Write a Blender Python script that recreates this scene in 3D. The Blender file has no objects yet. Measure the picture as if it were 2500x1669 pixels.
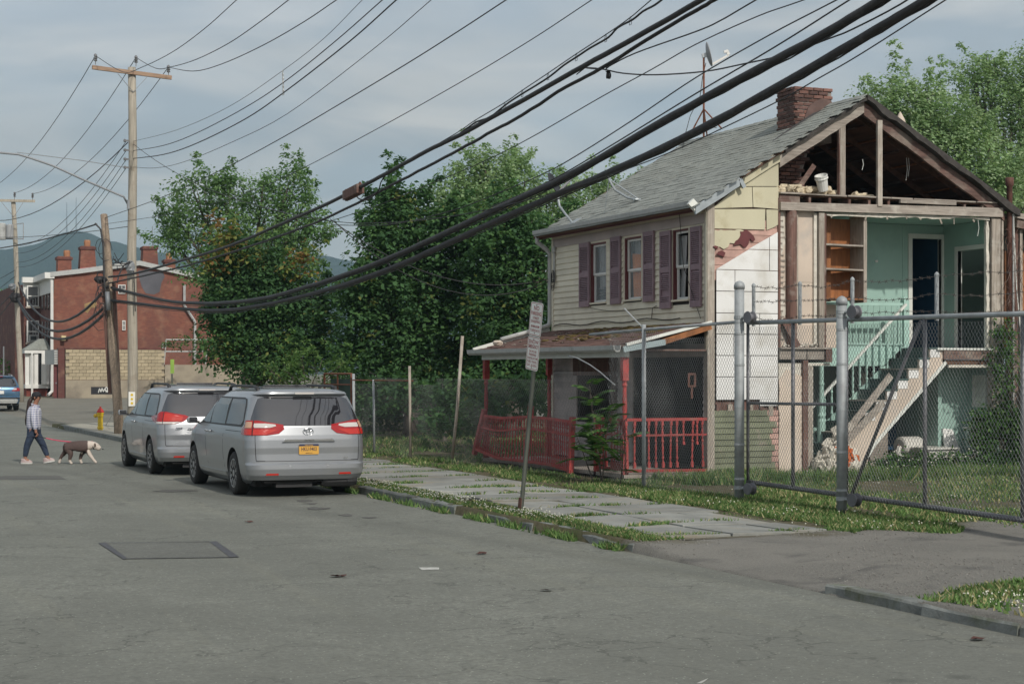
import bpy, bmesh, math, random
import numpy as np
from mathutils import Vector, Matrix, Euler

S = bpy.context.scene
COL = S.collection
R = math.radians
rnd = random.Random(7)

# ---------------------------------------------------------------- camera
# world frame: x = across the street (to the right), y = along the street (away), z = up
CAM_YAW = R(22.42); FPX = 4200.0; CX = 1250.0; CY = 910.0; CAM_H = 2.0
cam = bpy.data.cameras.new('camera'); cam_o = bpy.data.objects.new('camera', cam)
COL.objects.link(cam_o)
cam.sensor_width = 36.0; cam.lens = 36.0 * FPX / 2500.0
cam.shift_y = (CY - 834.5) / 2500.0
cam.clip_start = 0.1; cam.clip_end = 20000
cam_o.location = (0, 0, CAM_H); cam_o.rotation_euler = (R(90), 0, -CAM_YAW)
S.camera = cam_o

# ---------------------------------------------------------------- world, sun, exposure
SUN_TO = Vector((0.08, -1.0, 0.76)).normalized()
W = bpy.data.worlds.new('World'); S.world = W; W.use_nodes = True
def build_world():
    nt = W.node_tree; N = nt.nodes; L = nt.links; N.clear()
    out = N.new('ShaderNodeOutputWorld'); bg = N.new('ShaderNodeBackground')
    sky = N.new('ShaderNodeTexSky'); sky.sky_type = 'NISHITA'; sky.sun_disc = False
    sky.sun_elevation = math.asin(SUN_TO.z); sky.sun_rotation = math.atan2(SUN_TO.x, SUN_TO.y)
    sky.dust_density = 2.0; sky.ozone_density = 1.5; sky.air_density = 1.0
    tc = N.new('ShaderNodeTexCoord'); sep = N.new('ShaderNodeSeparateXYZ')
    L.new(tc.outputs['Generated'], sep.inputs[0])
    # flat cloud deck seen in perspective: direction / (height + small)
    zc = N.new('ShaderNodeMath'); zc.operation = 'ADD'; zc.inputs[1].default_value = 0.10
    mx = N.new('ShaderNodeMath'); mx.operation = 'MAXIMUM'; mx.inputs[1].default_value = 0.0
    L.new(sep.outputs['Z'], mx.inputs[0]); L.new(mx.outputs[0], zc.inputs[0])
    dv = N.new('ShaderNodeVectorMath'); dv.operation = 'DIVIDE'
    cmb = N.new('ShaderNodeCombineXYZ')
    for i in range(3): L.new(zc.outputs[0], cmb.inputs[i])
    L.new(tc.outputs['Generated'], dv.inputs[0]); L.new(cmb.outputs[0], dv.inputs[1])
    mp = N.new('ShaderNodeMapping'); mp.inputs['Location'].default_value = (6.4, 2.9, 0)
    mp.inputs['Scale'].default_value = (1, 1, 0.0)
    L.new(dv.outputs[0], mp.inputs[0])
    n1 = N.new('ShaderNodeTexNoise'); n1.inputs['Scale'].default_value = 0.75
    n1.inputs['Detail'].default_value = 6; n1.inputs['Roughness'].default_value = 0.5; n1.inputs['Distortion'].default_value = 0.5
    L.new(mp.outputs[0], n1.inputs['Vector'])
    rp = N.new('ShaderNodeValToRGB'); rp.color_ramp.elements[0].position = 0.30; rp.color_ramp.elements[1].position = 0.62
    L.new(n1.outputs['Fac'], rp.inputs[0])
    n2 = N.new('ShaderNodeTexNoise'); n2.inputs['Scale'].default_value = 1.35; n2.inputs['Detail'].default_value = 5
    n2.inputs['Distortion'].default_value = 0.7
    L.new(mp.outputs[0], n2.inputs['Vector'])
    rc = N.new('ShaderNodeValToRGB')
    rc.color_ramp.elements[0].position = 0.40; rc.color_ramp.elements[0].color = (2.7, 2.95, 3.2, 1)
    rc.color_ramp.elements[1].position = 0.64; rc.color_ramp.elements[1].color = (4.35, 4.25, 4.1, 1)
    L.new(n2.outputs['Fac'], rc.inputs[0])
    # the sky itself is scaled so that it and the cloud deck share one strength
    ss = N.new('ShaderNodeMix'); ss.data_type = 'RGBA'; ss.blend_type = 'MULTIPLY'; ss.inputs[0].default_value = 1
    ss.inputs[7].default_value = (SKYK, SKYK, SKYK, 1)
    L.new(sky.outputs[0], ss.inputs[6])
    m = N.new('ShaderNodeMix'); m.data_type = 'RGBA'
    f = N.new('ShaderNodeMath'); f.operation = 'MULTIPLY_ADD'; f.inputs[1].default_value = 0.25; f.inputs[2].default_value = 0.72
    L.new(rp.outputs[0], f.inputs[0]); L.new(f.outputs[0], m.inputs[0])
    L.new(ss.outputs[2], m.inputs[6]); L.new(rc.outputs[0], m.inputs[7])
    L.new(m.outputs[2], bg.inputs['Color']); bg.inputs['Strength'].default_value = 0.12
    L.new(bg.outputs[0], out.inputs['Surface'])
SKYK = 1.0
build_world()
sun = bpy.data.lights.new('sun', 'SUN'); sun_o = bpy.data.objects.new('sun', sun); COL.objects.link(sun_o)
sun.energy = 2.0; sun.angle = R(1.6); sun.color = (1.0, 0.94, 0.85)
sun_o.rotation_euler = (-SUN_TO).to_track_quat('-Z', 'Y').to_euler(); sun_o.location = (0, -5, 30)
S.view_settings.view_transform = 'Standard'; S.view_settings.look = 'None'
S.view_settings.gamma = 1; S.view_settings.exposure = 0.45
S.view_settings.use_curve_mapping = False
S.cycles.use_denoising = True
S.cycles.max_bounces = 7; S.cycles.diffuse_bounces = 3; S.cycles.glossy_bounces = 3
S.cycles.transparent_max_bounces = 8; S.cycles.caustics_reflective = False; S.cycles.caustics_refractive = False

# ---------------------------------------------------------------- pixel -> place (photo pixel, 2500 wide)
_ca, _sa = math.cos(CAM_YAW), math.sin(CAM_YAW)
def ray(u, v):
    cx = (u - CX) / FPX; cz = -(v - CY) / FPX
    return cx * _ca + _sa, -cx * _sa + _ca, cz
def gz(u, v, z=0.0):
    r = ray(u, v); k = (z - CAM_H) / r[2]; return Vector((r[0] * k, r[1] * k, z))
def gx(u, v, x):
    r = ray(u, v); k = x / r[0]; return Vector((x, r[1] * k, CAM_H + r[2] * k))
def gy(u, v, y):
    r = ray(u, v); k = y / r[1]; return Vector((r[0] * k, y, CAM_H + r[2] * k))
def gd(u, v, d):     # at depth d along the optical axis
    r = ray(u, v); return Vector((r[0] * d, r[1] * d, CAM_H + r[2] * d))

# ---------------------------------------------------------------- mesh builder
class MB:
    def __init__(s): s.v = []; s.f = []; s.m = []; s.mi = 0
    def add(s, vs, fs):
        o = len(s.v); s.v += [tuple(p) for p in vs]
        for f in fs: s.f.append(tuple(i + o for i in f)); s.m.append(s.mi)
        return s
    def box(s, x0, x1, y0, y1, z0, z1):
        v = [(x0,y0,z0),(x1,y0,z0),(x1,y1,z0),(x0,y1,z0),(x0,y0,z1),(x1,y0,z1),(x1,y1,z1),(x0,y1,z1)]
        return s.add(v, [(0,3,2,1),(4,5,6,7),(0,1,5,4),(1,2,6,5),(2,3,7,6),(3,0,4,7)])
    def hexa(s, p):   # 8 points: bottom loop 0-3, top loop 4-7
        return s.add(p, [(0,3,2,1),(4,5,6,7),(0,1,5,4),(1,2,6,5),(2,3,7,6),(3,0,4,7)])
    def beam(s, p, q, w, h, up=(0,0,1), taper=1.0):
        p = Vector(p); q = Vector(q); d = (q - p).normalized(); up = Vector(up)
        a = d.cross(up)
        if a.length < 1e-4: a = d.cross(Vector((0,1,0)))
        a.normalize(); b = a.cross(d).normalized()
        a *= w/2; b *= h/2; t = taper
        return s.hexa([p-a-b, p+a-b, p+a+b, p-a+b, q-a*t-b*t, q+a*t-b*t, q+a*t+b*t, q-a*t+b*t])
    def tube(s, pts, r, n=6, cap=True):
        pts = [Vector(p) for p in pts]; k = len(pts)
        rs = r if isinstance(r, (list, tuple)) else [r]*k
        o = len(s.v); prev = None
        for i, p in enumerate(pts):
            d = (pts[min(i+1,k-1)] - pts[max(i-1,0)])
            if d.length < 1e-9: d = Vector((0,0,1))
            d.normalize()
            if prev is None:
                a = d.cross(Vector((0,0,1)))
                if a.length < 1e-3: a = d.cross(Vector((1,0,0)))
            else:
                a = prev - d * prev.dot(d)
                if a.length < 1e-4: a = d.cross(Vector((1,0,0)))
            a.normalize(); prev = a; b = d.cross(a)
            for j in range(n):
                t = 2*math.pi*j/n
                s.v.append(tuple(p + (a*math.cos(t) + b*math.sin(t))*rs[i]))
        for i in range(k-1):
            for j in range(n):
                j2 = (j+1) % n
                s.f.append((o+i*n+j, o+i*n+j2, o+(i+1)*n+j2, o+(i+1)*n+j)); s.m.append(s.mi)
        if cap:
            s.f.append(tuple(o+j for j in reversed(range(n)))); s.m.append(s.mi)
            s.f.append(tuple(o+(k-1)*n+j for j in range(n))); s.m.append(s.mi)
        return s
    def lathe(s, prof, n=16, loc=(0,0,0), M=None):   # prof: (r, z) pairs, axis z, then matrix M
        o = len(s.v); k = len(prof); M = M or Matrix.Translation(loc)
        for (r, z) in prof:
            for j in range(n):
                t = 2*math.pi*j/n
                s.v.append(tuple(M @ Vector((r*math.cos(t), r*math.sin(t), z))))
        for i in range(k-1):
            for j in range(n):
                j2 = (j+1) % n
                s.f.append((o+i*n+j, o+i*n+j2, o+(i+1)*n+j2, o+(i+1)*n+j)); s.m.append(s.mi)
        s.f.append(tuple(o+j for j in reversed(range(n)))); s.m.append(s.mi)
        s.f.append(tuple(o+(k-1)*n+j for j in range(n))); s.m.append(s.mi)
        return s
    def prism(s, poly, fn, d0, d1):  # poly 2d, fn(a,b,d)->xyz
        n = len(poly); vs = [fn(a,b,d0) for a,b in poly] + [fn(a,b,d1) for a,b in poly]
        fs = [tuple(reversed(range(n))), tuple(range(n,2*n))] + [(i,(i+1)%n,n+(i+1)%n,n+i) for i in range(n)]
        return s.add(vs, fs)
    def quad(s, a, b, c, d): return s.add([a,b,c,d], [(0,1,2,3)])
    def blob(s, c, r, seed=0, n=8, m=5, jit=.25):
        rr = random.Random(seed); c = Vector(c); rx, ry, rz = r if isinstance(r,(tuple,list)) else (r,r,r)
        vs = [c + Vector((0,0,-rz))]
        for i in range(1, m):
            ph = math.pi*i/m
            for j in range(n):
                t = 2*math.pi*(j+.5*(i%2))/n; k = 1 + rr.uniform(-jit, jit)
                vs.append(c + Vector((rx*k*math.sin(ph)*math.cos(t), ry*k*math.sin(ph)*math.sin(t), -rz*k*math.cos(ph))))
        vs.append(c + Vector((0,0,rz)))
        fs = [(0, 1+(j+1)%n, 1+j) for j in range(n)]
        for i in range(m-2):
            for j in range(n):
                a = 1+i*n+j; b = 1+i*n+(j+1)%n
                fs.append((a, b, b+n, a+n))
        e = len(vs)-1; b0 = 1+(m-2)*n
        fs += [(b0+j, b0+(j+1)%n, e) for j in range(n)]
        return s.add(vs, fs)
    def build(s, name, mats, parent=None, smooth=False, local=False, bevel=0):
        me = bpy.data.meshes.new(name); me.from_pydata(s.v, [], s.f)
        for m in (mats if isinstance(mats, (list, tuple)) else [mats]): me.materials.append(m)
        if any(s.m): me.polygons.foreach_set('material_index', s.m)
        if smooth: me.polygons.foreach_set('use_smooth', [True]*len(s.f))
        me.update()
        return link(name, me, parent, local, bevel)
def link(name, me, parent=None, local=False, bevel=0):
    o = bpy.data.objects.new(name, me); COL.objects.link(o)
    if parent is not None:
        o.parent = parent
        if not local and parent.type == 'EMPTY':
            o.matrix_parent_inverse = parent.matrix_basis.inverted()
    if bevel:
        b = o.modifiers.new('bevel', 'BEVEL'); b.width = bevel; b.segments = 2; b.limit_method = 'ANGLE'; b.angle_limit = R(40)
        b.harden_normals = False
    return o
def npmesh(name, V, T, mats, parent=None, mi=None, smooth=False):
    """V (n,3) float, T (m,k) int with k = 3 or 4"""
    V = np.asarray(V, np.float32); T = np.asarray(T, np.int32); k = T.shape[1]
    me = bpy.data.meshes.new(name)
    me.vertices.add(len(V)); me.vertices.foreach_set('co', V.ravel())
    me.loops.add(T.size); me.loops.foreach_set('vertex_index', T.ravel())
    me.polygons.add(len(T)); me.polygons.foreach_set('loop_start', np.arange(len(T), dtype=np.int32)*k)
    for m in (mats if isinstance(mats, (list, tuple)) else [mats]): me.materials.append(m)
    if mi is not None: me.polygons.foreach_set('material_index', np.asarray(mi, np.int32))
    if smooth: me.polygons.foreach_set('use_smooth', np.ones(len(T), bool))
    me.update(calc_edges=True); me.validate()
    return link(name, me, parent)
def tag(o, label=None, cat=None, group=None, kind=None):
    if label: o['label'] = label
    if cat: o['category'] = cat
    if group: o['group'] = group
    if kind: o['kind'] = kind
    return o
def thing(name, label, cat, loc=(0,0,0), rz=0.0, group=None):
    o = bpy.data.objects.new(name, None); COL.objects.link(o)
    o.empty_display_size = .2
    o.location = loc; o.rotation_euler = (0,0,rz)
    o.matrix_basis = Matrix.LocRotScale(Vector(loc), Euler((0,0,rz)), None)
    return tag(o, label, cat, group)
def struct(o): o['kind'] = 'structure'; return o
def share(name, src, parent, M=None):
    """another object with the same mesh"""
    o = bpy.data.objects.new(name, src.data); COL.objects.link(o); o.parent = parent
    if parent is not None and parent.type == 'EMPTY': o.matrix_parent_inverse = parent.matrix_basis.inverted()
    if M is not None: o.matrix_basis = M
    return o

# ---------------------------------------------------------------- materials
_mats = {}
def nodes(name):
    m = bpy.data.materials.new(name); m.use_nodes = True
    nt = m.node_tree; b = nt.nodes['Principled BSDF']
    return m, nt, nt.nodes, nt.links, b
def mixn(N, L, fac, a, b, blend='MIX'):
    m = N.new('ShaderNodeMix'); m.data_type = 'RGBA'; m.blend_type = blend
    for sock, val in ((0, fac), (6, a), (7, b)):
        if hasattr(val, 'links') or hasattr(val, 'is_linked'): L.new(val, m.inputs[sock])
        elif sock == 0: m.inputs[0].default_value = val
        else: m.inputs[sock].default_value = (*val[:3], 1)
    return m.outputs[2]
def noise(N, L, vec, scale, detail=4, rough=.55, dist=0.0):
    n = N.new('ShaderNodeTexNoise'); n.inputs['Scale'].default_value = scale; n.inputs['Detail'].default_value = detail
    n.inputs['Roughness'].default_value = rough; n.inputs['Distortion'].default_value = dist
    if vec is not None: L.new(vec, n.inputs['Vector'])
    return n.outputs['Fac']
def ramp(N, L, fac, p0, p1, c0=(0,0,0), c1=(1,1,1)):
    r = N.new('ShaderNodeValToRGB'); e = r.color_ramp.elements
    e[0].position = p0; e[1].position = p1; e[0].color = (*c0, 1); e[1].color = (*c1, 1)
    L.new(fac, r.inputs[0]); return r.outputs[0]
def mapped(N, L, sc=(1,1,1), rot=(0,0,0), coord='Object'):
    tc = N.new('ShaderNodeTexCoord'); mp = N.new('ShaderNodeMapping')
    mp.inputs['Scale'].default_value = sc; mp.inputs['Rotation'].default_value = rot
    L.new(tc.outputs[coord], mp.inputs[0]); return mp.outputs[0]
def bumpn(N, L, b, h, strength, dist=.02):
    bp = N.new('ShaderNodeBump'); bp.inputs['Strength'].default_value = strength; bp.inputs['Distance'].default_value = dist
    L.new(h, bp.inputs['Height']); L.new(bp.outputs[0], b.inputs['Normal'])
def M(name, col, rough=.75, metal=0.0, var=.18, scale=2.5, col2=None, rv=0.0, bump=0.0, bscale=60,
      grain=None, dirt=None, dirt_scale=1.2, dirt_lo=.52, dirt_hi=.7, spec=.5, coat=0.0, trans=0.0, alpha=1.0):
    """general weathered surface: two tones on noise, optional random tone for each object, dirt patches and grain"""
    if name in _mats: return _mats[name]
    m, nt, N, L, b = nodes(name)
    sc = grain or (1,1,1)
    vec = mapped(N, L, sc)
    c1 = tuple(c*(1-var) for c in col); c2 = col2 or tuple(min(1,c*(1+var)) for c in col)
    out = mixn(N, L, ramp(N, L, noise(N, L, vec, scale, 6), .3, .7), c1, c2)
    if dirt:
        v2 = mapped(N, L)
        out = mixn(N, L, ramp(N, L, noise(N, L, v2, dirt_scale, 7, .62, .3), dirt_lo, dirt_hi), out, dirt)
    if rv:
        oi = N.new('ShaderNodeObjectInfo'); mr = N.new('ShaderNodeMapRange')
        mr.inputs['To Min'].default_value = 1-rv; mr.inputs['To Max'].default_value = 1+rv
        L.new(oi.outputs['Random'], mr.inputs[0])
        cm = N.new('ShaderNodeCombineXYZ')
        for i in range(3): L.new(mr.outputs[0], cm.inputs[i])
        out = mixn(N, L, 1.0, out, cm.outputs[0], 'MULTIPLY')
    if hasattr(out, 'links'): L.new(out, b.inputs['Base Color'])
    b.inputs['Roughness'].default_value = rough; b.inputs['Metallic'].default_value = metal
    b.inputs['Specular IOR Level'].default_value = spec; b.inputs['Coat Weight'].default_value = coat
    b.inputs['Transmission Weight'].default_value = trans; b.inputs['Alpha'].default_value = alpha
    if bump: bumpn(N, L, b, noise(N, L, vec, bscale, 4), bump)
    _mats[name] = m
    return m
# ================================================================ SETTING: ground, road, kerbs, sidewalk, hills
def zfar(y): return max(0.0, y - 66.0) * 0.0105 if y < 130 else 64*0.0105
def smooth01(t): t = min(1, max(0, t)); return t*t*(3-2*t)
KX = 8.56            # road-side face of the kerb
def zt(x, y):        # height of the land right of the kerb
    base = 0.115 + 0.05*smooth01((x-9)/5.0)
    drv = 0.012 + 0.125*smooth01((x-KX)/1.9)
    k = smooth01((17.45 - y)/1.8) * smooth01((y - 11.6)/1.2) if x < 11 else smooth01((17.45 - y)/1.8)
    z = base*(1-k) + drv*k
    z += 0.012*math.sin(x*1.7+y*.9) * math.sin(y*1.3-x*.4) * smooth01((x-9.2)/1.0)
    if 9.15 < x < 11.5 and 17.6 < y < 48: z -= .06
    return z + zfar(y)

def asphalt(name, base, crack=1.0, warm=0.0):
    m, nt, N, L, b = nodes(name)
    v = mapped(N, L)
    fine = noise(N, L, v, 42, 5, .85)
    mid = noise(N, L, v, 7, 6, .75, .2)
    big = noise(N, L, v, .35, 5, .55, .6)
    c = mixn(N, L, ramp(N, L, fine, .36, .66), tuple(x*.60 for x in base), tuple(x*1.40 for x in base))
    c = mixn(N, L, ramp(N, L, mid, .38, .62), mixn(N, L, .5, c, tuple(x*.66 for x in base)), mixn(N, L, .5, c, tuple(x*1.36 for x in base)))
    blot = noise(N, L, v, 19, 4, .8)
    c = mixn(N, L, ramp(N, L, blot, .40, .60), mixn(N, L, .55, c, tuple(x*.62 for x in base)), mixn(N, L, .45, c, tuple(x*1.38 for x in base)))
    mot = noise(N, L, v, 2.1, 6, .7, .5)
    c = mixn(N, L, ramp(N, L, mot, .38, .64), mixn(N, L, .32, c, tuple(x*.60 for x in base)), c)
    d = ramp(N, L, big, .40, .60)
    c = mixn(N, L, d, mixn(N, L, .45, c, tuple(x*.62 for x in base)), c)
    streak = noise(N, L, mapped(N, L, (1.3, .09, 1)), 1.0, 5, .6, .4)
    c = mixn(N, L, ramp(N, L, streak, .55, .78), c, mixn(N, L, .35, c, (base[0]*1.25, base[1]*1.2, base[2]*1.05)))
    # worn-in cracks
    vo = N.new('ShaderNodeTexVoronoi'); vo.feature = 'DISTANCE_TO_EDGE'; vo.inputs['Scale'].default_value = .8
    wv = N.new('ShaderNodeVectorMath'); wv.operation = 'ADD'
    nn = N.new('ShaderNodeTexNoise'); nn.inputs['Scale'].default_value = 2.6; nn.inputs['Detail'].default_value = 8
    L.new(v, nn.inputs['Vector']); L.new(v, wv.inputs[0]); L.new(nn.outputs['Color'], wv.inputs[1])
    L.new(wv.outputs[0], vo.inputs['Vector'])
    cr = ramp(N, L, vo.outputs['Distance'], .003, .019, (1,1,1), (0,0,0))
    area = ramp(N, L, noise(N, L, v, .42, 4, .6), .42, .56)
    mk = N.new('ShaderNodeMath'); mk.operation = 'MULTIPLY'; L.new(cr, mk.inputs[0]); L.new(area, mk.inputs[1])
    mk2 = N.new('ShaderNodeMath'); mk2.operation = 'MULTIPLY'; mk2.inputs[1].default_value = .62*crack; L.new(mk.outputs[0], mk2.inputs[0])
    c = mixn(N, L, mk2.outputs[0], c, tuple(x*.32 for x in base))
    if crack >= 1:      # finer alligator cracking in patches
        v3 = N.new('ShaderNodeTexVoronoi'); v3.feature = 'DISTANCE_TO_EDGE'; v3.inputs['Scale'].default_value = 2.6; L.new(wv.outputs[0], v3.inputs['Vector'])
        cr3 = ramp(N, L, v3.outputs['Distance'], .006, .05, (1,1,1), (0,0,0)); ar3 = ramp(N, L, noise(N, L, v, .8, 4, .65), .53, .66, (0,0,0), (.42,.42,.42))
        m3 = N.new('ShaderNodeMath'); m3.operation = 'MULTIPLY'; L.new(cr3, m3.inputs[0]); L.new(ar3, m3.inputs[1]); c = mixn(N, L, m3.outputs[0], c, tuple(x*.4 for x in base))
    if crack >= 1:      # darker band slanting away from the kerb, edges broken by noise
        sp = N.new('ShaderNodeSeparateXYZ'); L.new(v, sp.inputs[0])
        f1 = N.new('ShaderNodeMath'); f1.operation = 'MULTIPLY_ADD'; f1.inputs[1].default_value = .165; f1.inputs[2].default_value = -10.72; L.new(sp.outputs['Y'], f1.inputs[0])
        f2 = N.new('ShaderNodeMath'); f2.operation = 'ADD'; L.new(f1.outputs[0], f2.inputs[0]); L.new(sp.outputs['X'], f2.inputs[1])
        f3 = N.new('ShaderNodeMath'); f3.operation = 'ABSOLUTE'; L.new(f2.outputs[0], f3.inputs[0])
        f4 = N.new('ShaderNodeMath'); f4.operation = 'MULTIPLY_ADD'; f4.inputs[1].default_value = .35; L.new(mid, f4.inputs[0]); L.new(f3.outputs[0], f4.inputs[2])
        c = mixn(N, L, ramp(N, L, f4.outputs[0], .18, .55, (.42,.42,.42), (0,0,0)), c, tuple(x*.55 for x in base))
    # pale and dark single chips
    vp = N.new('ShaderNodeTexVoronoi'); vp.inputs['Scale'].default_value = 16; L.new(v, vp.inputs['Vector'])
    c = mixn(N, L, ramp(N, L, vp.outputs['Distance'], .07, .15, (.8,.8,.8), (0,0,0)), c, tuple(x*2.1 for x in base))
    if crack >= 1:      # old oil drips soaked into the surface
        for (sx_, sy_, sr_) in ((7.25,8.5,.2),(7.55,8.75,.1),(7.95,8.65,.12),(6.6,9.4,.11),(7.05,9.35,.12),(5.3,9.5,.1),(4.2,9.3,.12),(2.2,9.0,.5),(1.9,10.2,.35)):
            vd = N.new('ShaderNodeVectorMath'); vd.operation = 'DISTANCE'; L.new(v, vd.inputs[0]); vd.inputs[1].default_value = (sx_, sy_, 0)
            ma = N.new('ShaderNodeMath'); ma.operation = 'MULTIPLY_ADD'; ma.inputs[1].default_value = sr_*1.4; L.new(mid, ma.inputs[0]); L.new(vd.outputs['Value'], ma.inputs[2])
            c = mixn(N, L, ramp(N, L, ma.outputs[0], sr_*.9, sr_*1.9, (.62,.62,.62), (0,0,0)), c, tuple(x*.42 for x in base))
    L.new(c, b.inputs['Base Color']); b.inputs['Roughness'].default_value = .86; b.inputs['Specular IOR Level'].default_value = .35
    bumpn(N, L, b, fine, .55, .012)
    return m
ROAD_C = (.195, .202, .176)
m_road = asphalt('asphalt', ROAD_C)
m_side = asphalt('side_street_asphalt', (.215, .205, .17), .5)
m_patch = asphalt('patched_asphalt', (.158, .163, .146), .2)
m_tar = M('tar_seal', (.055,.055,.06), .6, var=.25, scale=9)
m_oil = asphalt('oil_soaked_asphalt', (.128,.128,.118), 0)

def sheet(name, xs, ys, zf, mat, parent=None):
    V = [(x, y, zf(x, y)) for y in ys for x in xs]; n = len(xs)
    T = [(j*n+i, j*n+i+1, (j+1)*n+i+1, (j+1)*n+i) for j in range(len(ys)-1) for i in range(n-1)]
    return npmesh(name, V, T, mat, parent, smooth=True)
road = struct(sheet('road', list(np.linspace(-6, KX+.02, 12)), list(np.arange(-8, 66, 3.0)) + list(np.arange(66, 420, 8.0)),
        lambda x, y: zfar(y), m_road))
struct(sheet('side_street', list(np.linspace(KX+.02, 70, 14)), list(np.linspace(66.2, 108, 16)), lambda x, y: zfar(y)+.012 - .02*smooth01((KX+.6-x)/.6), m_side))
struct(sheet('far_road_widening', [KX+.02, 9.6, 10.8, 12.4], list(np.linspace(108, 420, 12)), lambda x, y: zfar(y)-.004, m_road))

# right-hand land: soil, dust and gravel in one sheet
def land_material():
    m, nt, N, L, b = nodes('yard_soil_and_gravel')
    v = mapped(N, L); sep = N.new('ShaderNodeSeparateXYZ'); L.new(v, sep.inputs[0])
    wob = noise(N, L, v, .9, 5, .6)
    # gravel where y < about 17.4
    a = N.new('ShaderNodeMath'); a.operation = 'MULTIPLY_ADD'; a.inputs[1].default_value = 3.2; L.new(wob, a.inputs[0]); L.new(sep.outputs['Y'], a.inputs[2])
    mr = N.new('ShaderNodeMapRange'); mr.inputs['From Min'].default_value = 18.6; mr.inputs['From Max'].default_value = 19.4
    mr.inputs['To Min'].default_value = 1; mr.inputs['To Max'].default_value = 0; L.new(a.outputs[0], mr.inputs[0])
    fine = noise(N, L, v, 60, 4, .75); mid = noise(N, L, v, 7, 5, .65)
    g = mixn(N, L, ramp(N, L, fine, .3, .72), (.10,.097,.09), (.29,.28,.25))
    g = mixn(N, L, ramp(N, L, noise(N, L, v, .8, 4, .6, .8), .42, .62), g, mixn(N, L, .5, g, (.25,.24,.215)))
    g = mixn(N, L, ramp(N, L, noise(N, L, v, 1.6, 5, .6, .5), .55, .7), g, mixn(N, L, .55, g, (.07,.07,.07)))
    s = mixn(N, L, ramp(N, L, mid, .3, .7), (.11,.095,.06), (.21,.19,.12))
    s = mixn(N, L, ramp(N, L, noise(N, L, v, 1.1, 4), .5, .68), s, (.10,.12,.05))
    s = mixn(N, L, ramp(N, L, fine, .35, .8), mixn(N, L, .5, s, (.03,.03,.015)), s)
    L.new(mixn(N, L, mr.outputs[0], s, g), b.inputs['Base Color']); b.inputs['Roughness'].default_value = .95
    b.inputs['Specular IOR Level'].default_value = .2
    bumpn(N, L, b, fine, .8, .02)
    return m
m_land = land_material()
xs = [KX-.02, KX+.02] + list(np.arange(KX+.2, 16, .35)) + list(np.arange(16, 30, 1.5)) + list(np.arange(30, 82, 6))
struct(sheet('yard', xs, list(np.arange(-8, 8, 2.0)) + list(np.arange(8, 22, .35)) + list(np.arange(22, 66.3, 1.5)), lambda x,y: zt(x,y) if x > KX else -.06, m_land))
m_dirt = M('dry_soil', (.17,.155,.11), .95, scale=.3, dirt=(.08,.09,.045), dirt_scale=.15)
struct(sheet('ground', [-6000,-1500,-300,-60,-6.2], [-60,0,60,130,300,900,2500,9000], lambda x,y: zfar(y)+.05, m_dirt))
struct(sheet('far_ground', [10.9, 40, 82, 400, 1500, 6000], [108, 130, 300, 900, 2500, 9000], lambda x,y: zfar(y)+.0, m_dirt))
struct(sheet('back_ground', [82, 400, 1500, 6000], [-60, 20, 66, 108], lambda x,y: zfar(y)+.12, m_dirt))

# sealed cut in the road, tar strips, oil spots, paint remains (each its own sheet a few mm above)
def flat(name, pts, z, mat, parent=road):
    mb = MB(); mb.add([(p[0], p[1], z) for p in pts], [tuple(range(len(pts)))])
    return mb.build(name, mat, parent)
def px(pts, z=0): return [gz(u, v, z) for u, v in pts]
flat('road_patch', px([(308,1365),(582,1360),(522,1322),(246,1326)]), .004, m_patch)
flat('tar_strip', px([(302,1366),(312,1364),(258,1324),(240,1326)]), .008, m_tar)
flat('tar_strip', px([(562,1361),(584,1360),(528,1321),(512,1323)]), .008, m_tar)
flat('tar_strip', px([(312,1364),(562,1361),(562,1360.3),(312,1363.3)]), .0075, m_tar)
flat('tar_strip', px([(256,1325.5),(512,1322.8),(512,1322.0),(256,1324.7)]), .0075, m_tar)
flat('road_patch', px([(-30,1171),(162,1170),(145,1161),(-30,1162)]), .004, m_oil)
r2 = random.Random(3)
def spot(u, v, wu, hv, seed):
    rr = random.Random(seed); pts = []
    for i in range(14):
        t = 2*math.pi*i/14; k = rr.uniform(.6, 1.1)
        pts.append((u+wu*k*math.cos(t), v-hv*k*math.sin(t)))
    flat('oil_stain', px(pts), .004 + .001*(seed % 3), m_oil)
for i,(u,v,w,h) in enumerate([(742,1222,22,3),(760,1229,18,2.5),(775,1241,30,4),(845,1257,20,3),(905,1263,22,2.5),(430,1198,60,3)]): spot(u,v,w,h,i)
flat('paint_remnant', px([(1022,1385),(1072,1385),(1072,1390),(1030,1391)]), .004, M('road_paint',(.45,.45,.42),.8,var=.3,scale=20))
flat('paint_remnant', px([(1700,1668),(1730,1655),(1722,1662),(1712,1668)]), .004, _mats['road_paint'])

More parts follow.
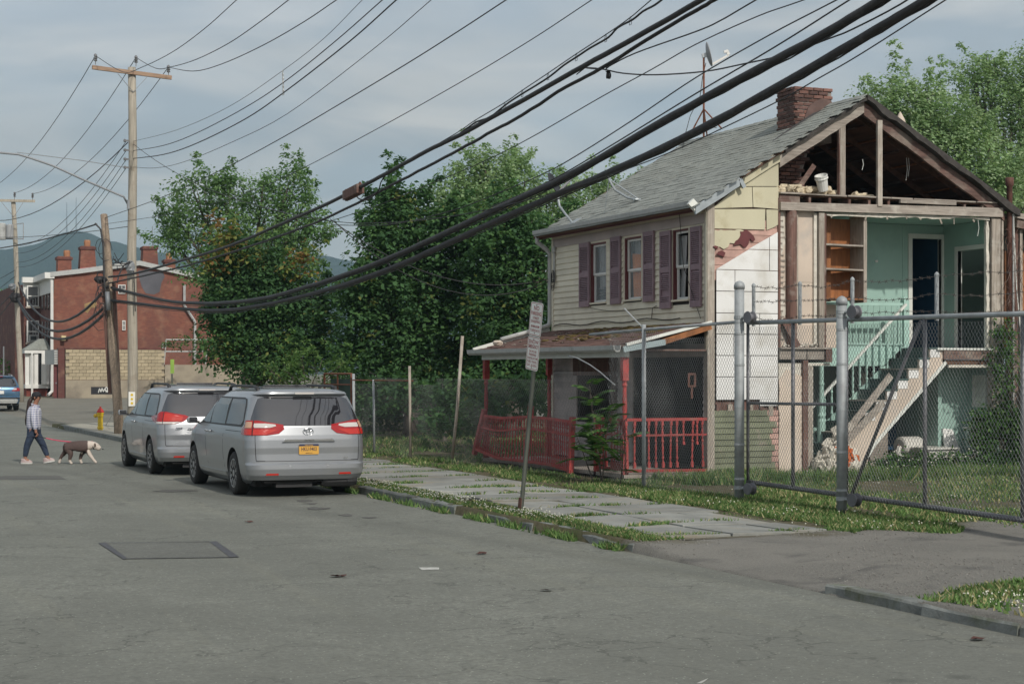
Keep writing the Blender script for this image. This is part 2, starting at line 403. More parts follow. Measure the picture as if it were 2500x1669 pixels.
# kerb stones along the road
m_kerb = M('kerb_bluestone', (.17,.18,.17), .85, var=.3, scale=5, rv=.22, bump=.5, bscale=30, dirt=(.09,.1,.06), dirt_scale=3)
kerb = struct(MB().box(KX+.02, KX+.05, 18.0, 47.5, -.05, .03).build('kerb', m_kerb))
def kerb_run(y0, y1, h, low=0.0, seed=1, x=KX, parent=kerb):
    rr = random.Random(seed); y = y0
    while y < y1 - .25:
        ln = min(rr.uniform(1.1, 2.3), y1-y); hh = h + rr.uniform(-.025,.015); dx = rr.uniform(-.03,.03); tl = rr.uniform(-.02,.02)
        w = rr.uniform(.10,.14); n = max(2, int(ln/.28)); mb = MB()
        prof = []
        for k in range(n+1):
            yy = y + .012 + (ln-.024)*k/n; j = rr.uniform(-.012,.012); q = rr.uniform(-.012,.01)
            prof.append([(x+dx+j, yy, zfar(yy)-.06), (x+dx+.012+j+tl*.3, yy, zfar(yy)+hh-.02+q), (x+dx+.03+j+tl*.3, yy, zfar(yy)+hh+q),
                         (x+dx+w+.03, yy, zfar(yy)+hh+rr.uniform(-.008,.008)), (x+dx+w+.03, yy, zfar(yy)-.06)])
        vs = [p for r_ in prof for p in r_]; m_ = 5
        fs = [(a*m_+b_, (a+1)*m_+b_, (a+1)*m_+b_+1, a*m_+b_+1) for a in range(n) for b_ in range(m_-1)]
        fs += [tuple(range(m_)), tuple(n*m_+i for i in reversed(range(m_)))]
        mb.add(vs, fs); mb.build('kerb_stone', m_kerb, parent); y += ln
kerb_run(17.2, 47.6, .115, seed=4)
kerb2 = struct(MB().box(KX+.03, KX+.06, 4.0, 13.0, -.05, .03).build('driveway_kerb', m_kerb))
kerb_run(3.9, 13.35, .085, seed=9, parent=kerb2)

# bluestone flags
m_flag = M('bluestone_flag', (.245,.25,.232), .85, var=.25, scale=2.2, rv=.2, bump=.35, bscale=25, dirt=(.25,.23,.185), dirt_scale=1.1, dirt_lo=.5, dirt_hi=.66)
m_joint = M('joint_soil', (.10,.09,.06), .95, var=.4, scale=12)
side = struct(sheet('sidewalk', [9.2, 11.45], list(np.linspace(17.2, 47.8, 30)), lambda x,y: .118, m_joint))
rr = random.Random(21); y = 17.35
while y < 47.4:
    ln = rr.uniform(1.05, 1.9); cuts = [9.22, 11.42]
    if rr.random() < .55: cuts.insert(1, rr.uniform(9.9, 10.8))
    if y < 19.2: cuts = [9.05, 9.9, 10.75, 11.2]
    for a, b_ in zip(cuts[:-1], cuts[1:]):
        dz = rr.uniform(-.006,.018); tx = rr.uniform(-.012,.012); ty = rr.uniform(-.012,.012); g = rr.uniform(.006,.014)
        P = []
        for (cx_, cy_) in ((a+g,y+g),(b_-g,y+g),(b_-g,y+ln-g),(a+g,y+ln-g)):
            P.append((cx_+rr.uniform(-.012,.012), cy_+rr.uniform(-.012,.012), .132+dz+tx*(1 if cx_>a+.5 else -1)+ty*(1 if cy_>y+.5 else -1)))
        mb = MB(); mb.hexa([(p[0],p[1],-.02) for p in P] + P); mb.build('flagstone', m_flag, side, bevel=.008)
    y += ln

# far corner: concrete walk with the hydrant, its kerb
m_conc = M('pale_concrete', (.36,.34,.28), .9, var=.15, scale=.8, dirt=(.25,.24,.19), dirt_scale=.6, bump=.2, bscale=30)
def corner_poly(off):
    pts = [(KX+.14-off, 48.0), (KX+.14-off, 62.0)]
    for i in range(1, 8):
        t = i/7*math.pi/2; pts.append((KX+3.0+.14 - (3.0+off)*math.cos(t), 63.0 + (3.0+off)*math.sin(t)))
    return pts + [(30, 66.0+off), (30, 63.0), (12.6, 60.5), (12.3, 48.0)]
mb = MB(); mb.add([(x,y,.132) for x,y in corner_poly(0)], [tuple(range(len(corner_poly(0))))]); struct(mb.build('corner_sidewalk', m_conc))
mb = MB(); a = corner_poly(0)[:-3]; b_ = corner_poly(.15)[:-3]; n = len(a)
vs = [(x,y,.13) for x,y in a] + [(x,y,.128) for x,y in b_] + [(x,y,-.05) for x,y in b_]
mb.add(vs, [(i,i+1,n+i+1,n+i) for i in range(n-1)] + [(n+i,n+i+1,2*n+i+1,2*n+i) for i in range(n-1)]); struct(mb.build('corner_kerb', m_kerb))

# hills
def hills():
    m, nt, N, L, b = nodes('wooded_hill'); v = mapped(N, L)
    c = mixn(N, L, ramp(N, L, noise(N, L, v, .03, 8, .75), .35, .68), (.014,.026,.014), (.06,.09,.045))
    L.new(c, b.inputs['Base Color']); b.inputs['Roughness'].default_value = 1; b.inputs['Specular IOR Level'].default_value = 0
    bumpn(N, L, b, noise(N, L, v, .06, 6, .7), 1.0, 25)
    D = 2600.0
    prof = [(-900,700),(-500,640),(-250,628),(-80,618),(20,606),(80,600),(115,584),(150,570),(185,562),(215,568),(250,583),(300,596),(345,606),(400,618),(470,632),(560,640),(660,634),(760,618),(820,628),(900,650),(1100,700),(1500,780),(2100,850)]
    us = np.linspace(-900, 2100, 260); vv = np.interp(us, [p[0] for p in prof], [p[1] for p in prof])
    r3 = np.random.RandomState(5); vv = vv + np.convolve(r3.uniform(-3.4,3.4,len(us)), [.25,.5,.25], 'same')
    rows = [(0,1.0),(-90,.93),(-200,.80),(-330,.62),(-480,.42),(-640,.22),(-800,.08),(-950,-.01)]
    V = []
    for k,(dd, fr) in enumerate(rows):
        for u, v_ in zip(us, vv):
            d = D + dd; top = (910 - v_)*D/FPX
            p = gd(u, 910, d); z = 2 + top*fr + (r3.uniform(-6,6) if 0 < k < 7 else 0)
            if k == 7: z = -2
            V.append((p.x, p.y, z))
    n = len(us); T = [(j*n+i, (j+1)*n+i, (j+1)*n+i+1, j*n+i+1) for j in range(len(rows)-1) for i in range(n-1)]
    # back slope
    base = len(V)
    for u in us: p = gd(u, 910, D+700); V.append((p.x, p.y, -2))
    T += [(base+i, i, i+1, base+i+1) for i in range(n-1)]
    struct(npmesh('hills', V, T, m, smooth=True))
    mm = M('mast_steel', (.35,.35,.36), .5, .6)
    for u, t in ((163, 22), (186, 26)):
        p = gd(u, 566, D-15); q = p + Vector((0,0,t*2))
        mb = MB(); mb.tube([p - Vector((0,0,6)), q], [1.1, .4], 4); 
        for k in range(5):
            a_ = p.lerp(q, k/5); mb.beam(a_+Vector((-1.6*(1-k/6),0,0)), a_+Vector((1.6*(1-k/6),0,4)), .35, .35)
        mb.build('radio_mast', mm) and None
        o = bpy.data.objects[[o.name for o in COL.objects if o.name.startswith('radio_mast')][-1]]
        tag(o, 'thin lattice radio mast on the far ridge, ' + ('the left of the two' if u == 163 else 'the right of the two'), 'mast', 'masts on the ridge')
hills()
# ================================================================ DERELICT HOUSE (things and parts)
XF, XB, YG, YE = 14.6, 20.9, 26.4, 33.1
RX, RZ, RS = 17.76, 7.0, 0.6035            # ridge x, ridge z, front slope
RSB = 0.58
GZ = 0.16                                   # yard level at the house
def roofz(x): return RZ - RS*(RX-x) if x <= RX else RZ - RSB*(x-RX)
GR = (1,1,.12); GRX = (.12,1,1); GRY = (1,.12,1)
m_sid = M('beige_clapboard', (.68,.635,.51), .7, var=.10, scale=1.4, rv=.07, dirt=(.58,.53,.42), dirt_scale=1.1, bump=.1, bscale=20)
m_frz = M('pinkish_frieze_board', (.44,.38,.36), .75, var=.12, rv=.06)
m_sid2 = M('mauve_grey_clapboard', (.55,.49,.47), .75, var=.12, rv=.08, dirt=(.25,.24,.24))
m_shut = M('mauve_shutter_paint', (.25,.17,.195), .6, var=.12, scale=5, rv=.1)
m_trim = M('dark_red_trim', (.12,.028,.03), .6, var=.2)
m_wht = M('white_window_vinyl', (.72,.72,.69), .45, var=.06)
m_gut = M('grey_white_gutter', (.43,.44,.43), .5, var=.12, scale=4, dirt=(.30,.31,.30), dirt_scale=4)
m_glass, _nt, _N, _L, _b = nodes('old_window_glass'); _b.inputs['Base Color'].default_value = (.55,.6,.6,1); _b.inputs['Roughness'].default_value = .08
_b.inputs['Alpha'].default_value = .2; _b.inputs['Specular IOR Level'].default_value = .9
m_cur = M('grimy_curtain', (.42,.42,.42), .9, var=.25, grain=(6,6,1), scale=2)
m_org = M('orange_cloth', (.75,.24,.05), .9, var=.3, scale=3)
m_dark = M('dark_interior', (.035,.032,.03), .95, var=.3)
m_yel = M('yellowed_siding_panel', (.53,.50,.36), .8, var=.08, scale=1.5, rv=.06, dirt=(.44,.40,.26), dirt_scale=2.2, dirt_lo=.55, dirt_hi=.72, bump=.06, grain=(1,1,.35))
m_brd = M('white_foam_board', (.76,.765,.755), .7, var=.05, scale=1.2, rv=.035, dirt=(.58,.565,.52), dirt_scale=1.8, dirt_lo=.5, dirt_hi=.72)
m_grn = M('green_wood_siding', (.175,.19,.125), .85, var=.2, rv=.14, scale=4, dirt=(.27,.24,.19), dirt_scale=3, dirt_lo=.6)
m_pnk = M('pink_primer_wood', (.50,.32,.27), .85, var=.2, scale=6, rv=.1)
m_pls = M('bare_plaster', (.60,.51,.425), .9, var=.1, scale=1.3, rv=.05, dirt=(.50,.45,.40), dirt_scale=1.8, dirt_lo=.52, bump=.08)
m_plw = M('broken_plaster_edge', (.62,.59,.52), .95, var=.2, scale=9, bump=.4, bscale=18)
m_wdk = M('old_brown_timber', (.135,.075,.06), .85, var=.45, grain=(6,6,.35), scale=5, rv=.25, dirt=(.26,.22,.19), dirt_scale=3)
m_wdx = M('old_brown_timber_lengthwise', (.15,.09,.075), .85, var=.45, grain=(.4,6,6), scale=5, rv=.25, dirt=(.30,.26,.22), dirt_scale=2.5, dirt_lo=.45)
m_wgr = M('weathered_grey_wood', (.33,.29,.245), .88, var=.35, grain=(7,7,.4), scale=5, rv=.15, dirt=(.45,.42,.37), dirt_scale=4)
m_wgx = M('weathered_grey_wood_lengthwise', (.30,.265,.23), .88, var=.35, grain=(.4,7,7), scale=5, rv=.15, dirt=(.42,.39,.34), dirt_scale=4)
m_teal = M('teal_wall_paint', (.33,.50,.445), .7, var=.08, scale=.9, dirt=(.29,.44,.395), dirt_scale=1.5)
m_teal2 = M('teal_gloss_paint', (.36,.54,.48), .5, var=.1, rv=.06)
m_dteal = M('dark_teal_stair_paint', (.055,.105,.10), .6, var=.25, scale=5, rv=.15, dirt=(.17,.19,.16), dirt_scale=6, dirt_lo=.58)
m_wtrim = M('white_trim_paint', (.68,.70,.66), .6, var=.08, scale=3)
m_blue = M('deep_blue_paint', (.010,.060,.125), .6, var=.15)
m_ply = M('orange_brown_plywood', (.27,.105,.035), .6, var=.45, grain=(2.5,2.5,.5), scale=4, rv=.12)
m_red = M('red_rail_paint', (.37,.048,.043), .7, var=.28, scale=6, rv=.2, dirt=(.26,.14,.11), dirt_scale=7, dirt_lo=.52)
m_mtl = M('rusty_iron', (.13,.06,.045), .75, .2, var=.4, scale=8)
m_flash = M('grey_blue_flashing', (.36,.40,.42), .45, .5, var=.15, scale=6)

H = thing('derelict_house', 'derelict two-storey house with its gable wall torn open behind the sliding gate', 'house', (17.7, 29.7, GZ))
def bx(name, mat, x0,x1,y0,y1,z0,z1, parent=H, bevel=0): return MB().box(x0,x1,y0,y1,z0,z1).build(name, mat, parent, bevel=bevel)
def polyy(name, pts, y, th, mat, parent=H):        # pts (x,z) on plane y, thickness towards +y
    return MB().prism(pts, lambda a,b,d: (a,d,b), y, y+th).build(name, mat, parent)
def pyx(pts, y): return [(gy(u,v,y).x, gy(u,v,y).z) for u,v in pts]
def ragged(pts, amp, step, seed):                   # break a polyline into a torn edge
    rr_ = random.Random(seed); out = []
    for (a,b),(c,d) in zip(pts[:-1], pts[1:]):
        n = max(1, int(math.hypot(c-a,d-b)/step))
        for i in range(n): t = i/n; out.append((a+(c-a)*t+rr_.uniform(-amp,amp), b+(d-b)*t+rr_.uniform(-amp,amp)))
    out.append(pts[-1]); return out

# ---- front wall (faces the street), windows, shutters
fw = MB()
WIN = [(1443,1481,591,736), (1526,1567,576,728), (1644,1682,566,748)]
wins = []
for (u0,u1,v0,v1) in WIN:
    a = gx(u0,v0,XF); b_ = gx(u1,v1,XF); wins.append((b_.y, a.y, 3.32 if u0 > 1600 else 3.40, 4.58))
wins.sort()
OPEN1 = [(26.62, 29.3, .36, 2.25), (30.05, 31.85, 1.12, 2.36)]    # ground-floor openings
def wall_pieces(y0, y1, z0, z1, holes):
    ys = sorted({y0,y1} | {h for o in holes for h in o[:2]}); zs = sorted({z0,z1} | {h for o in holes for h in o[2:]}); out = []
    for a,b in zip(ys[:-1],ys[1:]):
        for c,d in zip(zs[:-1],zs[1:]):
            my, mz = (a+b)/2, (c+d)/2
            if not any(o[0]<my<o[1] and o[2]<mz<o[3] for o in holes): out.append((a,b,c,d))
    return out
for a,b,c,d in wall_pieces(YG+.02, YE, GZ-.2, 5.02, wins+OPEN1): fw.box(XF+.012, XF+.14, a, b, c, d)
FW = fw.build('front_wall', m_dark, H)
def clap(y0, y1, zb, zt_, step, holes, mat, seed):
    rr_ = random.Random(seed); z = zb
    while z < zt_-.01:
        z1 = min(z+step, zt_); seg = [(y0,y1)]
        for (a,b,c,d) in holes:
            if z1 > c+.02 and z < d-.02:
                nseg = []
                for (s0,s1) in seg:
                    if b <= s0 or a >= s1: nseg.append((s0,s1))
                    else:
                        if a - s0 > .03: nseg.append((s0,a))
                        if s1 - b > .03: nseg.append((b,s1))
                seg = nseg
        for (s0,s1) in seg:
            dz = rr_.uniform(-.004,.004)
            MB().hexa([(XF-.028,s0,z+dz),(XF+.011,s0,z+dz),(XF+.011,s1,z+dz*.3),(XF-.028,s1,z+dz*.3),
                       (XF-.004,s0,z1+.012),(XF+.011,s0,z1+.012),(XF+.011,s1,z1+.012),(XF-.004,s1,z1+.012)]).build('clapboard', mat, FW)
        z = z1
wpad = [(a-.045, b+.045, c-.04, d+.04) for a,b,c,d in wins]
clap(YG+.10, YE-.06, 2.86, 4.62, .117, wpad, m_sid, 1)
clap(YG+.10, YE-.06, .30, 2.50, .117, [(a-.05,b+.05,c-.04,d+.04) for a,b,c,d in OPEN1], m_sid2, 2)
bx('frieze_board', m_frz, XF-.03, XF+.012, YG+.1, YE-.05, 4.62, 4.79)
bx('frieze_board', m_sid, XF-.022, XF+.012, YG+.1, YE-.05, 4.793, 4.93)
bx('corner_board', m_sid, XF-.035, XF+.02, YE-.06, YE+.03, GZ, 4.9)
bx('corner_post', m_wgr, XF-.04, XF+.10, YG-.03, YG+.098, GZ-.1, 4.97)
bx('corner_trim', m_sid, XF-.047, XF-.041, YG-.01, YG+.06, 2.4, 4.85)
bx('soffit', m_frz, 14.36, XF-.031, YG+.0, YE+.1, 4.905, 4.925)
bx('fascia', m_trim, 14.325, 14.358, YG-.05, YE+.16, 4.80, 4.925)
# gutter: half-round trough
gp_ = [(14.335,4.985),(14.335,4.90),(14.30,4.872),(14.245,4.872),(14.205,4.91),(14.195,4.985),(14.21,4.985),(14.215,4.915),(14.25,4.885),(14.295,4.885),(14.322,4.905),(14.322,4.985)]
G1 = MB().prism(gp_, lambda a,b,d: (a,d,b-.012*math.sin((d-26)*.9)), YG-.02, YE+.2).build('gutter', m_gut, H)
dsp = [(14.27,YE+.1,4.88),(14.27,YE+.1,4.74),(14.47,YE+.09,4.60),(14.55,YE+.08,4.5),(14.55,YE+.08,3.15),(14.52,YE+.06,3.0),(14.1,YE+.02,2.87),(13.4,YE-.02,2.69)]
MB().tube(dsp, .048, 8).build('downspout', m_gut, H, smooth=True)
MB().tube([(14.56,YE-.14,4.55),(14.555,YE-.14,3.9)], .022, 6).build('service_conduit', m_gut, H)
MB().lathe([(.02,0),(.05,.02),(.055,.07),(.03,.12),(.012,.16)], 8, (14.555,YE-.14,4.5)).build('service_head', m_gut, H)

m_blind = M('blind_slats', (.5,.5,.5), .8, var=.1)
for k,(a,b,c,d) in enumerate(wins):     # a<b in y
    w = MB().box(XF-.01, XF+.012, a-.045, a, c-.04, d+.04).box(XF-.01, XF+.012, b, b+.045, c-.04, d+.04).box(XF-.01,XF+.012,a,b,d,d+.04)
    w = w.build('window', m_sid, H)
    MB().box(XF-.008, XF+.10, b-.035, b-.001, c, d).box(XF-.008,XF+.10,a+.001,a+.015,c,d).box(XF-.006,XF+.10,a+.016,b-.036,d-.03,d-.001).build('jamb', m_trim, w)
    MB().box(XF-.045, XF+.1, a-.03, b+.03, c-.035, c-.001).build('sill', m_sid, w)
    y0, y1 = a+.018, b-.038; zm = c + (d-c)*.46
    fr = MB()
    for (z0,z1,xo) in ((c+.002,zm+.02,.055),(zm+.001,d-.032,.035)):
        fr.box(XF+xo,XF+xo+.03,y0,y0+.045,z0,z1).box(XF+xo,XF+xo+.03,y1-.045,y1,z0,z1)
        fr.box(XF+xo+.001,XF+xo+.029,y0+.045,y1-.045,z1-.04,z1).box(XF+xo+.001,XF+xo+.029,y0+.045,y1-.045,z0,z0+.04)
    fr.build('sash_frame', m_wht, w)
    for half,(z0,z1,xo) in enumerate(((c+.04,zm-.02,.07),(zm+.04,d-.07,.05))):
        if k == 0:      # the window nearest the gable is smashed: shards in the corners
            sh = MB(); yb0, yb1 = y0+.045, y1-.045
            if half: 
                sh.add([(XF+xo,yb1,z0),(XF+xo,yb1-.16,z0),(XF+xo,yb1-.20,z0+.12),(XF+xo,yb1-.13,z0+.2),(XF+xo,yb1-.19,z1-.1),(XF+xo,yb1,z1)],[(0,1,2,3,4,5)])
                sh.add([(XF+xo,yb0,z0),(XF+xo,yb0,z0+.2),(XF+xo,yb0+.1,z0+.05),(XF+xo,yb0+.16,z0)],[(0,1,2,3)])
            else:
                sh.add([(XF+xo,yb1,z0),(XF+xo,yb1-.2,z0),(XF+xo,yb1-.12,z0+.16),(XF+xo,yb1-.24,z0+.24),(XF+xo,yb1-.1,z0+.34),(XF+xo,yb1,z1)],[(0,1,2,3,4,5)])
            sh.build('broken_pane', m_glass, w)
        else: MB().box(XF+xo,XF+xo+.004,y0+.045,y1-.045,z0,z1).build('pane', m_glass, w)
    if k == 2:
        cm = MB()
        for j in range(12):
            yy = y0+(y1-y0)*j/12; cm.box(XF+.16+.015*(j%2), XF+.17+.015*(j%2), yy, yy+(y1-y0)/12+.002, c+.3, d-.05)
        cm.build('curtain', m_cur, w)
        sl = MB(); rr_ = random.Random(4)
        for j in range(9): z0 = c+.05+j*.03; sl.beam((XF+.13,y0+.03,z0+rr_.uniform(-.01,.03)),(XF+.13,y1-.1,z0+rr_.uniform(-.02,.02)),.02,.004)
        sl.build('blind', m_blind, w)
    if k == 1:
        MB().hexa([(XF+.11,y0,c),(XF+.12,y0,c),(XF+.12,y1-.12,c),(XF+.11,y1-.12,c),(XF+.11,y0,d-.35),(XF+.12,y0,d-.35),(XF+.12,y1-.06,d-.30),(XF+.11,y1-.06,d-.30)]).build('curtain', m_org, w)
        MB().box(XF+.2,XF+.21,y0,y1,d-.34,d-.04).build('blind', m_cur, w)
    if k == 0:
        MB().hexa([(XF+.14,y1-.14,c),(XF+.15,y1-.14,c),(XF+.15,y1,c),(XF+.14,y1,c),(XF+.14,y1-.22,d-.1),(XF+.15,y1-.22,d-.1),(XF+.15,y1,d-.1),(XF+.14,y1,d-.1)]).build('curtain', m_cur, w)
# shutters: frame, mid rail, louvres, arched head
SHU = [(1414,1438,595,748),(1490,1514,580,741),(1570,1596,567,735),(1611,1637,566,752),(1685,1711,555,748)]
for k,(u0,u1,v0,v1) in enumerate(SHU):
    a = gx(u1,v1,XF-.05).y; b = gx(u0,v0,XF-.05).y; z1 = gx(u0,v0,XF-.05).z; z0 = gx(u1,v1,XF-.05).z
    x0, x1 = XF-.062, XF-.026
    m = MB().box(x0,x1,a,a+.045,z0,z1).box(x0,x1,b-.045,b,z0,z1).box(x0+.001,x1,a+.045,b-.045,z0,z0+.12).box(x0+.001,x1,a+.045,b-.045,z1-.09,z1).box(x0+.001,x1,a+.045,b-.045,(z0+z1)/2-.05,(z0+z1)/2+.05)
    m.box(x1-.008,x1-.001,a+.044,b-.044,z0+.1,z1-.08)
    m.add([(x0-.004,a+.045,z1-.09),(x0-.004,b-.045,z1-.09),(x0-.004,(a+b)/2,z1-.035)],[(0,1,2)])
    sh = m.build('shutter', m_shut, H)
    lv = MB(); z = z0+.135
    while z < z1-.11:
        if not (abs(z-(z0+z1)/2) < .07) and not (k == 3 and abs(z-(z0+.28)) < .05):
            lv.hexa([(x0+.002,a+.044,z),(x1-.008,a+.044,z+.022),(x1-.008,b-.044,z+.022),(x0+.002,b-.044,z),(x0+.002,a+.044,z+.009),(x1-.008,a+.044,z+.031),(x1-.008,b-.044,z+.031),(x0+.002,b-.044,z+.009)])
        z += .036
    lv.build('louvres', m_shut, sh)

# ---- main roof: deck, shingles, edges
m_shg = M('grey_asphalt_shingle', (.25,.265,.245), .95, var=.16, scale=5, rv=.15, bump=.4, bscale=120, dirt=(.195,.205,.185), dirt_scale=.8, dirt_lo=.45, dirt_hi=.7)
m_shg2 = M('grey_asphalt_shingle_upper', (.26,.275,.25), .95, var=.24, scale=9, bump=.4, bscale=120, dirt=(.205,.212,.19), dirt_scale=.8, dirt_lo=.45, dirt_hi=.7)
m_felt = M('roofing_felt_edge', (.05,.045,.042), .95, var=.4, scale=9)
m_deckw = M('roof_deck_underside', (.12,.065,.042), .95, var=.4, grain=(3,.4,3))
y0r, y1r = YG-.16, YE+.22
sl_ = math.atan(RS); slen = (RX-14.22)/math.cos(sl_)
def rp(b, y, h=0.0):   # point up the front slope: b metres from the eave, h above the deck
    return Vector((14.22 + b*math.cos(sl_) - h*math.sin(sl_), y, roofz(14.22) + b*math.sin(sl_) + h*math.cos(sl_)))
dk = MB(); dk.hexa([rp(0,y0r+.05,-.05),rp(0,y1r,-.05),rp(slen,y1r,-.05),rp(slen,y0r+.05,-.05),rp(0,y0r+.05,-.012),rp(0,y1r,-.012),rp(slen,y1r,-.012),rp(slen,y0r+.05,-.012)])
xe = XB+.12; dk.hexa([(RX,y0r+.05,RZ-.06),(xe,y0r+.05,roofz(xe)-.06),(xe,y1r,roofz(xe)-.06),(RX,y1r,RZ-.06),(RX,y0r+.05,RZ-.012),(xe,y0r+.05,roofz(xe)-.012),(xe,y1r,roofz(xe)-.012),(RX,y1r,RZ-.012)])
ROOF = dk.build('roof', m_deckw, H)
tabw, expo = .305, .140
tab = MB().box(-.15,.15,-.018,.15,0,.007); 
tab = MB().hexa([(-.1495,-.0,0),(.1495,-.0,0),(.1495,.165,-.006),(-.1495,.165,-.006),(-.1495,-.0,.009),(.1495,-.0,.009),(.1495,.165,.001),(-.1495,.165,.001)])
tabo = None; far = MB(); rr_ = random.Random(11); cnt = 0
Bx = Matrix(((0, math.cos(sl_), -math.sin(sl_), 0), (-1, 0, 0, 0), (0, math.sin(sl_), math.cos(sl_), 0), (0,0,0,1)))
row = 0; b = -.03
while b < slen-.05:
    y = y0r - rr_.uniform(0,.15) + (tabw/2 if row % 2 else 0)
    sag = 0
    while y < y1r:
        yc = y + tabw/2
        if yc+tabw/2 <= y1r+.02:
            P = rp(b, yc, .004 + rr_.uniform(0,.006))
            Mx = Matrix.Translation(P) @ Bx @ Matrix.Rotation(rr_.uniform(-.03,.03), 4, 'Z') @ Matrix.Rotation(rr_.uniform(-.01,.035), 4, 'X')
            if row < 13:
                if tabo is None: tabo = tab.build('shingle', m_shg, ROOF); tabo.matrix_basis = Mx
                else: share('shingle', tabo, ROOF, Mx)
                cnt += 1
            else: far.add([tuple(Mx @ Vector(v)) for v in tab.v], tab.f)
        y += tabw
    b += expo; row += 1
tag(far.build('shingles', m_shg2, ROOF), kind='stuff')
mb = MB()   # back slope covering, ridge caps
mb.hexa([(RX,y0r,RZ),(xe+.05,y0r,roofz(xe+.05)),(xe+.05,y1r,roofz(xe+.05)),(RX,y1r,RZ),(RX,y0r,RZ+.012),(xe+.05,y0r,roofz(xe+.05)+.012),(xe+.05,y1r,roofz(xe+.05)+.012),(RX,y1r,RZ+.012)])
mb.build('back_slope_felt', m_felt, ROOF)
y = y0r; k = 0
while y < y1r-.1:
    z = RZ+.018+.004*(k%2)
    MB().hexa([(RX-.13,y,z-.085),(RX,y,z),(RX,y+.2,z+.006),(RX-.13,y+.2,z-.078),(RX-.13,y,z-.072),(RX,y,z+.012),(RX,y+.2,z+.018),(RX-.13,y+.2,z-.066)]).build('ridge_cap', m_shg, ROOF)
    y += .2; k += 1
# torn rake edges: layered dark felt and boards
def rake(x0, x1, dz0, dz1, y0, y1, mat, name, seed, amp, parent=ROOF, step=.16):
    rr_ = random.Random(seed); n = int(abs(x1-x0)/step)+1; top = []; bot = []
    for i in range(n+1):
        x = x0+(x1-x0)*i/n; top.append((x, roofz(x)+dz1)); bot.append((x, roofz(x)+dz0+rr_.uniform(-amp,amp)))
    return MB().prism(top + bot[::-1], lambda a,b_,d: (a,d,b_), y0, y1).build(name, mat, parent)
rake(16.05, RX+.02, -.07, -.012, y0r-.01, y0r+.1, m_felt, 'rake_edge', 1, .022)
rake(RX-.01, xe+.12, -.10, .018, y0r-.03, y0r+.12, m_felt, 'rake_edge', 2, .035)
rake(16.0, RX, -.30, -.08, YG-.06, YG+.0, m_wgx, 'gable_rafter', 3, .008, H)
rake(RX+.004, XB-.02, -.33, -.105, YG-.05, YG+.01, m_wdx, 'gable_rafter', 4, .010, H)
rake(15.18, 16.0, -.20, -.005, YG-.065, YG-.03, m_yel, 'rake_board', 5, .006, H)
rake(14.25, 15.12, -.15, .0, YG-.175, YG-.13, m_flash, 'rake_flashing', 6, .004, H)
MB().beam((15.13,YG-.15,roofz(15.13)-.03),(15.22,YG-.15,roofz(15.2)-.22),.05,.07).build('flashing_patch', m_flash, H)
MB().beam((14.18,YG-.1,4.96),(14.34,YG-.12,4.80),.09,.13).build('broken_fascia_end', m_wtrim, H)

# ---- torn gable wall: left, clad part
gy0 = YG-.018
yelrows = [[(1738,500),(1800,456),(1901,387),(1901,456),(1738,509)],
           [(1738,509),(1800,456),(1836,456),(1838,506),(1738,509)], [(1837,456),(1901,456),(1901,511),(1839,506)],
           [(1738,510),(1869,510),(1868,561),(1738,558)], [(1871,511),(1901,512),(1901,548),(1888,556),(1872,562)]]
yelrows[0] = [(1806,455),(1901,387),(1901,455)]
for i,pts in enumerate(yelrows):
    P = pyx(pts, gy0); cx_ = sum(p[0] for p in P)/len(P); cz_ = sum(p[1] for p in P)/len(P)
    P = [(cx_+(p[0]-cx_)*.988, cz_+(p[1]-cz_)*.982) for p in P]
    o = polyy('siding_panel', P, gy0-.004*(i%2), .014, m_yel)
tp = pyx([(1738,562),(1815,561),(1812,578),(1806,590),(1797,597),(1782,594),(1778,604),(1766,607),(1758,601),(1750,606),(1739,603)], gy0)
polyy('siding_panel', ragged(tp, .012, .06, 3), gy0-.002, .014, m_yel)
# boards behind the tear
for i in range(8):
    z0 = 3.62+i*.135
    bx('sheathing_board', m_pnk, XF+.1, 16.0, YG+.005+.002*(i%2), YG+.03, z0, z0+.128)
MB().prism([(XF+.1,GZ),(15.985,GZ),(15.985,roofz(15.985)-.1),(XF+.1,roofz(XF+.1)-.1)], lambda a,b_,d:(a,d,b_), YG+.032, YG+.10).build('gable_sheathing', m_wdk, H)
for k_,pp in enumerate(([(1790,600),(1796,588),(1806,580),(1808,566),(1820,562),(1834,570),(1844,584),(1838,590),(1830,584),(1828,598),(1816,604),(1808,596)],[(1750,622),(1754,613),(1762,611),(1770,618),(1768,626),(1760,624)],[(1738,604),(1746,598),(1752,603),(1748,608)])):
    polyy('torn_felt', ragged(pyx(pp+[pp[0]], YG-.03)[:-1], .014, .05, k_), YG-.03-.012*k_, .02, m_trim)
wl, wr = 1750, 1900
def wz(v): return gy(1825, v, gy0).z
x0w, x1w = gy(1748,800,gy0).x, gy(1899,800,gy0).x
rowv = [566,609,660,712,765,816,868,920,976]
diag = lambda x: gy(1748,657,gy0).z + (x-x0w)/(x1w-x0w)*(gy(1899,566,gy0).z-gy(1748,657,gy0).z)
rr_ = random.Random(5)
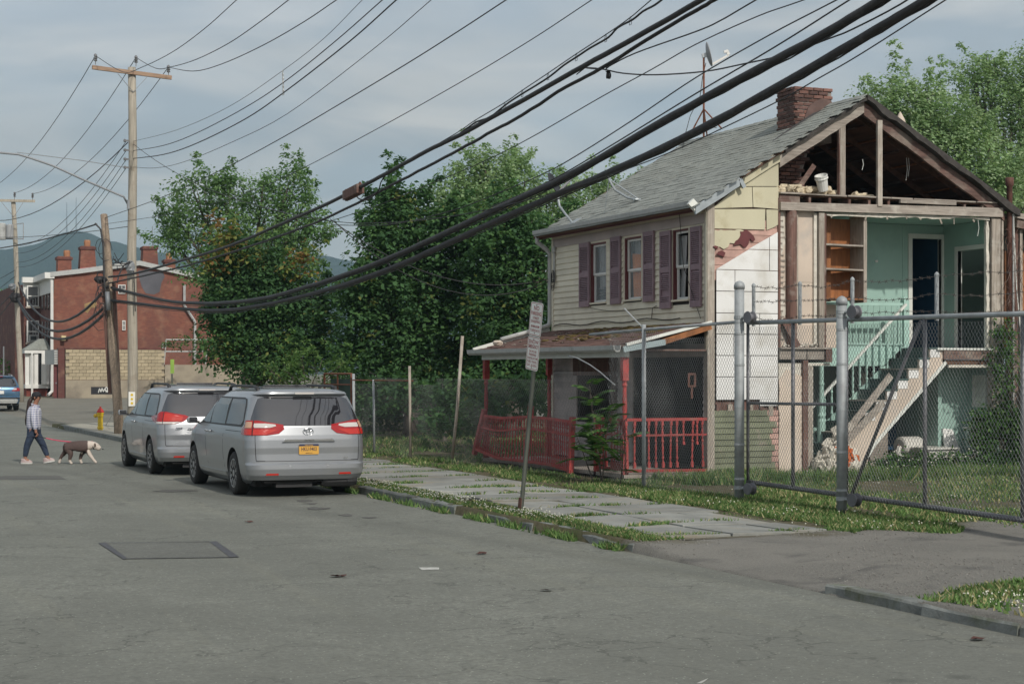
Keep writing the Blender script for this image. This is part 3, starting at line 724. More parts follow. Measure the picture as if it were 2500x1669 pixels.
for i in range(8):
    zt_, zb_ = wz(rowv[i])+(.03 if i==0 else 0), wz(rowv[i+1])
    js = sorted([x0w, x1w, x0w+(x1w-x0w)*[.86,.86,.30,.42,.7,.28,.55,.36][i]])
    for a_, c_ in zip(js[:-1], js[1:]):
        a1, c1 = a_+.006, c_-.006; ta, tc = min(zt_, diag(a1)), min(zt_, diag(c1))
        if tc <= zb_+.02: continue
        if ta <= zb_+.006:
            xs_ = a1 + (c1-a1)*(zb_-ta)/(tc-ta) if tc != ta else a1
            P = [(xs_, zb_+.009),(c1, zb_+.009),(c1, tc-.003)]
            if tc >= zt_-.001: 
                xk = x0w + (zt_-gy(1748,657,gy0).z)/(gy(1899,566,gy0).z-gy(1748,657,gy0).z)*(x1w-x0w); P.append((max(xk,xs_), zt_-.003))
        else: P = [(a1, zb_+.009),(c1, zb_+.009),(c1, tc-.003)] + ([(a1+(zt_-ta)/(diag(c1)-ta)*(c1-a1), zt_-.003)] if ta < zt_-.001 and tc >= zt_-.001 and diag(c1) > ta else []) + [(a1, ta-.003)]
        polyy('foam_board', P, gy0-.006-.003*rr_.random(), .016, m_brd)
bx('torn_edge_strip', m_wdk, 15.985, 16.03, YG-.03, YG+.06, 2.45, 5.1)
bx('foam_board', m_brd, 15.62, 15.98, gy0+.001, gy0+.012, 1.42, 1.60)
# stub studs and debris strip under the boards
for i in range(6):
    x = 14.78+i*.21+rr_.uniform(-.03,.03); bx('stub_stud', m_wgr if i%2 else m_wdk, x, x+rr_.uniform(.05,.1), YG-.01, YG+.03, 1.24, 1.45)
z = .22; i = 0
while z < 1.27:
    xr = 16.0 - rr_.uniform(0,.10) - (.25*abs(math.sin(z*3.1)) if z > .75 else .05)
    MB().hexa([(XF+.1,YG-.03,z),(xr,YG-.03,z),(xr,YG+.004,z),(XF+.1,YG+.004,z),(XF+.1,YG-.008,z+.102),(xr,YG-.008,z+.102),(xr,YG+.004,z+.102),(XF+.1,YG+.004,z+.102)]).build('siding_board', m_grn, H)
    bx('siding_board', m_pnk, xr-.02, 16.0, YG-.002, YG+.02, z+.005, z+.095)
    z += .1025
# ---- beige plastered bay and posts
bx('plaster_panel', m_pls, 16.03, 16.78, YG+.05, YG+.10, 3.62, 4.9)
bx('plaster_panel', m_pls, 16.03, 16.78, YG+.055, YG+.10, 3.56, 3.615)
bx('plaster_panel', m_pls, 16.03, 16.78, YG+.05, YG+.10, 2.46, 3.555)
polyy('plaster_flake', ragged([(16.06,4.86),(16.14,4.86),(16.16,4.3),(16.06,4.05),(16.06,4.86)], .012,.09,2), YG+.04, .009, m_plw)
polyy('plaster_flake', ragged([(16.05,3.5),(16.15,3.45),(16.17,3.05),(16.10,2.95),(16.05,3.5)], .015,.09,5), YG+.04, .009, m_plw)
MB().lathe([(.09,0),(.10,.3),(.095,1.2),(.10,2.4),(.09,2.44)], 9, (16.27,YG+.0,2.46)).build('round_post', m_wdk, H, smooth=True)
bx('stud', m_wgr, 16.37, 16.41, YG-.0, YG+.07, 2.9, 4.88)
bx('stud', m_plw, 16.74, 16.80, YG+.0, YG+.10, 2.46, 4.86)
bx('stud', m_wgr, 16.81, 16.92, YG-.06, YG+.08, 2.46, 4.86)
bx('stud', m_wdk, 16.925, 16.97, YG-.04, YG+.10, 2.46, 4.86)
bx('rim_joist', m_wgx, 16.0, 16.55, YG-.05, YG+.05, 2.24, 2.42)
bx('rim_joist', m_wgx, 16.57, 16.92, YG-.05, YG+.05, 2.24, 2.42)
bx('joist_end', m_wdk, 16.93, 17.06, YG-.10, YG+.9, 2.19, 2.45)
bx('floor_boards', m_wgx, 16.0, 17.05, YG-.11, YG+.3, 2.425, 2.455)
bx('plaster_panel', m_plw, 16.55, 17.06, YG-.02, YG+.9, 2.13, 2.18)
rrd = random.Random(14); mb = MB()
for i in range(40):
    c_ = Vector((rrd.uniform(16.05,16.95), YG+rrd.uniform(-.06,.05), 2.46+rrd.uniform(0,.05)))
    mb.hexa([c_+Vector((rrd.uniform(-.05,.05),rrd.uniform(-.04,.04),rrd.uniform(-.02,.04))) for _ in range(8)])
tag(mb.build('plaster_crumbs', m_plw, H), kind='stuff')
MB().beam((16.07,YG-.04,2.95),(16.35,YG-.09,2.47),.05,.10).build('diagonal_brace', m_wdk, H)
polyy('plaster_panel', ragged([(16.03,.2),(16.35,.16),(16.5,.2),(16.5,1.95),(16.2,2.05),(16.03,1.85),(16.03,.2)], .012,.15,9), YG+.02, .06, m_pls)
bx('plaster_panel', m_plw, 16.03, 16.5, YG+.04, YG+.09, 1.7, 2.18)
bx('post', m_wdk, 16.50, 16.60, YG-.03, YG+.10, GZ-.05, 2.23)
bx('post', m_wgr, 16.605, 16.70, YG-.02, YG+.12, GZ-.05, 2.13)
bx('post', m_plw, 16.702, 16.72, YG-.0, YG+.12, GZ+.2, 2.12)
# ---- tie beam, attic floor, studs, right corner
MB().hexa([(16.0,YG-.09,4.88),(20.82,YG-.09,4.92),(20.82,YG+.02,4.92),(16.0,YG+.02,4.88),(16.0,YG-.09,5.02),(20.82,YG-.09,5.09),(20.82,YG+.02,5.09),(16.0,YG+.02,5.02)]).build('tie_beam', m_wgx, H)
bx('attic_joist_board', m_wdx, 16.0, 16.42, YG-.04, YG+.02, 5.025, 5.15)
for i in range(11):
    x = 16.2+i*.42; bx('joist_end', m_wdk, x, x+.05, YG-.01, YG+1.2, 5.03+.006*i, 5.145)
bx('attic_floor', m_deckw, 16.0, 20.8, YG+.0, YE-.1, 5.148, 5.17)
rr_ = random.Random(6)
for i in range(10):
    x = 16.0+i*.47; bx('floor_board_end', m_wgx, x, x+.46, YG-.05-rr_.uniform(0,.05), YG+.25, 5.172+.002*(i%2), 5.19+rr_.uniform(0,.012))
bx('loose_plank', m_wgx, 18.52, 19.75, YG-.10, YG-.04, 5.10, 5.165)
bx('stud', m_wgr, 17.26, 17.37, YG-.05, YG+.02, 5.19, 6.50)
bx('stud', m_wdk, 17.24, 17.258, YG-.04, YG+.03, 5.19, 6.48)
bx('stud', m_wgr, 18.02, 18.12, YG-.11, YG-.051, 5.02, 6.58)
for i in range(6):
    yy = YG+.5+i*1.0
    MB().beam((14.5,yy,roofz(14.5)-.12),(RX,yy,RZ-.12),.05,.12).build('rafter', m_deckw, H)
    MB().beam((RX,yy,RZ-.12),(XB,yy,roofz(XB)-.12),.05,.12).build('rafter', m_deckw, H)
for i in range(7):
    x = 18.3+i*.38; MB().beam((x,YG+.03,roofz(x)-.085),(x,YG+3.2,roofz(x)-.085),.10,.02).build('roof_lath', m_ply if i%2 else m_wdk, H)
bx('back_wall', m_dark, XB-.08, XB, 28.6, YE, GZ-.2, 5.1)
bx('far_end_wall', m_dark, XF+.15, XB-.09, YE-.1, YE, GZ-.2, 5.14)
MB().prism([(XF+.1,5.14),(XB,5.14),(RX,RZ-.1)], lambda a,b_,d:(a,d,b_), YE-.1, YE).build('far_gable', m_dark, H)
# right corner post, plaster edge
bx('corner_post', m_wgr, 20.60, 20.80, YG-.04, YG+.10, GZ-.05, 4.9)
MB().prism(ragged([(20.50,4.9),(20.56,4.9),(20.575,2.46),(20.52,2.46),(20.50,4.9)],.012,.1,4), lambda a,b_,d:(a,d,b_), YG+.0, YG+.06).build('plaster_edge', m_plw, H)
bx('corner_post', m_wgr, 20.83, 20.875, YG-.03, YG+.12, GZ, 4.95)
MB().prism(ragged([(16.98,4.86),(18.2,4.89),(20.55,4.90),(20.55,4.86),(19.9,4.875),(19.4,4.84),(18.9,4.85),(18.4,4.83),(17.9,4.83),(16.98,4.82),(16.98,4.86)],.012,.12,7), lambda a,b_,d:(a,d,b_), YG-.03, YG+.02).build('ceiling_plaster_edge', m_plw, H)

# ---- upper hall: teal walls, doors, blue room
YB = 28.0
DL, DR = 19.97, 20.66; DT = 4.62
for a,b_,c,d in [(16.98,DL-.0,2.46,4.88),(DL,DR,DT,4.88),(DR,20.72,2.46,4.88)]: bx('hall_wall', m_teal, a,b_,YB,YB+.08,c,d)
bx('hall_ceiling', m_teal, 16.98, 20.72, YG+.03, YB-.002, 4.885, 4.91)
bx('hall_floor', m_wgx, 16.98, 20.75, 27.32, YB+2.5, 2.40, 2.46)
MB().box(DL-.09,DL,YB-.03,YB+.1,2.46,DT+.0).box(DR,DR+.055,YB-.03,YB+.1,2.46,DT+.0).box(DL-.09,DR+.055,YB-.028,YB+.1,DT+.001,DT+.09).build('door_frame', m_wtrim, H)
bx('door', m_blue, DL+.02, DL+.06, YB+.08, YB+.72, 2.47, DT-.02)
for a in [(DL-.6,20.74,30.2,30.28,2.4,5.0)]: bx('blue_room_wall', m_blue, *a)
bx('blue_room_wall', m_blue, 20.66, 20.72, YB+.1, 30.2, 2.4, 5.0)
bx('blue_room_wall', m_blue, 19.3, 19.36, YB+.1, 30.2, 2.4, 5.0)
bx('blue_room_ceiling', m_dark, 19.3, 20.72, YB+.1, 30.2, 4.95, 4.99)
E0, E1, ET = 26.72, 27.55, 4.36      # side door in the right wall
for a,b_,c,d in [(YG+.1,E0,2.46,4.88),(E1,YB+.0,2.46,4.88),(E0,E1,ET,4.88)]: bx('hall_wall', m_teal, 20.722,20.80,a,b_,c,d)
MB().box(20.70,20.82,E0-.08,E0,2.46,ET).box(20.70,20.82,E1,E1+.08,2.46,ET).box(20.701,20.82,E0-.08,E1+.08,ET+.001,ET+.085).build('door_frame', m_wtrim, H)
MB().box(20.86,21.75,E0+.02,E0+.055,2.47,ET-.03).build('door', m_ply, H)
bx('side_room_wall', m_teal, 20.85, 23.2, 28.5, 28.56, 2.4, 5.0); bx('side_room_wall', m_dark, 23.2, 23.26, 26.5, 28.5, 2.4, 5.0)
bx('side_room_floor', m_wgx, 20.81, 23.2, 26.6, 28.5, 2.40, 2.44); bx('side_room_ceiling', m_dark, 20.85, 23.3, 26.55, 28.6, 4.93, 4.97)
bx('switch_conduit', m_teal2, 19.76, 19.775, YB-.012, YB, 3.2, 4.88); bx('light_switch', m_teal2, 19.73, 19.81, YB-.04, YB, 3.02, 3.2)
MB().blob((19.15,YB-.02,4.15), (.035,.012,.025), 3).build('ceiling_rosette', m_wht, H)
bx('rim_joist', m_wdx, 19.5, 20.6, YG-.06, YG+.02, 2.25, 2.42); bx('floor_edge', m_wtrim, 19.35, 20.6, YG-.08, YG+1.0, 2.425, 2.462)
bx('rim_joist', m_deckw, 19.5, 20.6, YG-.02, YG+.9, 2.16, 2.245); bx('plaster_edge', m_plw, 19.62, 20.62, YG-.04, YG+.8, 2.10, 2.15)
# wooden wall niche (bookshelf) left in the opening
BS = bx('bookshelf', m_ply, 17.31, 17.83, YG+.50, YG+.52, 3.32, 4.82)
bx('shelf_side', m_wgr, 17.83, 17.90, YG+.06, YG+.52, 3.28, 4.86, BS); bx('shelf_post', m_ply, 17.22, 17.31, YG+.34, YG+.52, 3.3, 4.86, BS)
for z in (3.30, 3.83, 4.27): 
    MB().hexa([(16.98,YG+.06,z+.03),(17.825,YG+.06,z+.02),(17.825,YG+.49,z+.02),(16.98,YG+.33,z+.03),(16.98,YG+.06,z+.06),(17.825,YG+.06,z+.05),(17.825,YG+.49,z+.05),(16.98,YG+.33,z+.06)]).build('shelf', m_wgx if z>3.4 else m_ply, BS)
bx('rail_board', m_ply, 16.98, 17.22, YG+.35, YG+.38, 4.40, 4.56, BS); bx('rail_board', m_ply, 16.98, 17.22, YG+.35, YG+.38, 3.36, 3.44, BS)
bx('inner_trim', m_wtrim, 17.5, 17.58, YB-.05, YB-.002, 3.0, 4.2); bx('inner_trim', m_wtrim, 16.9, 17.6, YB-.05, YB-.002, 4.21, 4.28)
bx('inner_door', M('dark_green_door',(.012,.07,.065),.6), 17.0, 17.5, YB-.03, YB-.003, 2.5, 4.2)
bx('plaster_panel', m_pls, 16.99, 17.55, YG+.53, YG+.58, 2.46, 3.25)
# ---- landing balustrade, stairs
bx('landing_fascia', m_teal2, 17.06, 19.2, 27.28, 27.318, 2.13, 2.52)
bx('landing_nosing', m_teal2, 17.06, 19.2, 27.25, 27.33, 2.525, 2.56)
bal = MB().beam((17.0,27.36,3.28),(19.3,27.36,3.30),.06,.05).build('balustrade', m_teal2, H)
for i in range(17):
    x = 17.08+i*.132; MB().tube([(x,27.36,2.56),(x+.004,27.36,3.26)], .013, 5).build('baluster', m_teal2, bal)
nw = MB().box(19.30,19.42,27.30,27.42,2.46,3.38).lathe([(.07,0),(.075,.03),(.05,.06),(.0,.08)], 8, (19.36,27.36,3.38)).build('newel_post', m_teal2, H)
NS = 12; sx0, sx1, sz0, sz1 = 16.62, 19.45, .16, 2.47; dx = (sx1-sx0)/NS; dz = (sz1-sz0)/NS
ST = MB()
zig = []
for i in range(NS): zig += [(sx0+i*dx, sz0+i*dz), (sx0+i*dx, sz0+(i+1)*dz)]
zig += [(sx1, sz1)]
low = [(sx1+.12, sz1-.10), (19.56, 2.2), (18.72,1.40), (18.01,.72), (17.5, .02), (16.62,.02)]
ST.prism(zig + low, lambda a,b_,d:(a,d,b_), YG-.02, YG+.03)
STR = ST.build('staircase', m_pls, H)
for i in range(NS):
    x = sx0+i*dx; z = sz0+(i+1)*dz
    bx('stair_riser', m_dteal, x+.0, x+.02, YG+.032, 27.27, z-dz, z-.03, STR)
    bx('stair_tread', m_dteal if i%3 else m_wgr, x-.03, x+dx+.0, YG-.04, 27.27, z-.028, z+.0, STR)
    if i >= 5: MB().prism([(x+.004,z-dz+.01),(x+dx*.93,z-dz+.015),(x+dx*.93,z-.03),(x+.01,z-.03)][::1], lambda a,b_,d:(a,d,b_), YG-.028, YG-.021).build('stair_bracket', m_brd, STR)
MB().beam((sx0+.0,27.29,sz0-.02),(sx1,27.29,sz1-.02),.02,.30).build('stair_stringer', m_teal2, STR)
MB().beam((17.5,YG-.04,.04),(18.01,YG-.04,.72),.03,.06).beam((18.01,YG-.04,.72),(18.72,YG-.04,1.40),.03,.06).beam((18.72,YG-.04,1.40),(19.56,YG-.04,2.2),.03,.06).build('stair_trim', m_wtrim, STR)
hr = MB().beam((16.95,27.22,1.12),(19.33,27.28,3.30),.05,.045).build('handrail', m_wtrim, H)
for i in range(15):
    t = (i+.6)/15.5; x = 16.95+2.38*t; z1 = 1.12+2.18*t-.02; z0 = max(GZ, sz0+(x-sx0)/(sx1-sx0)*(sz1-sz0)+.1) if x > sx0 else GZ
    p = MB().lathe([(.018,0),(.018,.18*(z1-z0)),(.03,.22*(z1-z0)),(.018,.27*(z1-z0)),(.024,.5*(z1-z0)),(.016,.8*(z1-z0)),(.026,.84*(z1-z0)),(.016,.88*(z1-z0)),(.016,z1-z0)], 6, (x,27.24,z0)).build('baluster', m_teal2, hr)
MB().lathe([(.075,0),(.075,.95),(.06,1.0),(.075,1.05),(.05,1.12),(.045,1.6),(.055,1.63),(.045,1.68),(.045,1.98)], 10, (17.34,27.1,GZ)).build('porch_column', m_teal2, H)
bx('lower_half_wall', m_teal2, 17.0, 17.9, 27.6, 27.66, GZ, .98); bx('lower_half_wall', m_teal2, 16.73, 16.95, 27.0, 27.06, GZ, 1.02)
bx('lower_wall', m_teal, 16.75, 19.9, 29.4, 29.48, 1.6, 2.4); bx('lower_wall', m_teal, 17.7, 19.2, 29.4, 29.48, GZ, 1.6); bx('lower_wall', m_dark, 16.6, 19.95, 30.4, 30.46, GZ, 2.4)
bx('lower_ceiling', m_teal, 16.75, 20.0, 27.33, 29.4, 2.36, 2.395)
bx('lower_partition', m_teal, 19.93, 20.01, 27.1, 28.6, GZ, 2.15); bx('lower_wall', m_teal, 20.012, 20.74, 27.26, 27.33, GZ, 2.15); bx('lower_wall', m_teal, 20.742, 20.81, YG+.1, 27.33, GZ, 2.15)
bx('lower_ceiling', m_teal, 19.6, 20.8, YG+.02, 27.26, 2.152, 2.158)
bx('leaning_board', m_wgx, 18.95, 19.35, 27.9, 27.93, GZ, 2.0); bx('blue_curtain', m_blue, 19.35, 19.9, 28.4, 28.44, .5, 2.1); bx('door_post', m_pls, 18.8, 18.93, 27.95, 28.05, GZ, 2.0)
hk = MB().box(20.70,20.742,26.64,27.02,1.36,1.95)
WC = hk.build('medicine_cabinet', m_wtrim, H)
MB().box(20.66,20.699,26.63,26.66,1.35,1.96).box(20.66,20.699,27.0,27.03,1.35,1.96).box(20.66,20.699,26.66,27.0,1.93,1.96).box(20.66,20.699,26.66,27.0,1.35,1.38).box(20.66,20.699,26.66,27.0,1.56,1.58).box(20.66,20.699,26.66,27.0,1.76,1.775).build('cabinet_shelves', m_wtrim, WC)

# ---- chimney of single bricks
m_brk = M('chimney_brick', (.165,.08,.062), .9, var=.4, scale=6, rv=.45, bump=.4, bscale=40, dirt=(.10,.07,.065), dirt_scale=4, dirt_lo=.5)
m_brd2 = M('sooty_brick', (.11,.06,.05), .95, var=.4, scale=5, rv=.35, bump=.4, dirt=(.05,.04,.045), dirt_scale=3)
m_mor = M('chimney_mortar', (.24,.21,.19), .95, var=.3, scale=10, bump=.4)
cx0,cx1,cy0,cy1 = 17.0,17.84,27.5,28.12; czb, czt = 6.3, 7.34
CH = MB().box(cx0+.015,cx1-.015,cy0+.015,cy1-.015,czb,czt-.03).build('chimney', m_mor, H)
rr_ = random.Random(2); br0 = {}
def brick(parent, c, size, mat, rot=0.0, key=None):
    k = (round(size[0],2),round(size[1],2),round(size[2],3), mat.name, parent.name)
    Mx = Matrix.Translation(c) @ Euler((rr_.uniform(-.02,.02),rr_.uniform(-.02,.02),rot+rr_.uniform(-.02,.02))).to_matrix().to_4x4()
    if k not in br0:
        a,b_,h = size; o = MB().box(-a/2,a/2,-b_/2,b_/2,-h/2,h/2).build('brick', mat, parent, bevel=.006); br0[k] = o; o.matrix_basis = Mx
    else:
        o = share('brick', br0[k], parent, Mx); b2 = o.modifiers.new('bevel','BEVEL'); b2.width = .006; b2.segments = 1
    return o
z = 6.42; row = 0
while z < czt:
    ex = .02 if z > czt-.2 else 0.0
    off = .105 if row%2 else 0
    if row % 2 == 0: fx = [cx0+.105+i*.21 for i in range(4)]
    else: fx = [cx0+.21+i*.21 for i in range(3)]
    for x in fx:
        if roofz(x)-.12 < z: brick(CH, Vector((x,cy0+.045-ex,z)), (.198,.09,.058), m_brd2 if rr_.random()<.35 else m_brk)
    ys_ = [cy0+.15+i*.21 for i in range(3)] if row%2==0 else [cy0+.05+i*.21 for i in range(3)]
    for yy in ys_:
        if roofz(cx0)-.12 < z: brick(CH, Vector((cx0+.045-ex,min(yy,cy1-.1),z)), (.09,.198,.058), m_brd2 if rr_.random()<.7 else m_brk)
    z += .072; row += 1
# cement skirt on the lower right of the chimney front
cm_ = [(cx0+.18,roofz(cx0+.18)-.02),(cx0+.3,6.93),(cx0+.45,7.06),(cx0+.6,7.12),(cx1-.06,7.10),(cx1+.01,7.02),(cx1+.01,roofz(RX)-.05)]
polyy('cement_skirt', cm_, cy0-.022, .05, M('brown_cement',(.13,.085,.075),.95,var=.25,scale=6), CH)
polyy('tar_flashing', [(cx0-.5,roofz(cx0-.5)+.012),(cx0-.05,roofz(cx0-.05)+.05),(cx0+.4,roofz(cx0+.4)+.05),(cx1,roofz(RX)+.0),(cx1,roofz(RX)-.06),(cx0-.5,roofz(cx0-.5)-.01)], cy0-.07, .05, M('roof_tar',(.06,.058,.06),.9), CH)
# chimney breast inside the attic, broken in steps
CB = MB().hexa([(16.2,27.35,5.17),(16.9,27.35,5.17),(16.9,27.9,5.17),(16.2,27.9,5.17),(16.3,27.35,6.1),(17.35,27.35,6.5),(17.35,27.9,6.5),(16.3,27.9,6.1)]).build('chimney_breast', m_mor, H)
z = 5.22; row = 0
while z < 6.5:
    xr = 16.85+ (z-5.2)*.42 + rr_.uniform(-.05,.05); xl = 15.95
    x = xl + (.1 if row%2 else 0)
    while x+.1 < xr:
        if z < roofz(x)-.2: brick(CB, Vector((x+.1,27.30,z)), (.198,.09,.058), m_brd2 if rr_.random()<.6 else m_brk)
        x += .208
    z += .072; row += 1
# ================================================================ PORCH (part of the house)
m_psh = M('red_brown_shingle', (.125,.068,.055), .95, var=.3, scale=6, rv=.22, bump=.4, bscale=100, dirt=(.19,.14,.11), dirt_scale=3, dirt_lo=.58)
m_moss = M('roof_moss', (.12,.085,.025), 1, var=.45, scale=9)
px0, pz0, px1, pz1 = 12.88, 2.46, 14.575, 2.875
PR = MB().hexa([(px0,26.3,pz0-.04),(px1,26.3,pz1-.04),(px1,33.2,pz1-.04),(px0,33.2,pz0-.04),(px0,26.3,pz0-.005),(px1,26.3,pz1-.005),(px1,33.2,pz1-.005),(px0,33.2,pz0-.005)]).build('porch_roof', m_deckw, H)
psl = math.atan2(pz1-pz0, px1-px0); plen = math.hypot(pz1-pz0, px1-px0)
Bp = Matrix(((0, math.cos(psl), -math.sin(psl), 0), (-1, 0, 0, 0), (0, math.sin(psl), math.cos(psl), 0), (0,0,0,1)))
rr_ = random.Random(31); b = -.02; row = 0; po = None
while b < plen-.06:
    y = 26.28 + (.15 if row%2 else 0)
    while y < 33.1:
        if rr_.random() > .03:
            P = Vector((px0+b*math.cos(psl), y+.15, pz0+b*math.sin(psl)+.004))
            Mx = Matrix.Translation(P) @ Bp @ Matrix.Rotation(rr_.uniform(-.04,.04),4,'Z') @ Matrix.Rotation(rr_.uniform(-.01,.05),4,'X')
            if po is None: po = tab.build('shingle', m_psh, PR); po.matrix_basis = Mx
            else: share('shingle', po, PR, Mx)
        y += .305
    b += .15; row += 1
mb = MB()
for i in range(260):
    b = plen*rr_.uniform(.35,.98); y = 26.4+6.7*rr_.random()**.7
    if math.sin(y*2.1)+math.sin(y*.9+1) < -.2: continue
    mb.blob((px0+b*math.cos(psl),y,pz0+b*math.sin(psl)+.01),(rr_.uniform(.03,.1),rr_.uniform(.05,.16),.018),i,6,4)
tag(mb.build('moss', m_moss, PR), kind='stuff')
mb = MB()
for i in range(34):
    b = plen*rr_.uniform(.1,.95); y = rr_.uniform(26.4,33)
    c_ = Vector((px0+b*math.cos(psl),y,pz0+b*math.sin(psl)+.02))
    mb.hexa([c_+Vector((rr_.uniform(-.04,.04),rr_.uniform(-.08,.08),rr_.uniform(-.01,.02))) for _ in range(8)])
tag(mb.build('roof_litter', m_wgr, PR), kind='stuff')
MB().blob((13.0,32.3,2.60),(.10,.14,.06),4,8,5).build('foam_scrap', m_pls, PR)
gp2 = [(a-14.335+px0-.0, b_-4.985+pz0+.005) for a,b_ in gp_]
MB().prism(gp2, lambda a,b_,d: (a,d,b_-.012*math.sin((d-27)*.7)), 26.36, 33.35).build('porch_gutter', m_gut, H)
MB().beam((px0-.02,33.27,pz0+.0),(px1,33.27,pz1+.06),.05,.11).build('porch_rake_board', m_wtrim, H)
MB().beam((px0+.05,26.25,pz0+.02),(px1,26.25,pz1+.005),.04,.05).build('porch_rake_board', m_wtrim, H)
MB().beam((px0+.75,26.27,pz0+.07),(px1,26.27,pz1-.07),.03,.10).build('porch_rake_board', m_ply, H)
MB().beam((px0+.0,26.265,pz0-.06),(px0+.8,26.265,pz0+.07),.03,.10).build('porch_rake_board', M('pale_blue_paint',(.32,.40,.42),.7), H)
bx('porch_beam', m_wtrim, 12.98, 13.06, 26.4, 33.1, 2.27, 2.40)
bx('porch_ceiling', m_wdk, 13.065, 14.56, 26.4, 33.1, 2.38, 2.41)
bx('porch_floor', m_wgx, 12.97, 14.55, 26.42, 33.1, .20, .26)
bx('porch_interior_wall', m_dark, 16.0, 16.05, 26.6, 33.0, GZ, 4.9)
def turned_post(x, y, z0, z1, parent, name='porch_post'):
    h = z1-z0
    m = MB().box(x-.05,x+.05,y-.05,y+.05,z0,z0+.34*h).box(x-.055,x+.055,y-.055,y+.055,z1-.2*h,z1)
    m.lathe([(.045,0),(.035,.02*h),(.05,.05*h),(.032,.09*h),(.045,.25*h),(.032,.40*h),(.05,.42*h),(.035,.44*h),(.048,.46*h)],10,(x,y,z0+.34*h))
    return m.build(name, m_red, parent)
turned_post(13.02, 32.95, .26, 2.27, H); turned_post(14.45, 32.98, .26, 2.38, H); turned_post(13.02, 26.5, .26, 2.27, H)
def balmesh(h, r=.022):
    return MB().box(-r,r,-r,r,0,.12*h).box(-r,r,-r,r,.9*h,h).lathe([(r*.8,.12*h),(r*.5,.15*h),(r*1.1,.2*h),(r*.6,.26*h),(r*.95,.45*h),(r*.6,.52*h),(r*1.1,.56*h),(r*.6,.6*h),(r*1.0,.75*h),(r*.55,.82*h),(r*1.05,.86*h),(r*.6,.9*h)],7)
# sagging front railing, leaning out towards the sidewalk
RL = MB()
top = [gx(u,v,12.92) for u,v in ((1178,1014),(1225,1020),(1290,1017),(1345,1022),(1398,1030))]
mid = [gx(u,v,12.89) for u,v in ((1172,1041),(1205,1050),(1226,1051),(1290,1045),(1345,1054),(1396,1064))]
botl = [gx(u,v,12.83) for u,v in ((1162,1096),(1215,1118),(1290,1126),(1345,1134),(1396,1150))]
for pl,w in ((top,.05),(mid,.035),(botl,.05)):
    for p,q in zip(pl[:-1],pl[1:]): RL.beam(p,q,.045,w)
RLo = RL.build('porch_railing', m_red, H)
def lerp_poly(pl, t):
    k = t*(len(pl)-1); i = min(int(k), len(pl)-2); return pl[i].lerp(pl[i+1], k-i)
bm_ = balmesh(1.0); bo = None
for i in range(40):
    t = (i+.5)/40; p = lerp_poly(botl,t); q = lerp_poly(top,t)
    if 18 < i < 21: continue
    d = q-p; Mx = Matrix.Translation(p) @ d.to_track_quat('Z','X').to_matrix().to_4x4() @ Matrix.Diagonal((.75,.75,d.length,1))
    if bo is None: bo = bm_.build('baluster', m_red, RLo); bo.matrix_basis = Mx
    else: share('baluster', bo, RLo, Mx)
for (p,q) in ((gx(1158,1108,12.83),gx(1183,1000,12.92)),(gx(1283,1130,12.83),gx(1297,990,12.92)),(gx(1392,1156,12.83),gx(1398,1018,12.92))):
    MB().beam(p,q,.10,.09,(1,0,0)).build('railing_post', m_red, RLo)
# front stub and end railing at the gable side
R2 = MB().beam((13.02,26.55,1.19),(13.02,27.6,1.19),.06,.05).build('porch_railing', m_red, H)
MB().beam((13.02,26.55,.34),(13.02,27.6,.34),.05,.05).build('rail', m_red, R2); MB().beam((13.02,26.55,.93),(13.02,27.6,.93),.04,.035).build('rail', m_red, R2)
for i in range(8):
    if i in (4,): continue
    Mx = Matrix.Translation((13.02,26.66+i*.115,.36)) @ Matrix.Diagonal((1,1,.81,1)); share('baluster', bo, R2, Mx)
MB().box(12.97,13.07,27.55,27.65,.2,1.25).build('railing_post', m_red, R2)
R3 = MB().beam((13.0,26.40,1.20),(14.55,26.40,1.20),.06,.05).build('porch_railing', m_red, H)
MB().beam((13.0,26.40,.33),(14.55,26.40,.31),.05,.05).build('rail', m_red, R3); MB().beam((13.0,26.40,.93),(14.55,26.40,.93),.04,.035).build('rail', m_red, R3)
for u in (1531,1549,1584,1601,1619,1636,1653,1669,1689,1702,1716):
    hh = .81 if u not in (1669,1702) else .42
    x = gy(u,1022,26.4).x; share('baluster', bo, R3, Matrix.Translation((x,26.40,1.18-hh)) @ Matrix.Rotation(rr_.uniform(-.03,.03),4,'Y') @ Matrix.Diagonal((1,1,hh,1)))
L1 = MB().box(14.30,14.34,26.60,26.62,1.75,2.0).box(14.42,14.46,26.60,26.62,1.75,2.0).box(14.34,14.42,26.60,26.62,1.96,2.0).box(14.34,14.42,26.60,26.62,1.75,1.79).box(14.36,14.40,26.605,26.625,1.55,1.75).build('lamp_bracket', m_mtl, H)
bx('porch_board', m_wdk, 14.50, 14.58, 30.0, 31.9, 1.95, 2.33); bx('window_post', m_wdk, 14.52, 14.6, 30.05, 30.15, 1.1, 2.36)
# wires stapled along the front
mb = MB(); mb.tube([(XF-.04, 33.0-i*.33, 2.99+.03*math.sin(i*1.1)) for i in range(18)], .008, 4); mb.tube([(XF-.04, 31.2-i*.4, 3.30-.05*math.sin(i*.6)-.02*i) for i in range(9)], .005, 4)
mb.tube([(XF-.04,28.5,3.0),(XF-.05,28.45,3.2),(XF-.04,28.3,3.24)],.007,4); mb.tube([(XF-.05,27.4,4.9),(XF-.07,27.2,3.9),(XF-.05,26.6,2.95)],.006,4)
mb.build('stapled_wires', m_dark, H)
mb = MB()
for i in range(7):
    r_ = .07+.03*rr_.random(); c_ = Vector((14.53,YE-.12,3.95+rr_.uniform(-.12,.1)))
    mb.tube([c_+Vector((.0,r_*math.cos(t*.8+i),r_*1.3*math.sin(t*.8+i))) for t in range(8)], .007, 4)
mb.build('service_wire_coil', m_dark, H)
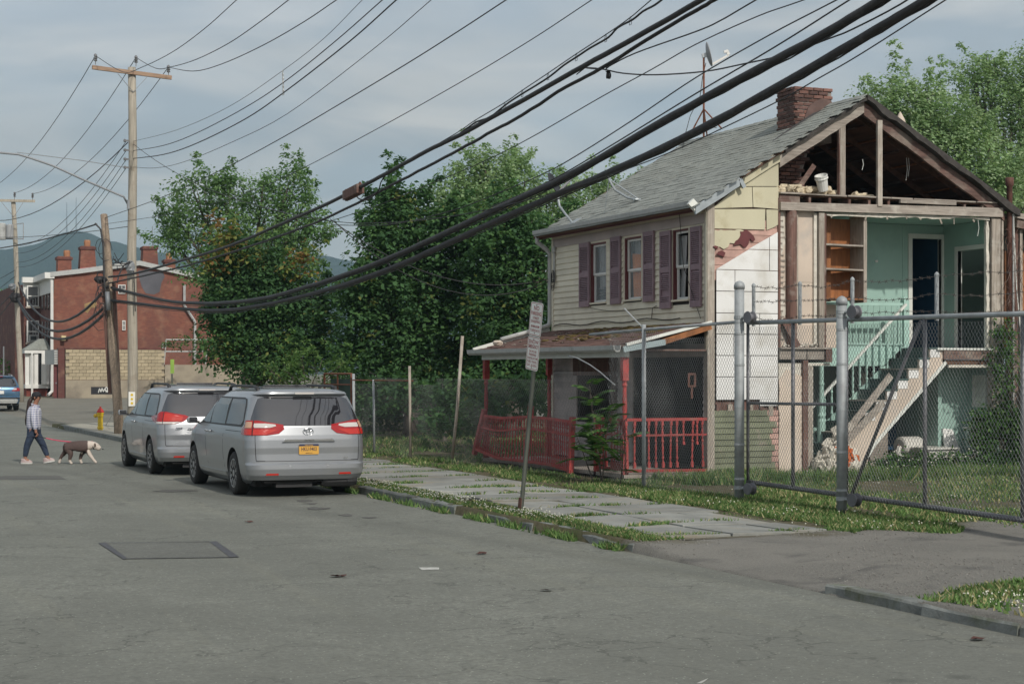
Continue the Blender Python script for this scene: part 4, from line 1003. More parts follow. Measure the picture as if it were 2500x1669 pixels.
# rusty vent stack on the right corner, rear wing beyond it
VP = MB().lathe([(.05,.2),(.05,5.05),(.055,5.06),(.055,5.50),(.075,5.52),(.08,5.66),(.07,5.67)],10,(20.99,YG-.06,0)).build('vent_stack', m_mtl, H, smooth=True)
MB().lathe([(.075,0),(.085,.02),(.085,.1),(.07,.12)],10,(20.99,YG-.06,2.75)).build('pipe_collar', m_mtl, VP); MB().lathe([(.075,0),(.085,.02),(.085,.1),(.07,.12)],10,(20.99,YG-.06,2.05)).build('pipe_collar', m_mtl, VP)
MB().tube([(21.05,YG-.1,4.9),(21.08,YG-.1,4.3),(21.12,YG-.1,3.6),(21.2,YG-.1,2.9),(21.4,YG-.1,2.2)],.012,5).build('hanging_cable', m_wtrim, H)
MB().tube([(21.03,YG-.12,1.0),(21.03,YG-.12,5.0)],.018,5).build('conduit', m_gut, H)
RW = MB().box(21.1,21.22,YG-.02,YG+.12,GZ,4.75).build('rear_wing', m_wdk, H)
MB().box(21.25,21.31,YG-.04,YG+.1,GZ,4.7).build('wing_stud', m_wgr, RW)
MB().hexa([(21.08,YG-.1,4.92),(26,YG-.1,4.35),(26,31,4.35),(21.08,31,4.92),(21.08,YG-.1,5.02),(26,YG-.1,4.45),(26,31,4.45),(21.08,31,5.02)]).build('wing_roof', m_wgx, RW)
MB().beam((21.1,YG-.12,4.80),(26,YG-.12,4.2),.05,.14).build('wing_fascia', m_wdx, RW)
MB().box(21.32,26,YG+.9,YG+.96,2.5,4.3).build('wing_wall', m_brd, RW); MB().box(21.32,26,YG+.88,YG+.898,3.2,3.38).build('wing_rail', m_ply, RW)
MB().box(21.32,26,YG+.0,YG+.88,2.30,2.44).build('wing_floor', m_brd, RW); MB().box(21.1,26,YG-.03,YG+.02,2.10,2.29).build('wing_joist', m_wdx, RW)
MB().box(21.5,26,YG+.5,YG+.55,GZ,2.1).build('wing_wall', m_wgr, RW)

# ================================================================ LOOSE THINGS IN AND ON THE HOUSE
m_ins = M('blown_insulation', (.60,.52,.38), 1, var=.25, scale=12, bump=.6, bscale=30)
mb = MB(); rr_ = random.Random(17)
for i in range(70):
    x = 16.05+1.3*rr_.random()**1.2; mb.blob((x, YG+.1+rr_.uniform(0,.7), 5.2+rr_.uniform(0,.13)), (rr_.uniform(.06,.13),.09,rr_.uniform(.04,.09)), i, 7, 5, .35)
for i in range(16):
    mb.blob((17.5+rr_.random()*.7, YG+.15+rr_.uniform(0,.4), 5.22), (rr_.uniform(.05,.12),.08,rr_.uniform(.03,.08)), 100+i, 7, 5, .4)
tag(mb.build('attic_insulation', m_ins), 'fluffy beige insulation spilling over the attic floor edge', 'insulation', kind='stuff')
bk = thing('bucket', 'white plastic bucket lying tipped in the attic insulation', 'bucket', (16.95,YG+.08,5.25))
Mk = Matrix.Translation((16.96,YG+.04,5.27)) @ Euler((.25,-.35,0)).to_matrix().to_4x4()
MB().lathe([(.085,0),(.09,.01),(.11,.26),(.118,.265),(.118,.29),(.10,.29),(.095,.25),(.08,.02)],14,M=Mk).build('pail', m_wht, bk, smooth=False)
MB().lathe([(.119,.22),(.124,.225),(.124,.24),(.119,.245)],14,M=Mk).build('rim', m_wht, bk)
pl = MB().beam((16.62,YG+.3,5.35),(16.9,YG+.25,5.75),.03,.09).build('attic_plank', m_wdx); tag(pl, 'short dark plank leaning behind the bucket in the attic', 'plank')
# rubble at the foot of the stairs
m_rub = M('plaster_rubble', (.56,.53,.46), .95, var=.2, scale=8, bump=.3)
m_rub2 = M('red_brick_rubble', (.50,.13,.04), .95, var=.3, scale=8)
mb = MB(); mb.mi = 0
for i in range(240):
    t = rr_.random(); ang = rr_.uniform(0,6.28); rad = rr_.random()**.6
    x = 17.05+.50*rad*math.cos(ang); y = 26.12+.42*rad*math.sin(ang); z = GZ+ .78*(1-rad)**.8*rr_.uniform(.75,1.05)
    s_ = rr_.uniform(.04,.10); mb.mi = 1 if (abs(x-17.15)<.22 and y < 26.0 and .25 < z-GZ < .5 and rr_.random()<.8) else 0
    e = Euler((rr_.uniform(0,3),rr_.uniform(0,3),rr_.uniform(0,3))).to_matrix()
    mb.hexa([Vector((x,y,z))+e@Vector((a*s_,b_*s_*.8,c*s_*.35)) for a,b_,c in ((-1,-1,-1),(1,-1,-1),(1,1,-1),(-1,1,-1),(-1,-1,1),(1,-1,1),(1,1,1),(-1,1,1))])
mb.mi = 0; mb.blob((17.05,26.15,GZ+.15),(.36,.30,.36),5,10,6,.12)
tag(mb.build('rubble_heap', [m_rub, m_rub2]), 'heap of plaster rubble with orange brick pieces at the stair foot', 'rubble', kind='stuff')
ob = MB().hexa([(16.72,25.95,GZ-.02),(17.3,25.80,GZ-.02),(17.32,25.95,GZ-.02),(16.76,26.1,GZ-.02),(16.74,25.97,GZ+.2),(17.28,25.84,GZ+.16),(17.3,25.95,GZ+.16),(16.78,26.08,GZ+.2)]).build('plaster_slab', m_plw); tag(ob, 'white broken plaster slab lying in front of the rubble heap', 'slab')
for k,(a,b_) in enumerate((((2067,1052),(2175,916)),((2064,1078),(2157,982)))):
    p = gy(*a,26.28); q = gy(*b_,26.30)
    o = MB().beam(p,q,.03,.13,(0,1,0) if False else (0,0,1)).build('leaning_plank', m_wgx); tag(o, ('longer grey plank' if k == 0 else 'shorter grey plank') + ' lying along the outside of the broken stairs, ' + ('the upper one' if k == 0 else 'the lower one'), 'plank', 'planks on the stairs')
m_wen = M('white_enamel', (.60,.59,.55), .4, var=.08, dirt=(.55,.5,.42), dirt_scale=4)
wt = thing('water_heater', 'white cylindrical water heater lying on its side behind the stairs', 'water heater', (19.3,27.15,GZ))
Mw = Matrix.Translation((19.12,27.2,.62)) @ Euler((0,R(90),.15)).to_matrix().to_4x4()
MB().lathe([(.13,0),(.175,.02),(.18,.04),(.18,.46),(.17,.49),(.12,.5)],18,M=Mw).build('tank', m_wen, wt, smooth=False)
MB().lathe([(.03,-.06),(.03,.0)],8,M=Mw).build('pipe_stub', m_mtl, wt); MB().lathe([(.183,.10),(.186,.105),(.186,.12),(.183,.125)],18,M=Mw).build('seam_band', m_wen, wt)
MB().tube([(19.05,27.1,.6),(18.95,27.0,.5),(19.02,26.95,.35),(19.1,26.95,.22)],.05,7).build('drain_pipe', m_wen, wt)
MB().box(19.15,19.4,27.05,27.35,GZ,.44).box(19.05,19.15,27.1,27.3,GZ,.3).build('support_block', m_wgr, wt)
tb = thing('bathtub', 'white enamel tub half hidden in weeds beneath the landing', 'bathtub', (19.8,26.8,GZ))
MB().prism([(-.34,.42),(.34,.42),(.30,.36),(.24,.05),(.14,0),(-.14,0),(-.24,.05),(-.30,.36)], lambda a,b_,d: (19.62+a,26.55+d,GZ+b_), 0, .9).build('tub_body', m_wen, tb)
MB().box(19.25,19.99,26.50,27.48,GZ+.421,GZ+.45).build('tub_rim', m_wen, tb)
pn = MB().hexa([(20.0,26.86,GZ-.02),(20.42,26.80,GZ-.02),(20.44,26.84,GZ-.02),(20.0,26.90,GZ-.02),(20.0,27.05,.95),(20.22,27.05,.93),(20.24,27.09,.93),(20.0,27.09,.95)]).build('white_panel', m_brd); tag(pn, 'white slanted sheet leaning on the lower teal wall', 'panel')
cb = thing('kitchen_cabinet', 'pale wooden base cabinet with dark open door under vines', 'cabinet', (20.75,26.6,GZ))
MB().box(20.30,20.35,26.3,26.75,GZ-.01,.95).box(20.68,20.72,26.3,26.75,GZ-.01,.95).box(20.35,20.68,26.7,26.75,GZ,.95).box(20.35,20.68,26.3,26.7,.18,.25).build('carcass', m_teal2, cb)
MB().box(20.35,20.68,26.6,26.69,.26,.9).build('inner_back', M('dark_red_cupboard',(.09,.03,.02),.8), cb)
MB().box(20.73,21.25,26.28,26.33,.27,.93).build('door_panel', m_wgx, cb); MB().box(20.28,21.28,26.27,26.8,.951,.985).build('worktop', m_wtrim, cb)
MB().box(21.26,21.31,26.28,26.34,.2,.8).build('rusty_edge', m_mtl, cb)

# torn ends: lath strips, dangling wires and dry creeper strands
rq = random.Random(61)
for i in range(22):
    z = 2.6+i*.1; MB().beam((16.04,YG+.045,z),(16.04+rq.uniform(.06,.15),YG+.03,z+rq.uniform(-.01,.01)),.006,.028).build('lath', m_wgx, H)
for i in range(9):
    x = 17.1+i*.38+rq.uniform(-.1,.1); MB().beam((x,YG-.02,4.86),(x+rq.uniform(-.05,.05),YG-.03,4.86-rq.uniform(.03,.12)),.012,.03).build('lath', m_wgr, H)
mb = MB()
for (x,y,z,ln) in ((19.0,YG+.4,6.0,.42),(19.06,YG+.42,6.0,.34),(17.9,YG+.2,5.9,.2),(20.3,YG-.02,4.85,.3)):
    mb.tube([(x,y,z),(x+.02,y,z-ln*.5),(x-.01,y,z-ln)],.006,4)
mb.build('dangling_wire', m_wtrim, H)
mb = MB()
for i in range(46):
    x = 20.85+rq.uniform(-.05,.55); z = rq.uniform(3.4,4.75); p = Vector((x,YG-.14,z)); pts_ = [p]
    for k_ in range(5): p = p+Vector((rq.uniform(-.07,.08),rq.uniform(-.02,.02),rq.uniform(-.16,.04))); pts_.append(p)
    mb.tube(pts_,.004,3,False)
tag(mb.build('dry_creeper', m_wdk, H), kind='stuff')

# dishes on the roof
m_dish = M('grey_dish', (.33,.34,.35), .55, var=.1); m_blk = M('black_dish', (.02,.021,.026), .5, var=.2); m_gal = M('galvanised_steel', (.42,.45,.46), .42, .75, var=.12, scale=12)
m_rstp = M('rusty_pipe', (.20,.075,.04), .7, .3, var=.35, scale=8)
def dish(root, c, n, r, mat, armlen, armmat, sag=.0):
    n = Vector(n).normalized(); q = n.to_track_quat('Z','Y').to_matrix().to_4x4(); Mt = Matrix.Translation(c) @ q
    MB().lathe([(.02,-.045*r/.25),(r*.5,-.03*r/.25),(r*.85,-.008),(r,.012),(r*1.01,.02),(r*.98,.022),(r*.8,.004),(r*.45,-.018*r/.25),(.01,-.032*r/.25)],22,M=Mt @ Matrix.Diagonal((.9,1.08,1,1))).build('reflector', mat, root, smooth=True)
    up = Mt.to_3x3() @ Vector((0,1,0)); a = Vector(c) - up*r*.95; e = Vector(c) + n*armlen - up*r*.45
    arm = MB().beam(a,e,.03,.045).build('feed_arm', armmat, root)
    MB().beam(e+up*.0, e+up*.09-n*.02,.05,.06).beam(e+up*.09+n*.0, e+up*.08-n*.09,.07,.05).build('feed_horn', armmat, arm)
    MB().beam(Vector(c)-n*.03, Vector(c)-n*.14,.07,.09).build('bracket', m_gal, root)
dm = thing('satellite_dish', 'grey satellite dish edge-on atop a rusty tripod mast on the ridge', 'satellite dish', (RX,32.33,RZ))
MB().tube([(RX,32.33,RZ-.05),(RX,32.33,8.72)],.022,8).build('mast', m_rstp, dm)
for q in (gx(1680,338,RX-.25), gx(1762,314,RX), Vector((RX+.45,32.9,RZ-.26))): MB().tube([q,(RX,32.33,7.62)],.016,6).build('tripod_leg', m_rstp, dm)
MB().tube([(RX-.14,32.33,7.25),(RX+.24,32.2,7.22)],.012,5).build('cross_brace', m_gal, dm)
rv_ = Vector((_ca,-_sa,0)); dish(dm, Vector((RX,32.33,8.78))+rv_*.10, rv_*.93+Vector((0,0,.22)), .245, m_dish, .42, m_wht)
MB().tube([(RX+.05,32.33,8.6),(RX-.03,32.33,8.3),(RX-.05,32.4,7.9),(RX-.18,32.6,7.5),(RX-.3,32.6,7.1),(RX-.42,32.5,6.78)],.008,4).build('cable', m_dark, dm)
db = thing('satellite_dish', 'black satellite dish on a short arm at the far end of the eaves', 'satellite dish', (14.42,32.0,5.0))
MB().tube([(14.50,31.9,5.04),(14.42,32.05,5.22),(14.36,32.25,5.42),(14.34,32.30,5.62)],.025,8).build('mast', m_gal, db)
MB().hexa([(14.40,31.72,4.995),(14.62,31.72,5.13),(14.62,31.98,5.13),(14.40,31.98,4.995),(14.40,31.72,5.01),(14.62,31.72,5.145),(14.62,31.98,5.145),(14.40,31.98,5.01)]).build('foot_plate', m_gal, db)
dish(db, gx(1352,448,14.28), (.55,-.62,.42), .23, m_blk, .40, m_dish)
jm = thing('antenna_mount', 'empty bent grey antenna mount standing on the roof slope', 'antenna mount', (15.3,30.2,5.5))
bpt = Vector((15.0,29.95,roofz(15.0)+.02))
MB().tube([bpt,bpt+Vector((-.12,.2,.06)),bpt+Vector((-.28,.42,.22)),bpt+Vector((-.36,.52,.42)),bpt+Vector((-.4,.55,.56))],.026,8).build('pipe', m_gal, jm)
MB().tube([bpt+Vector((.02,.02,.02)),bpt+Vector((-.32,.48,.40))],.016,6).build('brace', m_gal, jm); MB().tube([bpt+Vector((-.36,.53,.46)),bpt+Vector((-.42,.62,-.22))],.009,5).build('stay_rod', m_gal, jm)
MB().blob(bpt,(.09,.09,.03),3).build('foot_plate', m_gal, jm)
bc = thing('finial', 'small pale pointed object on the back slope of the roof', 'finial', (18.62,28.5,6.5))
MB().lathe([(.02,0),(.10,.02),(.115,.10),(.085,.22),(.03,.33),(.004,.37)],10,(18.72,26.6,roofz(18.72)+.0)).build('cap', m_pls, bc)
MB().lathe([(.06,-.05),(.06,.02)],8,(18.72,26.6,roofz(18.72))).build('base', m_mtl, bc)

# ================================================================ CHAIN-LINK FENCES AND SLIDING GATE
m_pipe = M('weathered_galvanised_pipe', (.34,.365,.375), .62, .3, var=.18, scale=6, dirt=(.28,.29,.30), dirt_scale=4)
m_pipd = M('dull_galvanised_pipe', (.17,.17,.185), .55, .5, var=.2, scale=6)
m_wire = M('fence_wire', (.34,.35,.35), .5, .4, var=.2)
m_wird = M('old_fence_wire', (.21,.21,.215), .6, .4, var=.2)
m_barb = M('barbed_wire', (.14,.12,.11), .6, .5, var=.3)
def chain(name, P, length, zb, zt_, mat, parent, pitch=.064, slope=1.35, r=.0025, nseg=1, spike=.03):
    """P(s,z)->Vector; diagonal wires in two families"""
    V = []; T = []
    def seg(pts):
        o = len(V); k = len(pts)
        for i,p in enumerate(pts):
            d = (pts[min(i+1,k-1)]-pts[max(i-1,0)]).normalized(); a = d.cross(Vector((.37,.91,.05))).normalized(); b = d.cross(a)
            for t in (0,2.0944,4.18879): V.append(tuple(p+(a*math.cos(t)+b*math.sin(t))*r))
        for i in range(k-1):
            for j in range(3): T.append((o+i*3+j, o+i*3+(j+1)%3, o+i*3+3+(j+1)%3, o+i*3+3+j))
    for fam in (1,-1):
        H_ = (max(zt_(0),zt_(length/2),zt_(length))-min(zb(0),zb(length)))/slope
        k = -H_
        while k < length+H_:
            pts = []; n = 14*nseg
            for i in range(n+1):
                s = k + H_*i/n if fam == 1 else k - H_*i/n
                if -1e-6 <= s <= length:
                    z = zb(s) + slope*H_*i/n
                    if z <= zt_(s)+spike: pts.append(P(s, z)+Vector((.0015*fam,0,0)))
            if len(pts) >= 2:
                if nseg == 1: pts = [pts[0], pts[len(pts)//2], pts[-1]]
                seg(pts)
            k += pitch
    return npmesh(name, V, T, mat, parent)
GX = 12.6
yA, yB_ = gx(1805,1000,GX).y, gx(2055,1000,GX).y
# fixed high fence from the first gate post towards the porch
HF = thing('chain_link_fence', 'tall chain-link fence panel between the porch and the first gate post', 'fence', (12.55,24.4,.15))
yend = 26.25
def PH(s, z):
    y = yA + s; return Vector((12.58-.05*math.sin(s*.8)+.03*math.sin(s*2.3+z), y, z))
chain('wire_mesh', PH, yend-yA, lambda s:.16, lambda s:2.70-.02*math.sin(s), m_wire, HF, nseg=1)
MB().tube([(12.6,yA+.05,2.74),(12.57,24.8,2.70),(12.55,26.9,2.66)],.024,8).build('top_rail', m_pipe, HF, smooth=True)
MB().tube([(12.56,24.86,-.05),(12.56,24.86,2.78)],.035,10).build('post', m_pipe, HF, smooth=True)
MB().beam((12.55,24.86,2.72),(12.35,25.15,3.05),.04,.012).build('barb_arm', m_pipe, HF)
cu = MB().tube([gx(u,v,12.7) for u,v in ((1388,868),(1410,874),(1440,890),(1465,908),(1490,930),(1502,940))],.012,6).build('bent_rail', m_pipe, HF, smooth=True)
for k,(yy,zt_,rad) in enumerate(((yA,3.32,.072),(yB_,2.99,.068))):
    gp = thing('gate_post', ('taller' if k == 0 else 'shorter') + ' thick galvanised gate post with roller wheels, ' + ('left' if k == 0 else 'right') + ' of the pair', 'post', (GX,yy,.12), 0, 'gate posts')
    MB().lathe([(rad,-.1),(rad,zt_-.16)],18,(GX,yy,.12)).build('tube', m_pipe, gp, smooth=True)
    MB().lathe([(rad*1.12,0),(rad*1.12,.05),(rad*.95,.085),(rad*.5,.11),(.002,.12)],18,(GX,yy,zt_-.10)).build('cap', m_pipe, gp, smooth=True)
    for z in (.45,.95,1.5,2.1,2.72,2.55): MB().lathe([(rad*1.06,0),(rad*1.06,.03)],16,(GX,yy,z)).build('band', m_pipe, gp)
    for z in ((2.80,.33) if k == 0 else (2.79,.35)):
        c_ = Vector((GX+.05,yy-.22,z)); Mr = Matrix.Translation(c_) @ Euler((0,R(90),R(12))).to_matrix().to_4x4()
        wl_ = MB().lathe([(.02,-.055),(.085,-.055),(.09,-.048),(.085,-.04),(.055,-.025),(.055,.025),(.085,.04),(.09,.048),(.085,.055),(.02,.055)],20,M=Mr).build('roller', m_pipd, gp, smooth=False)
        MB().tube([(GX,yy-.05,z),(GX+.02,yy-.22,z)],.016,6).build('axle', m_pipe, wl_); MB().lathe([(rad*1.1,0),(rad*1.1,.05)],16,(GX,yy,z-.02)).build('clamp', m_pipe, gp)
GT = thing('sliding_gate', 'wide chain-link sliding gate topped with strands of barbed wire', 'gate', (12.72,17.5,.15))
gX = 12.76; y0g = 12.2; y1g = gx(1826,1000,gX).y
zt2 = lambda y: 2.66+.01*(y-15); zb2 = lambda y: .33+.012*(y-15)
MB().tube([(gX,y1g,zt2(y1g)),(gX,y0g,zt2(y0g))],.032,10).build('top_rail', m_pipe, GT, smooth=True); MB().tube([(gX,y1g,zb2(y1g)),(gX,y0g,zb2(y0g))],.034,10).build('bottom_rail', m_pipd, GT, smooth=True)
for u in (1826,1936,2066,2258,2497):
    y = gx(u,1000,gX).y; MB().tube([(gX,y,zb2(y)),(gX,y,zt2(y))],.027 if u > 1830 else .024,8).build('upright', m_pipd, GT, smooth=True)
ya, yb = gx(1826,990,gX).y, gx(2060,990,gX).y
MB().tube([(gX,ya,1.56),(gX,yb,1.58)],.022,8).build('middle_rail', m_pipd, GT, smooth=True)
MB().tube([(gX+.03,gx(2243,800,gX).y,zt2(16)-.03),(gX+.03,gx(2072,1200,gX).y,zb2(18))],.024,8).build('diagonal_brace', m_pipd, GT, smooth=True)
chain('wire_mesh', lambda s,z: Vector((gX-.035,y0g+s,z)), y1g-y0g, lambda s: zb2(y0g+s)-.02, lambda s: zt2(y0g+s)+.0, m_wire, GT, r=.0025)
bw = []
for u,vt in ((1840,684),(1953,679),(2081,668),(2287,655),(2560,640)):
    y = gx(u,780,gX+.05).y; z1 = gx(u,vt,gX+.05).z
    p = MB().lathe([(.026,0),(.026,z1-zt2(y)-.05),(.03,z1-zt2(y)-.045),(.03,z1-zt2(y)-.02),(.016,z1-zt2(y)),(.002,z1-zt2(y)+.01)],10,(gX+.05,y,zt2(y)-.05)).build('barb_post', m_pipe, GT, smooth=False); bw.append((y,z1))
for k,dz in enumerate((.09,.32,.54)):
    mb = MB()
    for (ya_,za),(yb_,zb_) in zip(bw[:-1],bw[1:]):
        n = 12; pts = []
        for i in range(n+1):
            t = i/n; y = ya_+(yb_-ya_)*t; z = (za-dz*(za-zt2(ya_))/.62)*(1-t)+(zb_-dz*(zb_-zt2(yb_))/.62)*t-.06*t*(1-t)*4*(.5+.5*math.sin(k*2+ya_)) + rr_.uniform(-.012,.012)
            pts.append(Vector((gX+.05+rr_.uniform(-.01,.01),y,z)))
        mb.tube(pts,.0032,4,False)
        for p in pts[1:-1]:
            mb.beam(p+Vector((-.02,.012,.018)),p+Vector((.02,-.012,-.018)),.0045,.0045); mb.beam(p+Vector((.0,.02,-.02)),p+Vector((0,-.02,.02)),.0045,.0045)
    mb.build('barbed_strand', m_barb, GT)
# long low fence to the left
LF = thing('chain_link_fence', 'long sagging low chain-link fence running along the sidewalk in front of the trees', 'fence', (12.2,33,.12))
fa = gx(862,1000,12.05); fb = gx(1512,1000,12.42); FL = fa.y-fb.y
def PL(s, z):
    t = s/FL; y = fb.y+s; x = 12.42-.37*t
    return Vector((x + .05*math.sin(s*1.9+z*1.4) + .07*math.sin(s*.7)*(z-.2)*.5, y, z))
ztl = lambda s: 2.02-.02*s+.05*math.sin(s*.9) if s < 8 else 1.86+.02*math.sin(s*1.3)
chain('wire_mesh', PL, FL, lambda s:.14, ztl, m_wird, LF, r=.0021, nseg=1, pitch=.068)
for u,vt,vb,rad,mt in ((863,912,1106,.035,m_pipe),(912,926,1098,.028,m_pipe),(1000,893,1088,.03,m_wgr)):
    p = gx(u,vb,12.1); MB().tube([Vector((12.12,p.y,0)),Vector((12.1,p.y,gx(u,vt,12.1).z))],rad,8).build('post', mt, LF, smooth=True)
MB().tube([gx(1104,1118,12.15),gx(1116,1000,12.2),gx(1129,820,12.25)],.032,8).build('leaning_post', m_wgr, LF, smooth=True)
MB().tube([PL(FL*.72,1.83),PL(FL*.999,1.83)],.018,6).build('top_rail', m_rstp, LF)
RG = thing('rusty_gate', 'small rusty gate frame with green tarp beside the silver minivan', 'gate', (12.2,gx(830,1000,12.2).y,.12))
a = gx(858,1000,12.1).y; b = gx(792,1000,12.1).y
MB().tube([(12.1,a,.1),(12.1,a,1.98),(12.1,b,1.98),(12.1,b,.1)],.028,6).build('frame', m_rstp, RG)
MB().tube([(12.1,a,1.72),(12.1,b,1.72)],.02,6).tube([(12.1,(a+b)/2,.3),(12.1,(a+b)/2,1.98)],.02,6).build('rail', m_rstp, RG)
MB().box(12.2,12.22,a+.1,b-.2,.2,1.85).build('tarp', M('dark_green_tarp',(.02,.05,.035),.7,var=.3), RG)

# ================================================================ PARKING SIGNS ON A LEANING POST
SP = thing('sign_post', 'leaning steel sign post with rusty foot in the grass strip', 'post', (9.08,21.72,.1))
sb = Vector((9.08,21.72,.02)); stp = Vector((9.20,21.32,2.98)); sd = (stp-sb).normalized()
m_chn = M('dull_green_steel', (.12,.13,.11), .55, .4, var=.25, grain=(1,1,.3), scale=6)
side_ = Vector((.17,-1,0)); side_ = (side_ - sd*side_.dot(sd)).normalized(); nrm = sd.cross(side_).normalized()
if nrm.x > 0: nrm = -nrm
def SPt(a,b,c): return sb + side_*a + sd*b + nrm*c      # a across (right when facing sign), b up, c out
mb = MB(); hh = (stp-sb).length
mb.hexa([SPt(a,b,c) for b in (0,hh) for a,c in ((-.012,.012),(.012,.012),(.012,.018),(-.012,.018))])
for s_ in (-1,1):
    mb.hexa([SPt(a,b,c) for b in (0,hh) for a,c in ((s_*.012,.018),(s_*.027,-.014),(s_*.030,-.011),(s_*.016,.018))])
    mb.hexa([SPt(a,b,c) for b in (0,hh) for a,c in ((s_*.027,-.016),(s_*.040,-.016),(s_*.040,-.012),(s_*.027,-.012))])
mb.build('channel_post', m_chn, SP)
mb = MB(); mb.hexa([SPt(a,b,c) for b in (0,.28) for a,c in ((-.035,.019),(.035,.019),(.035,.03),(-.035,.03))]); mb.build('rusty_stub', m_mtl, SP)
m_sgn = M('sign_white', (.80,.80,.76), .5, var=.05, scale=4, dirt=(.7,.7,.65), dirt_scale=5); m_sred = M('faded_sign_red', (.36,.06,.06), .6, var=.15, scale=20)
def text_mesh(s, size, shear=0, sx=1.0):
    cu = bpy.data.curves.new('t', 'FONT'); cu.body = s; cu.size = size; cu.align_x = 'CENTER'; cu.align_y = 'CENTER'; cu.offset = size*.012
    cu.resolution_u = 2
    o = bpy.data.objects.new('t', cu); COL.objects.link(o)
    dg = bpy.context.evaluated_depsgraph_get(); dg.update()
    me = bpy.data.meshes.new_from_object(o.evaluated_get(dg)); bpy.data.objects.remove(o); bpy.data.curves.remove(cu)
    for v in me.vertices: v.co.x *= sx
    return me
def put_text(name, s, size, origin, ax, ay, az, mat, parent, sx=1.0, local=False, maxw=None):
    me = text_mesh(s, size, sx=sx)
    if maxw:
        w = max(v.co.x for v in me.vertices)-min(v.co.x for v in me.vertices)
        if w > maxw:
            for v in me.vertices: v.co.x *= maxw/w
    ax, ay, az, origin = Vector(ax), Vector(ay), Vector(az), Vector(origin)
    for v in me.vertices: v.co = origin + ax*v.co.x + ay*v.co.y + az*.0
    me.materials.append(mat); return link(name, me, parent, local)
def rrect(w, h, r, n=4):
    pts = []
    for cx_,cy_,t0 in ((w/2-r,h/2-r,0),(-w/2+r,h/2-r,90),(-w/2+r,-h/2+r,180),(w/2-r,-h/2+r,270)):
        for i in range(n+1): t = R(t0+90*i/n); pts.append((cx_+r*math.cos(t), cy_+r*math.sin(t)))
    return pts
def sign(label, bc, lines):
    w, h = .305, .455; T0 = thing('parking_sign', label, 'sign', SPt(0,bc-h/2,.03), 0, 'parking signs')
    fn = lambda a,b,d: SPt(a, bc+b, d)
    MB().prism(rrect(w,h,.035), fn, .031, .034).build('plate', m_sgn, T0)
    o = rrect(w-.022,h-.022,.028); i = rrect(w-.036,h-.036,.022); n = len(o)
    MB().add([fn(a,b,.0355) for a,b in o]+[fn(a,b,.0355) for a,b in i], [(k,(k+1)%n,n+(k+1)%n,n+k) for k in range(n)]).build('border', m_sred, T0)
    for s, size, yo in lines: put_text('lettering', s, size, SPt(0,bc+yo,.0358), side_, sd, nrm, m_sred, T0, maxw=.245)
    for yo in (.19,-.19): 
        MB().lathe([(.008,0),(.008,.004)],8,M=Matrix.Translation(SPt(0,bc+yo,.0358)) @ nrm.to_track_quat('Z','Y').to_matrix().to_4x4()).build('bolt', m_mtl, T0)
sign('upper white NO PARKING sign with red letters on the leaning post', 2.73, [('NO',.085,.145),('PARKING',.075,.075),('STREET',.048,.012),('SWEEPING',.048,-.035),('8AM-8AM',.05,-.10),('TUESDAYS',.05,-.155)])
sign('lower white SNOW EMERGENCY sign with red letters on the leaning post', 2.265, [('SNOW',.078,.155),('EMERGENCY',.072,.09),('24 HOUR',.045,.025),('PARKING',.045,-.02),('STARTING AT 8 PM',.045,-.068),('TUES. THURS.',.045,-.115),('SAT. & SUN.',.045,-.162)])
# ================================================================ VEHICLES (local frame: +y forward, rear at -y)
def car_paint(name, col, metal=.55, rough=.32):
    m, nt, N, L, b = nodes(name); v = mapped(N, L)
    fl = noise(N, L, v, 900, 1); c = mixn(N, L, fl, tuple(x*.86 for x in col), tuple(min(1,x*1.12) for x in col))
    du = ramp(N, L, noise(N, L, v, 2.2, 6, .6), .5, .78)
    c = mixn(N, L, du, c, mixn(N, L, .25, c, (.38,.36,.33)))
    L.new(c, b.inputs['Base Color']); b.inputs['Metallic'].default_value = metal; b.inputs['Roughness'].default_value = rough
    b.inputs['Coat Weight'].default_value = .7; b.inputs['Coat Roughness'].default_value = .08
    return m
m_silver = car_paint('silver_car_paint', (.31,.325,.345)); m_bluec = car_paint('blue_car_paint', (.06,.14,.24), .5)
def glassy(name, col, ior=1.9, rough=.03):
    m, nt, N, L, b = nodes(name); b.inputs['Base Color'].default_value = (*col,1); b.inputs['Roughness'].default_value = rough; b.inputs['IOR'].default_value = ior
    b.inputs['Specular IOR Level'].default_value = .5
    return m
m_cgl = glassy('tinted_car_glass', (.020,.020,.024), 2.3); m_sgl = glassy('side_car_glass', (.03,.035,.035), 2.1)
m_blkp = M('black_car_plastic', (.022,.022,.024), .55, var=.2); m_tyre = M('tyre_rubber', (.022,.021,.020), .85, var=.3, scale=9)
m_rim = M('alloy_rim', (.42,.42,.42), .35, .8, var=.08); m_chr = M('chrome_trim', (.62,.63,.64), .15, 1.0, var=.03)
m_lred = glassy('red_lens', (.34,.012,.015), 1.6, .08); m_lred2 = glassy('bright_red_lens', (.48,.03,.02), 1.6, .1); m_lclr = glassy('clear_lens', (.55,.52,.50), 1.6, .08); m_amb = glassy('amber_lens', (.5,.30,.2), 1.6, .1)
m_under = M('car_underside', (.012,.012,.012), .9)
